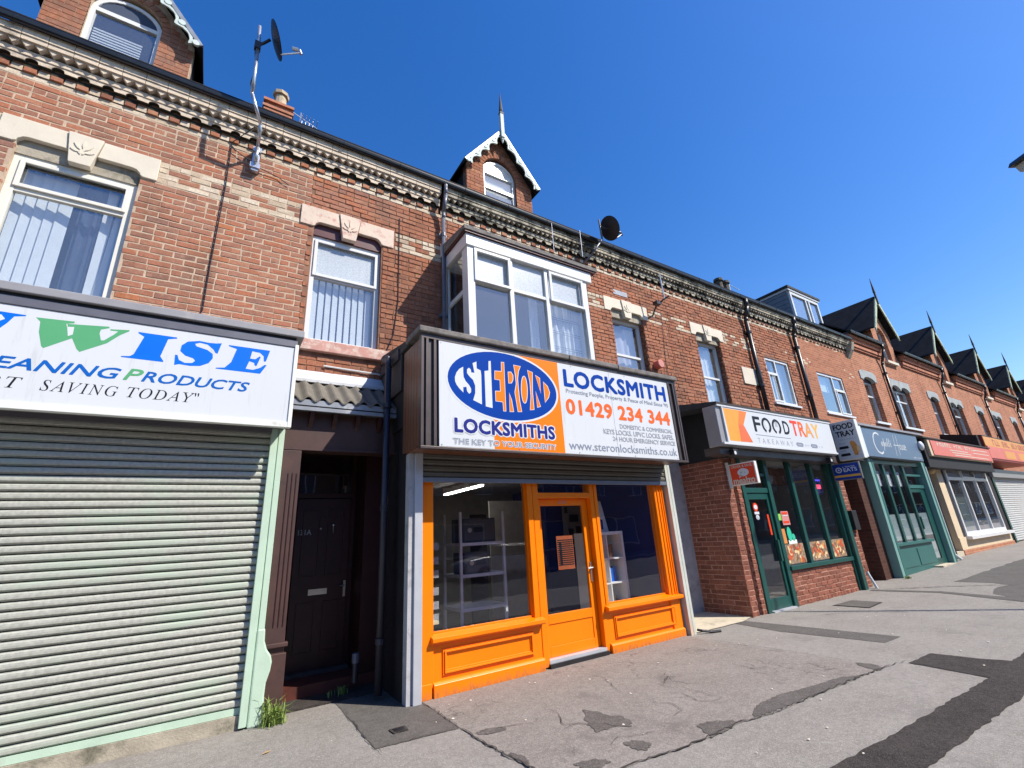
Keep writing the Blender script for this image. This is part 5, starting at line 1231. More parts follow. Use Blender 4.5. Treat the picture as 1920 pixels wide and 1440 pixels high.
# ================================================================ LEFT SHOP
YL = 5.5
ls = thing('shop_sign', (-1.1, YL, 2.9), 'long white cleaning products fascia sign with large blue and green letters, above the pale shutter', 'shop sign', 'fascia signs over the shops')
MB().box(-3.6, .58, YL+.03, 6.38, 2.95, 3.92).build('box_body', M['signframe'], ls)
p2 = MB().box(-3.6, .575, YL-.004, YL+.03, 2.965, 3.865).build('panel', M['white_panel'], ls)
mb = MB(); mb.box(.575, .615, YL-.02, YL+.06, 2.90, 3.90); mb.box(-3.6, .575, YL-.018, YL+.055, 2.90, 2.962); mb.build('trim', M['signwhite'], ls, bev=.004)
MB().box(-3.6, .60, YL-.015, YL+.05, 3.868, 3.955).build('top_frame', M['signframe'], ls, bev=.004)
MB().box(-3.6, .58, YL-.01, YL+.05, 3.957, 3.985).build('painted_shadow_strip', M['blackbox'], ls)  # solid black strip stands in for the shadow under the flashing
MB().prism([(YL-.05, 3.99), (YL-.05, 4.075), (6.40, 4.20), (6.40, 3.99)], -3.6, .66, M=lambda u, v, q: (q, u, v)).build('flashing', M['flash'], ls, bev=.008)
E0 = YL-.0046
W_P = [(-1.612,3.778),(-1.345,3.791),(-1.347,3.772),(-1.4,3.757),(-1.388,3.721),(-1.383,3.722),(-1.392,3.757),(-1.096,3.79),(-1.086,3.776),(-1.148,3.748),(-1.152,3.708),(-1.129,3.636),(-1.108,3.64),(-1.045,3.714),(-1.019,3.755),(-1.078,3.751),(-1.081,3.765),(-0.935,3.785),(-0.938,3.770),(-1.001,3.715),(-1.082,3.614),(-1.259,3.492),(-1.284,3.517),(-1.334,3.619),(-1.506,3.487),(-1.523,3.503),(-1.565,3.64),(-1.575,3.741)]
fl_('letter', W_P, 'green_print', E0, p2)
fl_('letter_counter', [(-1.388,3.727),(-1.34,3.735),(-1.336,3.657),(-1.367,3.635)], 'white_print', E0-.0006, p2)
fl_('letter', [(-0.866,3.780),(-0.546,3.780),(-0.547,3.766),(-0.618,3.746),(-0.654,3.549),(-0.623,3.504),(-0.621,3.491),(-0.954,3.491),(-0.956,3.502),(-0.889,3.513),(-0.865,3.537),(-0.812,3.736),(-0.864,3.766)], 'sky_print', E0, p2)
fl_('letter', [(-.15,3.788),(-.175,3.66),(-.195,3.665),(-.215,3.70),(-.275,3.748),(-.345,3.757),(-.385,3.738),(-.37,3.712),(-.27,3.688),(-.217,3.65),(-.21,3.60),(-.24,3.54),(-.31,3.497),(-.40,3.484),(-.49,3.49),(-.529,3.474),(-.537,3.588),(-.517,3.588),(-.497,3.535),(-.443,3.511),(-.382,3.52),(-.36,3.548),(-.38,3.572),(-.453,3.592),(-.50,3.635),(-.497,3.70),(-.45,3.752),(-.35,3.778),(-.262,3.772),(-.20,3.776)], 'sky_print', E0, p2)
fl_('letter', [(-0.085,3.780),(0.321,3.782),(0.292,3.645),(0.271,3.640),(0.263,3.704),(0.224,3.738),(0.146,3.745),(0.135,3.655),(0.185,3.655),(0.222,3.695),(0.236,3.690),(0.205,3.577),(0.188,3.577),(0.178,3.61),(0.130,3.622),(0.105,3.530),(0.176,3.527),(0.242,3.56),(0.282,3.602),(0.304,3.600),(0.249,3.490),(-0.171,3.489),(-0.168,3.501),(-0.091,3.513),(-0.039,3.585),(-0.003,3.745),(-0.08,3.765)], 'sky_print', E0, p2)
fl_('letter', [(-2.15,3.79),(-1.678,3.785),(-1.678,3.774),(-1.749,3.755),(-1.78,3.683),(-1.83,3.598),(-1.95,3.50),(-2.1,3.48),(-2.2,3.5)], 'sky_print', E0, p2)
fl_('letter_counter', [(-2.0,3.74),(-1.83,3.757),(-1.80,3.72),(-1.87,3.66),(-1.95,3.64)], 'white_print', E0-.0006, p2)
tx('CLEANING', -2.06, -.925, 3.258, 3.375, 'blue2_print', E0, p2, shear=.30, bold=.03)
tx('P', -.905, -.755, 3.262, 3.385, 'green_print', E0, p2, shear=.30, bold=.03)
tx('RODUCTS', -.765, .165, 3.262, 3.375, 'blue2_print', E0, p2, shear=.30, bold=.03)
SER = {c: chr(0x1D434+ord(c)-65) for c in 'ABCDEFGHIJKLMNOPQRSTUVWXYZ'}
ser = lambda s: ''.join(SER.get(c, c) for c in s)
tx(ser('START'), -2.17, -1.575, 3.085, 3.19, 'black_print', E0, p2, spacing=1.2)
tx(ser('SAVING'), -1.455, -.92, 3.085, 3.19, 'black_print', E0, p2, spacing=1.2)
tx(ser('TODAY')+'"', -.85, -.275, 3.09, 3.198, 'black_print', E0, p2, spacing=1.15)
rs = thing('roller_shutter', (-1.5, 5.88, .13), 'closed pale mint galvanised roller shutter under the cleaning products sign', 'roller shutter', 'closed roller shutters')
sl = MB().prism([(5.886, 0), (5.886, .007), (5.868, .011), (5.861, .018), (5.860, .036), (5.862, .054), (5.870, .063), (5.886, .067), (5.91, .0705), (5.91, 0)], -3.4, .455, M=lambda u, v, q: (q, u, v))
s0 = sl.build('slat', M['slatmint'], rs)
w0 = WP[s0].copy(); place_dz = .185
s0.location.z += place_dz; WP[s0] = w0+Vector((0, 0, place_dz))
for k in range(1, 39): copyobj(s0, WP[s0]+Vector((0, random.uniform(-.002, .002), .0762*k)), rs)
MB().box(-3.4, .455, 5.86, 5.91, .125, .182).build('bottom_bar', M['mint'], rs)
MB().box(-3.4, .46, 5.80, 6.3, 2.90, 2.95).build('shutter_hood', M['signframe'], rs)
mb = MB(); mb.box(.455, .515, 5.80, 5.92, .02, 2.95); mb.box(.515, .535, 5.815, 5.92, .02, 2.95); mb.box(.535, .595, 5.805, 5.92, .02, 2.95); mb.build('guide_post', M['mint'], rs, bev=.004)
MB().box(-3.4, .46, 5.84, 6.3, -.02, .122).build('threshold', M['stone_dirty'], rs)
MB().box(-3.4, .46, 5.93, 5.97, .13, 2.95).build('backing', M['blackbox'], rs)
mb = MB()   # lumpy rendered pier foot
rr = random.Random(3); prof = [(.53, 0), (.69, 0), (.672, .12), (.652, .25), (.655, .36), (.690, .46), (.700, .54), (.675, .60), (.64, .66), (.612, .74), (.597, .86), (.53, .86)]
mb.prism([(a+rr.uniform(-.006, .006), b) for a, b in prof], 5.80, 5.92); pier = mb.build('rendered_pier_foot', M['mint'], rs, bev=.015)

# ================================================================ DOORWAY 131A
dw = thing('doorway', (1.3, 6.4, 0), 'dark recessed doorway numbered 131A between the pale shutter and the orange shop', 'doorway')
mb = MB(); mb.box(.60, .80, 5.86, 6.10, .0, 2.72); pl = mb.build('pilaster', M['brownwall'], dw, bev=.006)
for x in (.675, .72, .765): MB().box(x, x+.008, 5.852, 5.861, .85, 2.45).build('groove', M['browndoor'], pl)
MB().box(.61, .83, 5.82, 5.90, .66, .70).build('pilaster_moulding', M['brownwall'], dw, bev=.006); MB().box(.625, .825, 5.84, 5.90, .0, .60).build('pilaster_plinth', M['brownwall'], dw, bev=.006)
MB().box(.60, 1.93, 5.90, 6.10, 2.73, 3.28).build('fascia', M['brownwall'], dw)
MB().box(.60, 1.93, 5.87, 5.90, 2.73, 2.76).build('fascia_rail', M['brownwall'], dw)
for x in (.85, 1.12, 1.40, 1.68): MB().prism([(5.90, 3.0), (5.90, 3.22), (5.78, 3.22), (5.80, 3.12), (5.87, 3.05)], x, x+.05, M=lambda u, v, q: (q, u, v)).build('corbel', M['browndoor'], dw)
MB().box(.78, .835, 6.10, 7.0, 0, 3.0).build('left_reveal', M['brownwall'], dw); MB().box(1.72, 1.93, 6.42, 7.0, 0, 3.0).build('right_reveal', M['browndoor'], dw)
MB().box(.835, 1.93, 6.95, 7.0, 0, 3.0).build('door_surround', M['browndoor'], dw); MB().box(.6, 1.93, 5.92, 7.0, 3.0, 3.05).build('lobby_ceiling', M['browndoor'], dw)
dd = MB(); dd.box(.955, 1.655, 6.91, 6.95, .18, 2.26); door2 = dd.build('door', M['browndoor'], dw, bev=.004)
for (a, b, c, d) in ((1.04, 1.27, 1.25, 2.12), (1.36, 1.58, 1.25, 2.12), (1.04, 1.27, .36, .95), (1.36, 1.58, .36, .95)):
    mb = MB(); t = .02
    mb.box(a, b, 6.895, 6.91, c, c+t); mb.box(a, b, 6.895, 6.91, d-t, d); mb.box(a, a+t, 6.895, 6.91, c+t, d-t); mb.box(b-t, b, 6.895, 6.91, c+t, d-t); mb.build('panel_moulding', M['browndoor'], door2)
mb = MB(); mb.box(1.17, 1.40, 6.898, 6.91, 1.035, 1.105); mb.build('letterbox', M['brass'], door2); MB().box(1.19, 1.38, 6.893, 6.899, 1.055, 1.085).build('letterbox_flap', M['brass'], door2)
mb = MB(); mb.box(1.605, 1.635, 6.895, 6.91, .98, 1.18); mb.cyl((1.62, 6.89, 1.12), (1.55, 6.87, 1.12), .009, 8); mb.build('door_handle', M['brass'], door2)
mb = MB(); mb.cyl((1.27, 6.905, 1.86), (1.27, 6.89, 1.86), .014, 10); mb.build('spy_hole', M['brass'], door2)
mb = MB(); mb.ball((1.43, 6.895, 1.90), .02, 6); mb.cyl((1.43, 6.89, 1.88), (1.43, 6.885, 1.79), .012, 8, .004); mb.build('door_knocker', M['brass'], door2)
tx('131A', .985, 1.155, 1.785, 1.855, 'greystone', 6.9065, parent=door2, name='door_number', bold=.05)
MB().box(.955, 1.66, 6.93, 6.94, 2.34, 2.92).build('fanlight', M['glass'], dw); MB().box(.94, 1.67, 6.90, 6.95, 2.27, 2.33).build('transom', M['browndoor'], dw)
MB().box(.82, 1.93, 6.38, 7.0, 0, .14).build('doorstep', M['redstep'], dw); MB().box(.93, 1.7, 6.80, 6.95, .14, .18).build('door_sill', M['darkwood'], dw)
MB().box(.82, 1.93, 6.02, 6.38, -.02, .02).build('lobby_floor', M['pave_dark'], dw)
# pantile canopy
cn = thing('tiled_canopy', (1.3, 6.1, 3.3), 'small sloping pantile canopy with a white flashing over the dark doorway', 'canopy')
import itertools
tx0 = .60
for k in range(8):
    x = tx0+k*.166
    mb = MB(); n = 9; vs = []
    for (yy, zz) in ((5.74, 3.345), (6.34, 3.775)):
        for i in range(n+1):
            u = i/n; dz = .030*math.sin(u*2*math.pi)
            vs.append((x+u*.166, yy, zz+dz))
        for i in range(n+1):
            u = i/n; dz = .030*math.sin(u*2*math.pi); vs.append((x+u*.166, yy, zz+dz-.018))
    m_ = 2*(n+1)
    fs = [(i, i+1, m_+i+1, m_+i) for i in range(n)]+[(n+1+i+1, n+1+i, m_+n+1+i, m_+n+1+i+1) for i in range(n)]+[(i+1, i, n+1+i, n+1+i+1) for i in range(n)]
    mb.add(vs, fs); mb.build('pantile', M['tile'], cn)
MB().prism([(6.24, 3.72), (6.24, 3.76), (6.392, 3.93), (6.398, 3.93), (6.398, 3.72)], .60, 1.93, M=lambda u, v, q: (q, u, v)).build('flashing', pmat('pale_flashing', (.55, .57, .60), .6, var=.08, dirt=(.35, .36, .38)), cn)
MB().box(.60, 1.93, 5.80, 6.38, 3.20, 3.27).build('canopy_board', M['darkwood'], cn)
MB().box(.60, 1.93, 5.755, 5.80, 3.255, 3.325).build('canopy_gutter_board', M['lead'], cn); MB().box(.60, 1.93, 5.745, 5.785, 3.19, 3.235).build('canopy_edge_trim', M['lead'], cn)
mb = MB(); mb.tube([(1.05, 6.37, 4.02), (1.95, 6.37, 4.0)], .012, 6); o = mb.build('conduit', M['upvc'], None); tag(o, 'thin pale conduit on the bricks between the red sill and the tiled canopy', 'conduit')
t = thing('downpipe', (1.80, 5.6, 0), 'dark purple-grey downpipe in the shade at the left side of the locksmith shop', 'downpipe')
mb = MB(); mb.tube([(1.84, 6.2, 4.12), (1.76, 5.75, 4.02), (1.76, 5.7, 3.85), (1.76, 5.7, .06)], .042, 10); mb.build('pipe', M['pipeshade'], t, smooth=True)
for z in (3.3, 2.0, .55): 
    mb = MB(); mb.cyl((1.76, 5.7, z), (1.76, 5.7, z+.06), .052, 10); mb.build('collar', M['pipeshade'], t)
t2 = thing('drain_pipe', (1.62, 6.1, 0), 'short white and grey waste pipe stub low in the dark doorway', 'pipe')
mb = MB(); mb.cyl((1.62, 6.15, .12), (1.62, 6.15, .32), .035, 10); mb.build('pipe', M['pipeshade'], t2); mb = MB(); mb.cyl((1.62, 6.15, .32), (1.62, 6.15, .42), .042, 10); mb.build('socket', M['pipegrey'], t2)
mb = MB(); mb.box(1.84, 1.93, 5.55, 6.40, 3.95, 4.10); mb.prism([(5.5, 3.5), (5.5, 4.1), (6.4, 4.2), (6.4, 3.5)], 1.87, 1.895, M=lambda u, v, q: (q, u, v)); o = mb.build('hopper_board', M['darkwood'], None); tag(o, 'dark weathered board closing the gap beside the locksmith sign box', 'board')

# weeds
def tuft(x, y, z, n, h, label):
    mb = MB(); rr = random.Random(int(x*100))
    for i in range(n):
        a = rr.uniform(0, 6.28); r = abs(rr.gauss(0, .06)); px, py = x+r*math.cos(a), y+r*math.sin(a)*.7; hh = h*rr.uniform(.4, 1.1); b = rr.uniform(0, 6.28); le = rr.uniform(.3, .9)*hh; w = .004
        q = [Vector((px, py, z)), Vector((px+math.cos(b)*le*.3, py+math.sin(b)*le*.3, z+hh*.7)), Vector((px+math.cos(b)*le, py+math.sin(b)*le, z+hh*rr.uniform(.6, 1)))]
        s_ = Vector((-math.sin(b), math.cos(b), 0))*w
        mb.add([q[0]-s_, q[0]+s_, q[1]+s_, q[1]-s_, q[2]], [(0, 1, 2, 3), (3, 2, 4)])
    o = mb.build('weeds', M['leaf'], None); tag(o, label, 'weeds', None, 'stuff'); return o
tuft(.76, 5.76, 0, 300, .17, 'tuft of green grass and weeds at the foot of the mint pier')
tuft(1.5, 6.2, 0.02, 60, .10, 'dark weeds in the shaded doorway corner'); tuft(14.9, 5.2, gz(14.9), 60, .08, 'low green weeds at the foot of the pale green post')
tuft(.68, 5.78, .10, 40, .16, 'few blades growing up the broken corner of the mint pier')
rr = random.Random(5); mb = MB()
for i in range(60):
    x, y = rr.uniform(.6, 10), rr.uniform(1.9, 5.2); s_ = rr.uniform(.005, .016)
    mb.ball((x, y, gz(x)+.009), s_, 4, sc=(1, rr.uniform(.6, 1.2), .3))
o = mb.build('litter_specks', M['stone'], None); tag(o, 'scattered pale specks of trodden gum and litter on the pavement', 'litter', None, 'stuff')
o = MB().prism([(0, 0), (.05, .012), (.075, .04), (.04, .03)], .010, .013, M=lambda u, v, d: (.59+u, 5.03+v, d)).build('dead_leaf', pmat('dry_leaf', (.45, .28, .12), .8), None); tag(o, 'curled dry brown leaf on the pavement below the shutter', 'leaf')
pp = thing('bent_pipe', (6.85, 5.27, 0), 'short black bent pipe lying at the foot of the cream guide post', 'pipe')
mb = MB(); mb.tube([(6.66, 5.28, .06), (6.70, 5.22, .05), (6.85, 5.16, .02), (7.0, 5.10, .02)], .018, 8); mb.build('tube', M['pipeblack'], pp)
bp_ = thing('door_bell', (7.98, 6.34, 1.2), 'small white bell push on the grey wall beside the orange shop', 'bell')
MB().box(7.90, 8.0, 6.345, 6.385, 1.26, 1.40).build('plate', M['upvc'], bp_); mb = MB(); mb.cyl((7.95, 6.345, 1.33), (7.95, 6.335, 1.33), .02, 10); mb.build('button', M['brass'], bp_)
gw = MB(); gw.box(6.63, 8.385, 6.385, 6.5, .0, 3.95); o = gw.build('alley_wall', M['greypost'], None); tag(o, 'grey rendered wall at the back of the gap between the orange shop and the takeaway', 'wall')

# ================================================================ TAKEAWAY
fs_ = thing('takeaway_shop', (10.6, 5.39, 0), 'brick fronted takeaway with dark green window frames and food photographs along the sill', 'shop')
YF = 5.39
bF = Bricks()
# side wall facing the camera side
MB().box(8.385, 8.60, YF+.01, 6.40, 0, 2.95).build('wall', M['mortF'], fs_); MB().box(8.72, 8.86, YF+.01, YF+.2, 0, 2.95).build('wall', M['mortF'], fs_)
MB().box(8.60, 8.72, YF+.07, YF+.2, 0, 2.95).build('recess_back', M['blackbox'], fs_)
bF.wall(YF+.02, 6.38, .0, 2.9, [], 'F', org=(8.385, 0), ud=(0, -1), nrm=(-1, 0), z00=.0, header_every=99, proud=.005) if False else None
bF.wall(-6.38, -YF, .0, 2.92, [], 'F', org=(8.385, 0), ud=(0, -1), nrm=(-1, 0), z00=.0, header_every=99, proud=.005)
bF.wall(8.39, 8.60, 0, 2.92, [], 'F', org=(0, YF+.01), z00=.0, header_every=99); bF.wall(8.72, 8.85, 0, 2.92, [], 'F', org=(0, YF+.01), z00=.0, header_every=99)
MB().box(9.93, 12.66, YF+.01, YF+.2, 0, .66).build('wall', M['mortF'], fs_)
bF.wall(9.93, 12.66, -.0, .655, [], 'F', org=(0, YF+.01), z00=.0, header_every=99)
bF.build(fs_)
G_ = M['green']
def gb(name, *a, **k): return MB().box(*a).build(name, G_, k.get('p', fs_), bev=.005)
gb('frame_post', 8.86, 8.97, YF-.02, YF+.1, 0, 2.95); gb('frame_post', 9.80, 9.93, YF-.02, YF+.1, 0, 2.95); gb('frame_head', 8.86, 12.95, YF-.015, YF+.1, 2.88, 3.05)
gb('transom', 8.97, 9.80, YF, YF+.08, 2.18, 2.28); gb('transom', 8.97, 9.80, YF, YF+.08, 2.52, 2.58)
tdr = MB(); tdr.box(8.98, 9.06, YF+.02, YF+.07, .03, 2.17); tdr.box(9.71, 9.79, YF+.02, YF+.07, .03, 2.17); tdr.box(9.06, 9.71, YF+.02, YF+.07, .03, .22); tdr.box(9.06, 9.71, YF+.02, YF+.07, 2.05, 2.17)
td = tdr.build('door', G_, fs_, bev=.004); MB().box(9.06, 9.71, YF+.04, YF+.046, .22, 2.05).build('door_pane', M['glass_shop'], td); MB().box(9.66, 9.72, YF-.04, YF+.02, .85, 1.25).build('door_handle', G_, td)
MB().box(9.0, 9.8, YF-.05, YF+.03, -.01, .025).build('threshold', M['alu'], fs_)
MB().box(8.97, 9.80, YF+.04, YF+.046, 2.28, 2.88).build('fanlight', M['glass_shop'], fs_)
for x in (10.82, 11.78): gb('mullion', x, x+.11, YF-.01, YF+.09, .72, 2.88)
gb('sill', 9.93, 12.66, YF-.05, YF+.12, .655, .735)
gb('frame_post', 12.62, 12.95, YF-.03, YF+.1, 0, 2.88); MB().box(12.70, 12.86, YF-.10, YF-.03, 0, 2.88).build('frame_post', G_, fs_, bev=.01)
for a, b in ((9.93, 10.82), (10.93, 11.78), (11.89, 12.62)): MB().box(a, b, YF+.04, YF+.046, .735, 2.88).build('shop_window', M['glass_shop'], fs_)
def foodphoto(a, b, lb, seed):
    t = MB().box(a, b, YF+.028, YF+.032, .76, 1.12+.02).build('food_photograph', pmat('photo_ground'+str(seed), (.30, .20, .13), .5, var=.6, vs=25), fs_)
    rr = random.Random(seed); cols = ['amberfood', 'brownfood', 'creamfood', 'redfood']
    for nm in cols:
        mb = MB()
        for i in range(9):
            cx, cz = rr.uniform(a+.07, b-.07), rr.uniform(.81, 1.09); mb.flat(ellipse(cx, cz, rr.uniform(.03, .075), rr.uniform(.02, .045), 12, rot=rr.uniform(0, 3)), YF+.0275-rr.uniform(.0005, .003)-.001*cols.index(nm))
        mb.build('printed_dishes', M[nm], t, kind='stuff')
M['amberfood'] = pmat('amber_food', (.62, .26, .06), .6, var=.3, vs=40); M['brownfood'] = pmat('brown_food', (.22, .09, .04), .6, var=.4, vs=40)
M['creamfood'] = pmat('cream_food', (.72, .52, .28), .6, var=.2, vs=40); M['redfood'] = pmat('red_food', (.5, .09, .03), .6, var=.3, vs=40)
foodphoto(9.97, 10.72, '', 1); foodphoto(10.97, 11.70, '', 2); foodphoto(11.93, 12.55, '', 3)
def stick(name, mat, a, b, c, d, dd=YF+.03, par=None):
    return MB().box(a, b, dd, dd+.003, c, d).build(name, M[mat] if isinstance(mat, str) else mat, par or fs_)
s_ = stick('poster', pmat('poster_pink', (.62, .25, .24), .5), 10.14, 10.42, 1.52, 1.80); stick('poster_print', 'white_print', 10.17, 10.39, 1.70, 1.715, YF+.026, s_); stick('poster_print', 'mealred', 10.17, 10.39, 1.56, 1.60, YF+.026, s_); stick('poster_print', 'mealred', 10.17, 10.39, 1.74, 1.78, YF+.026, s_)
stick('sticker', pmat('sticker_green', (.25, .62, .08), .5), 9.97, 10.12, 1.62, 1.75); stick('sticker', pmat('sticker_orange', (.62, .25, .06), .5), 9.97, 10.14, 1.16, 1.45)
stick('sticker', pmat('sticker_white', (.7, .75, .72), .5), 10.2, 10.52, 1.14, 1.22)
mb = MB(); mb.prism(ellipse(10.28, 1.34, .085, .14, 20), YF+.024, YF+.030); mb.prism(ellipse(10.42, 1.27, .06, .07, 16), YF+.025, YF+.029); mb.build('sticker', pmat('sticker_teal', (.03, .48, .30), .5), fs_)
for cz, rr_ in ((1.90, .045), (1.70, .05)):
    mb = MB(); mb.prism(ellipse(9.26, cz, .06, rr_, 20), YF+.03, YF+.034); mb.build('hygiene_sticker', M['white_print'], td)
mb = MB(); mb.prism(ellipse(9.26, 1.90, .085, .085, 20), YF+.034, YF+.036); mb.build('sticker_ring', M['mealred'], td); stick('sticker_line', 'white_print', 9.18, 9.34, 1.76, 1.81, YF+.03, td)
stick('red_strip', 'mealred', 9.60, 9.66, 1.35, 1.75, YF+.03, td)
nn_ = stick('neon_open_sign', pmat('neon_board', (.03, .02, .16), .5), 11.98, 12.3, 2.15, 2.55, YF+.07); stick('neon_glow', emat('neon_red', (1, .08, .15), 1.2), 12.03, 12.25, 2.28, 2.38, YF+.065, nn_); stick('neon_glow', emat('neon_blue', (.15, .1, 1), .8), 12.0, 12.28, 2.46, 2.50, YF+.065, nn_)
# interior
IN = pmat('takeaway_interior', (.36, .35, .33), .8, var=.1); 
MB().box(8.6, 12.95, 8.0, 8.05, 0, 2.95).build('rear_room_wall', IN, fs_); MB().box(8.6, 12.95, 5.6, 8.0, 2.94, 2.98).build('ceiling', pmat('takeaway_ceiling', (.5, .49, .42), .8), fs_); MB().box(8.62, 12.95, 5.55, 8.0, -.02, .02).build('floor', M['pave_mid'], fs_)
MB().box(8.60, 8.64, 5.6, 8.0, 0, 2.94).build('inner_wall', IN, fs_); MB().box(12.9, 12.95, 5.5, 8.0, 0, 2.94).build('inner_wall', IN, fs_)
MB().box(9.4, 10.6, 6.4, 6.9, .02, 1.0).build('counter', pmat('counter_white', (.5, .5, .5), .5), fs_)
MB().box(8.64, 12.9, 7.3, 8.0, .02, 1.1).build('rear_counter', IN, fs_)
# sign of the takeaway
ft = thing('shop_sign', (10.0, 4.95, 3.0), 'white food takeaway fascia sign with an orange folded panel at its left end', 'shop sign', 'fascia signs over the shops')
YT = 4.95
MB().box(7.86, 12.36, YT+.02, YT+.30, 3.0, 3.79).build('light_box', M['lightboxgrey'], ft, bev=.01)
pt = MB().box(8.05, 12.33, YT-.004, YT+.02, 3.065, 3.765).build('panel', M['white_panel'], ft)
mb = MB(); mb.box(7.88, 12.36, YT-.016, YT+.02, 3.765, 3.80); mb.box(7.88, 12.36, YT-.016, YT+.02, 3.025, 3.064); mb.box(8.02, 8.05, YT-.014, YT+.02, 3.064, 3.765); mb.build('trim', M['white_panel'], ft)
MB().box(7.90, 12.5, YT+.12, YT+.45, 2.86, 3.0).build('shutter_housing', M['brownframe'], ft)
MB().box(8.36, 8.42, 5.24, 6.40, 2.85, 3.98).build('side_cladding', M['blackbox'], ft)
MB().box(8.42, 14.6, 5.24, 6.40, 3.0, 3.9).build('rear_housing', M['blackbox'], ft)
MB().prism([(4.93, 3.80), (4.93, 3.845), (6.40, 4.10), (6.40, 3.90), (5.25, 3.80)], 7.86, 12.42, M=lambda u, v, q: (q, u, v)).build('roof', M['felt'], ft)
F0 = YT-.0046
Mor = [('orange_fold_dark', (.80, .20, .02)), ('orange_fold_light', (.88, .33, .03)), ('orange_fold_deep', (.72, .15, .04))]
for n_, c_ in Mor: M[n_] = pmat(n_, c_, .35, var=.06)
fl_('orange_fold', [(8.10, 3.10), (8.07, 3.74), (8.60, 3.74), (8.48, 3.45), (8.45, 3.10)], 'orange_fold_light', F0, pt)
fl_('orange_fold', [(8.60, 3.74), (8.86, 3.73), (8.66, 3.45), (8.48, 3.45)], 'orange_fold_dark', F0, pt)
fl_('orange_fold', [(8.45, 3.10), (8.48, 3.45), (8.66, 3.45), (8.86, 3.105)], 'orange_fold_deep', F0, pt)
tx('F', 9.02, 9.28, 3.34, 3.665, 'black_print', F0, pt, bold=.035)
for k, (cx, sp) in enumerate(((9.50, True), (9.89, False))):
    ring = []; n = 28; a0, a1 = R(-72), R(252)
    for r_x, r_z, rev in ((.175, .165, False), (.105, .11, True)):
        seq = [(cx+r_x*math.cos(a0+(a1-a0)*i/n), 3.505+r_z*math.sin(a0+(a1-a0)*i/n)) for i in range(n+1)]
        ring += seq[::-1] if rev else seq
    fl_('letter', ring, 'black_print', F0, pt)
    if sp: fl_('spoon_symbol', ellipse(cx, 3.53, .06, .075, 16), 'white_print', F0-.001, pt)
    else:
        for dx in (-.035, 0, .035): fl_('fork_symbol', rect(cx+dx-.007, cx+dx+.007, 3.50, 3.61), 'pale_print', F0-.001, pt)
tx('D', 10.15, 10.40, 3.36, 3.66, 'black_print', F0, pt, bold=.03)
MOR = ['mealred', 'phone_print', 'amber', 'amber']
for ch_, a, b, c_ in (('T', 10.47, 10.77, 'mealred'), ('R', 10.80, 11.08, 'phone_print'), ('A', 11.05, 11.42, 'amber'), ('Y', 11.40, 11.72, 'yellow')): tx(ch_, a, b, 3.355, 3.70, c_, F0, pt, bold=.04)
fl_('rule', rect(9.02, 10.36, 3.27, 3.285), 'grey_print', F0, pt); tx('TAKEAWAY', 9.05, 10.40, 3.11, 3.215, 'pale_print', F0, pt, spacing=1.7)
for a in (10.52, 11.15): fl_('lozenge', [(a, 3.17), (a+.05, 3.21), (a+.28, 3.21), (a+.32, 3.17), (a+.28, 3.12), (a+.05, 3.12)], 'grey_print', F0, pt)
for a_, m_, d_, q_ in ((10.58, 'white_print', F0-.002, 1), (10.90, 'pale_print', F0, 2), (11.21, 'white_print', F0-.002, 3), (11.52, 'pale_print', F0, 4)): smudge(a_, a_+.2, 3.143, 3.18, 5, m_, d_, pt, FX, q_)
# floodlights
for x, lb in ((8.25, 'small floodlight under the left end of the takeaway sign'), (12.05, 'small floodlight under the right end of the takeaway sign')):
    q = thing('floodlight', (x, 5.1, 2.85), lb, 'floodlight'); MB().box(x-.06, x+.08, 4.98, 5.07, 2.84, 2.95).build('lamp_head', M['dishblack'], q, bev=.01); mb = MB(); mb.cyl((x-.02, 4.975, 2.88), (x-.02, 4.98, 2.88), .035, 12); mb.build('lens', M['upvc'], q)
# projecting signs: local u runs from the wall out towards the street
def proj(x, y_in): return lambda u, v, d: (x-d, y_in-u, v)
def projsign(name, x, yin, L, z0, z1, th, label, facemat, edgemat='signwhite'):
    t = thing(name, (x, yin-L/2, z0), label, 'projecting sign', 'projecting signs over the pavement')
    b = MB().box(x, x+th, yin-L, yin, z0, z1).build('case', M[edgemat], t, bev=.006)
    f = MB().box(x-.003, x, yin-L+.02, yin-.02, z0+.02, z1-.02).build('face', M[facemat], t)
    return t, f
m1, f1 = projsign('projecting_sign', 8.485, 5.34, .53, 2.30, 2.71, .08, 'red and white projecting sign reading mealzo over the takeaway door', 'mealred')
PM = proj(8.480, 5.34)
tx('ORDER & SAVE', .05, .48, 2.625, 2.675, 'stone', .001, f1, MM=PM, bold=.02)
fl_('speech_bubble', ellipse(.28, 2.53, .115, .075, 24), 'white_print', .001, f1, PM); fl_('bubble_tail', [(.20, 2.49), (.18, 2.43), (.26, 2.47)], 'white_print', .001, f1, PM)
smudge(.22, .34, 2.515, 2.545, 4, 'grey_print', .003, f1, PM, 9)
tx('mealzo', .05, .49, 2.32, 2.45, 'stone', .001, f1, MM=PM, bold=.035)
MB().box(8.47, 8.50, 5.34, 5.40, 2.26, 2.76).build('wall_bracket', M['signwhite'], m1)
m2, f2 = projsign('projecting_sign', 13.0, 5.20, .54, 2.93, 3.885, .16, 'grey food takeaway projecting sign with a kebab picture beside the white fascia sign', 'white_panel')
PM = proj(12.995, 5.20)
tx('FOOD', .05, .49, 3.68, 3.82, 'black_print', .001, f2, MM=PM, bold=.04); tx('TRAY', .07, .49, 3.50, 3.64, 'black_print', .001, f2, MM=PM, bold=.04)
tx('TAKEAWAY', .08, .48, 3.41, 3.445, 'pale_print', .001, f2, MM=PM, spacing=1.5)
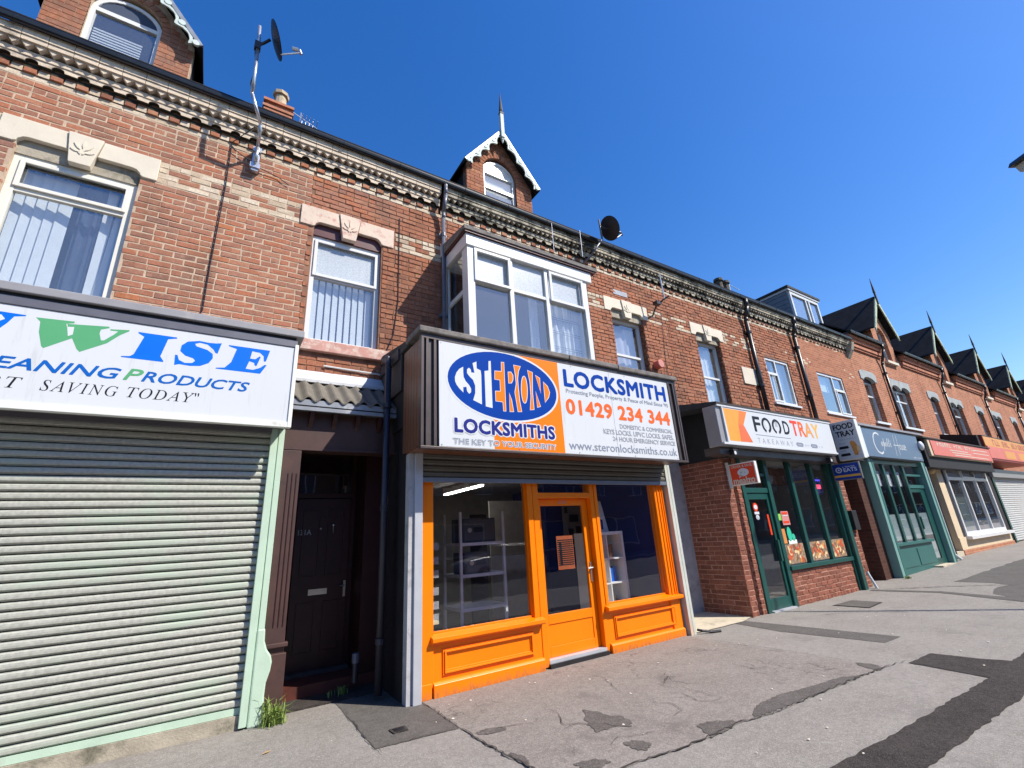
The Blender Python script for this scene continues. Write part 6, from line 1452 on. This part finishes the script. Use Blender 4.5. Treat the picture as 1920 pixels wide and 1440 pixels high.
for z in (3.32, 3.14): smudge(.09, .24, z, z+.032, 5, 'grey_print', .001, f2, PM, int(z*100))
for z in (3.22, 3.045): fl_('lozenge', [(.06, z), (.08, z+.045), (.26, z+.045), (.28, z), (.26, z-.02), (.08, z-.02)], 'black_print', .001, f2, PM)
fl_('kebab_picture', [(.32, 3.33), (.36, 3.38), (.43, 3.34), (.47, 3.22), (.44, 3.02), (.36, 3.01), (.34, 3.18)], 'brownfood2', .001, f2, PM) if 'brownfood2' in M else fl_('kebab_picture', [(.32, 3.33), (.36, 3.38), (.43, 3.34), (.47, 3.22), (.44, 3.02), (.36, 3.01), (.34, 3.18)], 'amberfood', .001, f2, PM)
fl_('salad_picture', ellipse(.47, 3.16, .035, .09, 14), 'creamfood', .002, f2, PM)
m3, f3 = projsign('projecting_sign', 12.5, 5.22, .58, 2.43, 2.82, .08, 'dark blue projecting sign with an ochre stripe below the grey takeaway sign', 'eatsblue', 'signframe')
PM = proj(12.496, 5.22)
fl_('stripe', rect(.02, .56, 2.50, 2.55), 'yellow', .001, f3, PM); fl_('round_emblem', ellipse(.14, 2.67, .07, .065, 24), 'white_print', .001, f3, PM); fl_('emblem_centre', ellipse(.14, 2.67, .045, .042, 24), 'eatsblue', .002, f3, PM); fl_('emblem_dot', ellipse(.14, 2.67, .02, .02, 12), 'white_print', .003, f3, PM)
smudge(.23, .50, 2.715, 2.745, 9, 'white_print', .001, f3, PM, 8); tx('EATS', .24, .52, 2.615, 2.70, 'white_print', .001, f3, MM=PM, bold=.03)

# alley between takeaway and salon
al_ = thing('passage', (13.9, 6.0, 0), 'dark brick passage between the takeaway and the salon', 'passage')
MB().box(13.0, 13.35, YF+.01, YF+.35, 0, 2.95).build('wall', M['mortF'], al_)
bQ = Bricks(); bQ.wall(13.0, 13.35, 0, 2.92, [], 'F', org=(0, YF+.01), z00=0., header_every=99); bQ.wall(-6.9, -5.72, .0, 2.92, [], 'F', org=(13.35, 0), ud=(0, -1), nrm=(-1, 0), z00=0., header_every=99) if False else None
bQ.build(al_, limit=0)
MB().box(13.36, 14.6, 6.9, 7.0, 0, 3.0).build('rear_wall', M['shadebrick'], al_); MB().box(14.42, 14.9, 5.5, 6.9, 0, 3.12).build('side_wall', M['shadebrick'], al_); MB().box(13.35, 14.42, 5.70, 6.9, -.02, .012).build('passage_floor', M['pave_dark'], al_); MB().box(13.30, 13.36, 5.74, 6.9, 0, 2.95).build('inner_wall', M['shadebrick'], al_); MB().box(13.0, 14.6, 5.75, 6.9, 2.95, 3.05).build('soffit', M['blackbox'], al_)
wp = thing('waste_pipe', (13.0, 5.3, 0), 'white plastic waste pipe at the foot of the green corner post', 'pipe'); mb = MB(); mb.tube([(13.02, 5.30, .38), (13.02, 5.28, .30), (13.05, 5.2, .02)], .03, 8); mb.build('pipe', M['upvc'], wp)
mbx = thing('meter_box', (13.25, 5.3, 1.2), 'black meter box on the brick pier beside the passage', 'box'); MB().box(13.05, 13.30, 5.28, 5.39, 1.30, 1.75).build('case', M['pipeblack'], mbx, bev=.01)
# ================================================================ SALON
b0 = .11
sn = thing('salon_shop', (16.9, 5.4, b0), 'hair salon front with dark green mullions, blinds and a teal lower panel', 'shop')
for (a, b, m) in ((14.92, 15.08, 'palegreen'), (15.10, 15.22, 'teal'), (18.80, 18.95, 'palegreen'), (18.97, 19.08, 'teal')): MB().box(a, b, 5.30, 5.50, b0-.05, 3.12).build('corner_post', M[m], sn, bev=.008)
MB().box(15.22, 17.85, 5.40, 5.5, b0-.05, .80).build('stall_panel', M['teal'], sn)
MB().box(15.30, 16.5, 5.385, 5.401, .25, .68).build('panel_moulding', M['teal'], sn); MB().box(16.6, 17.75, 5.385, 5.401, .25, .68).build('panel_moulding', M['teal'], sn)
MB().box(15.22, 18.8, 5.36, 5.48, 2.98, 3.12).build('frame_head', G_, sn); MB().box(15.22, 17.9, 5.34, 5.48, .80, .87).build('sill', M['teal'], sn)
for x in (15.22, 15.98, 16.70, 17.40): MB().box(x, x+.12, 5.385, 5.47, .87, 2.98).build('mullion', G_, sn)
for a, b in ((15.34, 15.98), (16.10, 16.70), (16.82, 17.40)):
    MB().box(a, b, 5.42, 5.426, .87, 2.98).build('shop_window', M['glass_shop'], sn); MB().box(a, b, 5.431, 5.434, .92, 1.60).build('frosted_film', M['frost'], sn)
    MB().box(a+.02, b-.02, 5.5, 5.51, 2.38, 2.80).build('roller_blind', M['blind'], sn)
sd_ = MB(); sd_.box(17.52, 17.62, 5.42, 5.47, b0+.05, 2.30); sd_.box(18.35, 18.45, 5.42, 5.47, b0+.05, 2.30); sd_.box(17.62, 18.35, 5.42, 5.47, b0+.05, b0+.2); sd_.box(17.62, 18.35, 5.42, 5.47, 2.2, 2.3)
sdr = sd_.build('door', G_, sn, bev=.004); MB().box(17.62, 18.35, 5.44, 5.446, b0+.2, 2.2).build('door_pane', M['glass_shop'], sdr); MB().box(17.63, 18.34, 5.449, 5.452, .98, 1.60).build('frosted_film', M['frost'], sdr); MB().box(17.63, 18.34, 5.449, 5.452, b0+.22, .80).build('frosted_film', M['frost'], sdr)
MB().box(17.56, 17.62, 5.37, 5.42, 1.15, 1.5).build('door_handle', G_, sdr)
MB().box(17.52, 18.8, 5.40, 5.48, 2.32, 2.42).build('transom', M['teal'], sn); MB().box(17.52, 18.8, 5.40, 5.48, 2.68, 2.74).build('transom', M['teal'], sn); MB().box(18.45, 18.8, 5.43, 5.5, b0, 2.32).build('door_jamb', G_, sn)
MB().box(17.52, 18.8, 5.44, 5.446, 2.42, 2.98).build('fanlight', M['glass_shop'], sn)
MB().box(17.45, 18.5, 5.2, 5.42, b0-.1, b0+.05).build('doorstep', M['creamstone'], sn)
MB().box(14.9, 19.1, 8.5, 8.6, 0, 3.1).build('rear_room_wall', IN, sn); MB().box(14.95, 15.0, 5.5, 8.5, 0, 3.1).build('inner_wall', IN, sn); MB().box(14.9, 19.1, 5.55, 8.5, 3.1, 3.14).build('ceiling', IN, sn)
MB().box(14.4, 14.90, 5.35, 5.5, 0, 3.1).build('side_board', M['brownwall'], sn) if False else None
s4 = thing('shop_sign', (16.7, 5.2, 3.1), 'blue-grey salon fascia sign with thin white script lettering', 'shop sign', 'fascia signs over the shops')
MB().box(14.60, 18.78, 5.22, 6.4, 3.12, 3.98).build('box_body', M['signframe'], s4)
p4 = MB().box(14.72, 18.74, 5.196, 5.22, 3.14, 3.93).build('panel', M['bluegrey'], s4)
MB().box(14.55, 14.72, 5.17, 5.4, 3.10, 3.97).build('end_cap', M['upvc'], s4, bev=.01); MB().prism([(5.15, 3.98), (5.15, 4.04), (6.4, 4.2), (6.4, 3.98)], 14.5, 19.2, M=lambda u, v, q: (q, u, v)).build('flashing', M['flash'], s4)
SCR = {**{c: chr(0x1D4D0+ord(c)-65) for c in 'ABCDEFGHIJKLMNOPQRSTUVWXYZ'}, **{c: chr(0x1D4EA+ord(c)-97) for c in 'abcdefghijklmnopqrstuvwxyz'}}
tx('C', 15.35, 15.85, 3.22, 3.86, 'white_print', 5.193, p4, bold=-.02); tx(''.join(SCR.get(c, c) for c in 'apelli'), 15.85, 16.55, 3.34, 3.72, 'white_print', 5.193, p4)
for a, b in (((16.72, 3.22), (16.86, 3.86)), ((16.98, 3.26), (17.06, 3.88))): fl_('lettering', [a, (a[0]+.02, a[1]), (b[0]+.02, b[1]), b], 'white_print', 5.193, p4)
fl_('lettering', rect(16.70, 17.1, 3.53, 3.55), 'white_print', 5.192, p4); tx('ouse', 17.1, 17.6, 3.42, 3.58, 'white_print', 5.193, p4, shear=.2)
smudge(18.0, 18.6, 3.20, 3.24, 10, 'white_print', 5.193, p4, FX, 7)
sc_ = thing('alarm_siren', (18.9, 5.25, 3.45), 'white oval alarm box at the right end of the blue-grey salon sign', 'alarm box'); mb = MB(); mb.ball((18.78, 5.15, 3.62), .12, 8, sc=(1, .6, 1.2)); mb.build('cover', M['upvc'], sc_, smooth=True); MB().box(18.72, 18.84, 5.16, 5.22, 3.5, 3.74).build('back_plate', M['pipeblack'], sc_)

# brown recessed entrance and the red-signed shop
g2 = .24
en = thing('entrance', (20.1, 6.0, g2), 'brown recessed side entrance with a round lamp, left of the cream rendered shop', 'doorway')
MB().box(19.15, 19.30, 5.45, 6.3, g2-.1, 3.2).build('side_wall', M['blackwall'], en); MB().box(19.30, 21.0, 6.2, 6.3, g2-.1, 3.2).build('wall', M['browndk'], en); MB().box(19.75, 20.6, 6.15, 6.2, g2, 2.35).build('door', M['browndk'], en, bev=.01)
MB().box(19.3, 21.0, 5.6, 6.2, g2-.1, g2+.10).build('step', M['creamstone'], en); MB().box(20.2, 20.28, 6.08, 6.15, 1.2, 1.8).build('door_handle', M['pipeblack'], en)
mb = MB(); mb.ball((20.9, 5.70, 2.98), .13, 8); mb.build('round_lamp', M['creamfood'], en, smooth=True)
q = thing('pipe_pair', (19.35, 5.35, 0), 'leaning pale pipe and black pipe at the corner of the salon', 'pipe'); mb = MB(); mb.tube([(19.25, 5.38, 3.0), (19.25, 5.38, .35), (19.35, 5.28, .2)], .045, 8); mb.build('pale_pipe', M['upvc'], q); mb = MB(); mb.tube([(19.50, 5.42, 3.1), (19.50, 5.42, .2)], .05, 8); mb.build('black_pipe', M['pipeblack'], q)
cr = thing('cream_shop', (24.2, 5.5, g2), 'cream rendered shop with a large white framed window under the faded red sign', 'shop')
MB().box(21.0, 27.0, 5.60, 5.8, .36, .74).build('rendered_base', M['creamrender'], cr); MB().box(21.0, 27.1, 5.58, 5.8, g2-.1, .355).build('brick_plinth', M['far'], cr)
MB().box(21.0, 21.55, 5.62, 5.8, .74, 3.4).build('rendered_pier', M['creamrender'], cr); MB().box(21.55, 21.85, 5.64, 5.8, .74, 3.4).build('green_reveal', M['blackwall'], cr); MB().box(26.75, 27.1, 5.64, 5.8, .74, 3.4).build('black_pier', M['blackwall'], cr)
wS = window(cr, 21.9, 26.7, .76, 3.36, 5.60, M['upvc'], M['glass_sky'], cols=(23.5, 25.1), rows=(2.72,), fw=.13, dep=.09, roomy=1.6, name='shop_window', lights=((23.56, 25.04, 2.76, 3.26),))
MB().box(21.7, 26.9, 5.44, 5.60, .66, .76).build('sill', M['upvc'], cr)
for k in range(28):
    x = random.choice([22.1, 22.5, 25.4, 25.9]) + random.uniform(0, .7); z = random.uniform(.9, 2.1)
    MB().box(x, x+random.uniform(.1, .3), 6.0, 6.1, z, z+random.uniform(.05, .14)).build('display_goods', random.choice([M['curtain'], M['redsign'], M['upvc'], M['browndk'], M['pale_print']]), cr)
MB().box(23.4, 25.0, 5.95, 5.97, .85, 2.2).build('window_display_panel', M['frost'], cr)
s5 = thing('shop_sign', (23.2, 5.2, 3.38), 'faded salmon red fascia sign with pale lettering over the cream shop', 'shop sign', 'fascia signs over the shops')
MB().box(19.75, 26.6, 5.22, 5.5, 3.36, 3.93).build('box_body', M['creamrender'], s5, bev=.01); p5 = MB().box(19.95, 26.5, 5.196, 5.22, 3.40, 3.88).build('panel', M['salmon'], s5)
MB().box(19.5, 26.7, 5.30, 6.4, 3.0, 3.95).build('rear_housing', M['blackbox'], s5); MB().prism([(5.18, 3.94), (5.18, 3.98), (6.4, 4.25), (6.4, 3.94)], 19.3, 26.7, M=lambda u, v, q: (q, u, v)).build('roof', M['felt'], s5)
smudge(20.5, 24.6, 3.72, 3.85, 17, 'stone', 5.193, p5, FX, 3)
for a, b, c in ((21.6, 23.6, 3.62), (21.8, 23.9, 3.54), (24.2, 26.2, 3.62), (22.0, 26.0, 3.46), (24.4, 26.1, 3.75)): fl_('faded_text_line', rect(a, b, c, c+.028), 'stone', 5.193, p5)
s6 = thing('shop_sign', (29.8, 5.2, 3.45), 'red and amber two-tier fascia sign at the right edge', 'shop sign', 'fascia signs over the shops')
MB().box(26.35, 34.0, 5.22, 6.4, 3.50, 4.46).build('box_body', M['redsign'], s6); MB().prism([(5.2, 4.46), (5.2, 4.5), (6.4, 4.75), (6.4, 4.46)], 26.3, 34, M=lambda u, v, q: (q, u, v)).build('roof', M['felt'], s6)
MB().box(26.35, 34, 5.196, 5.22, 4.06, 4.45).build('amber_panel', M['amber'], s6); p6 = MB().box(26.5, 34, 5.19, 5.22, 3.56, 4.055).build('red_panel', M['salmon'], s6)
smudge(27.5, 33.0, 4.12, 4.38, 15, 'redsign', 5.193, p6, FX, 5); 
for a in (28.8, 31.0): fl_('amber_box', rect(a, a+1.6, 3.62, 3.95), 'amber', 5.187, p6)
q = thing('side_screen', (26.3, 5.8, 4.0), 'black felted side wall of the red and amber sign above the salmon sign', 'roof'); MB().prism([(5.3, 3.98), (5.3, 4.5), (6.4, 4.75), (6.4, 3.98)], 26.0, 26.34, M=lambda u, v, q: (q, u, v)).build('cladding', M['blackbox'], q)
r2 = thing('roller_shutter', (30, 5.7, g2), 'closed pale grey roller shutter under the red and amber sign', 'roller shutter', 'closed roller shutters')
sl = MB().prism([(5.72, 0), (5.70, .02), (5.70, .06), (5.72, .08), (5.74, .08), (5.74, 0)], 27.7, 33.5, M=lambda u, v, q: (q, u, v)).build('slat', M['slatlight'], r2)
sl.location.z += .28; WP[sl] = WP[sl]+Vector((0, 0, .28))
for k in range(1, 30): copyobj(sl, WP[sl]+Vector((0, 0, .0865*k)), r2)
MB().box(27.5, 33.6, 5.55, 5.75, 2.86, 3.2).build('shutter_housing', M['lightboxgrey'], r2, bev=.01); MB().box(27.5, 27.7, 5.62, 5.78, g2-.1, 2.86).build('guide_post', G_, r2); MB().box(27.1, 27.5, 5.66, 5.8, g2-.1, 3.5).build('black_pier', M['blackwall'], r2)

# ground floor walls so that the houses stand on something
for h, a, b in ((hA, -3.15, .5), ):
    MB().box(a, b-.04, 6.4, 6.7, 0, 2.95).build('lower_wall', M['farB'], h)
MB().box(27.1, 52.9, 6.45, 6.7, .1, 3.0).build('lower_wall', M['far'], fh)

# ================================================================ DISHES AND AERIALS
def dish(t, c, nrm, r, mat, arm, upv=Vector((0, 0, 1)), sq=1.0):
    n = Vector(nrm).normalized(); a = upv.cross(n).normalized(); b = n.cross(a); c = Vector(c); mb = MB(); K = 28; rings = [0, .35, .7, 1.0]
    for side in (0, .008):
        vs = []
        for q_ in rings:
            for i in range(K):
                t_ = 2*math.pi*i/K; vs.append(c+a*(q_*r*.92*math.cos(t_))+b*(q_*r*sq*math.sin(t_))+n*(.16*r*q_*q_-side))
        fs = [(j*K+i, j*K+(i+1) % K, (j+1)*K+(i+1) % K, (j+1)*K+i) for j in range(len(rings)-1) for i in range(K)]
        mb.add(vs, fs if side == 0 else [f[::-1] for f in fs])
    for i in range(K): 
        pass
    mb.build('reflector', M[mat], t, smooth=True)
    foot = c-b*r*.98*sq+n*.1*r; tip = c+n*(r*1.2)-b*r*.72
    mb = MB(); mb.cyl(foot, tip, .012, 8); mb.build('feed_arm', M[arm], t)
    mb = MB(); mb.cyl(tip-n*.02+b*.05, tip+(-n)*.10+b*.07, .028, 10); mb.cyl(tip-b*.03, tip+b*.05, .02, 8); mb.build('feed_horn', M['steel'] if arm == 'steel' else M['dishblack'], t)
    return n, a, b
d1 = thing('satellite_dish', (-.11, 6.3, 6.75), 'black satellite dish on a tall bent galvanised mast left of the pointed dormer', 'satellite dish')
mb = MB(); mb.tube([(-.115, 6.25, 6.98), (-.115, 6.25, 7.25), (-.12, 5.98, 7.42), (-.27, 5.80, 7.72), (-.29, 5.78, 8.55), (-.315, 5.78, 9.02)], .024, 10); mb.build('mast', M['steel'], d1, smooth=True)
MB().box(-.18, -.05, 6.28, 6.40, 6.90, 6.98).build('wall_bracket', M['steel'], d1); MB().box(-.17, -.06, 6.27, 6.40, 7.18, 7.26).build('wall_bracket', M['steel'], d1); mb = MB(); mb.box(-.16, -.07, 6.30, 6.36, 6.86, 7.24); mb.build('bracket_plate', M['steel'], d1)
mb = MB(); mb.tube([(-.30, 5.78, 8.63), (-.22, 5.76, 8.72), (-.16, 5.74, 8.80)], .02, 8); mb.box(-.34, -.26, 5.74, 5.82, 8.55, 8.68); mb.build('dish_bracket', M['dishblack'], d1)
dish(d1, (-.115, 5.72, 8.80), (.93, -.13, .35), .27, 'dishblack', 'steel')
mb = MB(); mb.tube([(-.26, 5.81, 7.74), (-.31, 5.80, 7.9), (-.28, 5.80, 8.2), (-.32, 5.79, 8.5)], .008, 6); mb.build('cable', M['pipeblack'], d1)
d2 = thing('satellite_dish', (6.0, 6.2, 6.95), 'round dark satellite dish rising above the gutter right of the bay window', 'satellite dish')
mb = MB(); mb.tube([(6.12, 6.38, 7.12), (6.15, 6.02, 7.20), (6.32, 5.86, 7.50), (6.40, 5.85, 7.62), (6.38, 5.85, 8.12)], .02, 8); mb.build('mast', M['pipegrey'], d2, smooth=True)
MB().box(6.07, 6.17, 6.34, 6.40, 7.02, 7.2).build('wall_bracket', M['steel'], d2); mb = MB(); mb.tube([(6.38, 5.85, 7.95), (6.50, 5.83, 7.93), (6.60, 5.80, 7.93)], .025, 8); mb.build('dish_bracket', M['dishblack'], d2)
dish(d2, (6.60, 5.80, 7.93), (.86, -.02, .45), .275, 'dishblack', 'pipeblack')
ae = thing('tv_aerial', (8.7, 6.2, 6.8), 'small wall aerial on a pale pole between the two keystone windows', 'aerial')
mb = MB(); mb.cyl((8.35, 5.98, 6.72), (8.30, 5.96, 7.34), .016, 8); mb.build('pole', M['steel'], ae)
mb = MB(); mb.tube([(8.35, 6.39, 6.45), (8.25, 6.15, 6.62), (8.45, 5.92, 6.78)], .018, 8); mb.box(8.15, 8.30, 6.05, 6.17, 6.58, 6.66); mb.build('arm', M['pipeblack'], ae)
ya = thing('tv_aerial', (.5, 9.9, 11.2), 'thin yagi television aerial beside the clay chimney pot', 'aerial')
mb = MB(); mb.cyl((.62, 9.95, 10.9), (.62, 9.95, 12.1), .02, 6); mb.cyl((.30, 9.8, 11.92), (1.02, 9.95, 11.80), .012, 6)
for k in range(5): mb.cyl((.66+k*.085, 9.72, 11.86-.014*k), (.66+k*.085, 10.05, 11.86-.014*k), .007, 5)
for k in range(4): mb.cyl((.66+k*.085, 9.9, 11.72-.014*k), (.66+k*.085, 9.9, 11.98-.014*k), .006, 5)
mb.build('mast', M['steel'], ya)
y2 = thing('tv_aerial', (19.0, 10, 11.5), 'thin television aerial beside the sooty chimney pots', 'aerial'); mb = MB(); mb.cyl((19.1, 10.1, 11.2), (19.1, 10.1, 12.35), .02, 6); mb.cyl((18.9, 10.1, 12.25), (19.9, 10.1, 12.15), .018, 6); mb.build('mast', M['steel'], y2)
for x, z0_, z1_ in ((5.22, 7.05, 7.75), (6.0, 7.2, 7.85)):
    o = MB(); o.cyl((x, 6.10, z0_), (x-.01, 6.08, z1_), .007, 6); o = o.build('thin_rod', M['steel'], None); tag(o, 'thin vertical wire in front of the gutter '+('above the bay window' if x < 5.5 else 'just left of the round dark dish'), 'cable')

# street lamp whose lantern just enters at the right edge
lp = thing('street_lamp', (14.3, -.9, gz(14.3)-.1), 'black street lamp lantern cut by the right edge against the sky', 'street lamp')
mb = MB(); mb.cyl((14.3, -.9, 0), (14.3, -.9, 1.2), .09, 12); mb.cyl((14.3, -.9, 1.2), (14.3, -.9, 8.2), .06, 12, .045); mb.build('column', M['pipeblack'], lp)
mb = MB(); mb.tube([(14.3, -.9, 8.15), (13.9, -.25, 8.55), (13.5, .25, 8.45)], .035, 8); mb.build('arm', M['pipeblack'], lp)
mb = MB(); mb.prism([(-.38, .0), (-.30, .12), (0, .20), (.30, .14), (.36, .02)], -.16, .16, M=lambda u, v, d: (13.33+u*.85-d*.5, .36-u*.5-d*.85, 8.28+v)); mb.build('lantern_hood', M['pipeblack'], lp, bev=.02)
mb = MB(); mb.prism([(-.26, 0), (.26, 0), (.22, -.13), (-.20, -.13)], -.12, .12, M=lambda u, v, d: (13.33+u*.85-d*.5, .36-u*.5-d*.85, 8.28+v)); mb.build('lantern_glass', pmat('lamp_diffuser', (.35, .42, .42), .3), lp)

# ================================================================ ACROSS THE ROAD (seen in reflections)
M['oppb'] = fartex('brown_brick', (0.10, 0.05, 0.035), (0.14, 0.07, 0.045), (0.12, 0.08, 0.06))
def opp(x0, w, hgt, lab, mat):
    h = thing('terraced_house', (x0+w/2, -13.3, 0), lab, 'house')
    holes = [(x0+.8, x0+1.9, 4.0, 5.6), (x0+w-2.2, x0+w-1.0, 4.0, 5.6), (x0+.6, x0+w-1.8, .7, 2.5), (x0+w-1.4, x0+w-.4, 0, 2.3)]
    mb = MB(); wall_core(mb, x0+.01, x0+w-.01, 0, hgt, -13.3, -13.0, holes); mb.build('wall', mat, h)
    for (a, b, c, d) in holes[:3]:
        mb = MB(); mb.box(a, b, -13.2, -13.12, c, c+.07); mb.box(a, b, -13.2, -13.12, d-.07, d); mb.box(a, a+.07, -13.2, -13.12, c+.07, d-.07); mb.box(b-.07, b, -13.2, -13.12, c+.07, d-.07); mb.box((a+b)/2-.03, (a+b)/2+.03, -13.2, -13.12, c+.07, d-.07); f = mb.build('window', M['upvc'], h)
        MB().box(a, b, -13.18, -13.17, c, d).build('pane', M['darkcurtain'], f)
    MB().box(x0+w-1.4, x0+w-.4, -13.2, -13.15, 0, 2.3).build('door', M['maroon'], h)
    t = math.tan(R(38)); MB().prism([(-12.9, hgt), (-16.5, hgt+3.6*t), (-20.1, hgt), (-20.0, hgt-.1), (-16.5, hgt+3.6*t-.12), (-13.0, hgt-.1)], x0, x0+w, M=lambda u, v, q: (q, u, v)).build('roof', M['slate'], h)
    MB().box(x0+.02, x0+w-.02, -19.9, -13.31, 0, hgt-.2).build('rear_wall', M['farB'], h)
    return h
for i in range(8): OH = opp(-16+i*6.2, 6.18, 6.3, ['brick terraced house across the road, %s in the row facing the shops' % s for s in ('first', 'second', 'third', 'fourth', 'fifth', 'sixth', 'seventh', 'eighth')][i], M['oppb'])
for i in range(8, 26):
    c = copytree(OH, WP[OH]+Vector((6.2*(i-7), 0, .2))); c['label'] = 'far house across the road reflected in the shop windows towards the right'; c['group'] = 'far houses across the road'
def car(x, y, lab, paint):
    c = thing('parked_car', (x, y, -.12+gz(x)), lab, 'car', 'cars parked across the road'); z = -.12+gz(x)
    X = lambda u, v, q: (x+u, y+q, z+v)
    MB().prism([(-2.1, .32), (-2.15, .62), (-2.05, .85), (-1.3, .95), (1.9, .98), (2.1, .8), (2.12, .35), (1.65, .30), (1.5, .55), (1.2, .62), (.95, .5), (.85, .28), (-.95, .28), (-1.05, .5), (-1.3, .62), (-1.6, .55), (-1.72, .32)], -.85, .85, M=X).build('body', paint, c, bev=.06)
    MB().prism([(-1.25, .94), (-.55, 1.40), (.95, 1.45), (1.75, .97)], -.74, .74, M=X).build('cabin', M['dishblack'], c, bev=.05)
    MB().prism([(-.55, 1.39), (-.5, 1.44), (.9, 1.49), (1.0, 1.44)], -.68, .68, M=X).build('roof_panel', paint, c, bev=.03)
    for u in (-1.32, 1.25):
        for s in (-.78, .78):
            mb = MB(); mb.cyl((x+u, y+s-.1, z+.31), (x+u, y+s+.1, z+.31), .31, 18); w_ = mb.build('wheel', M['dishblack'], c); mb = MB(); mb.cyl((x+u, y+s-.105, z+.31), (x+u, y+s+.105, z+.31), .19, 14); mb.build('rim', M['steel'], w_)
    for s in (-.6, .6): MB().box(x-2.16, x-2.08, y+s-.15, y+s+.15, z+.62, z+.78).build('headlight', M['upvc'], c, bev=.02)
car(5.2, -8.4, 'dark grey car parked across the road in front of the sixth house', pmat('dark_grey_car_paint', (.03, .035, .04), .25, .3, coat=.6))
car(11.5, -8.4, 'white car parked across the road to the right of the dark grey one', pmat('white_car_paint', (.7, .7, .7), .25, coat=.6))
car(-2.0, -8.4, 'red car parked across the road to the left of the dark grey one', pmat('red_car_paint', (.35, .02, .02), .25, coat=.6))
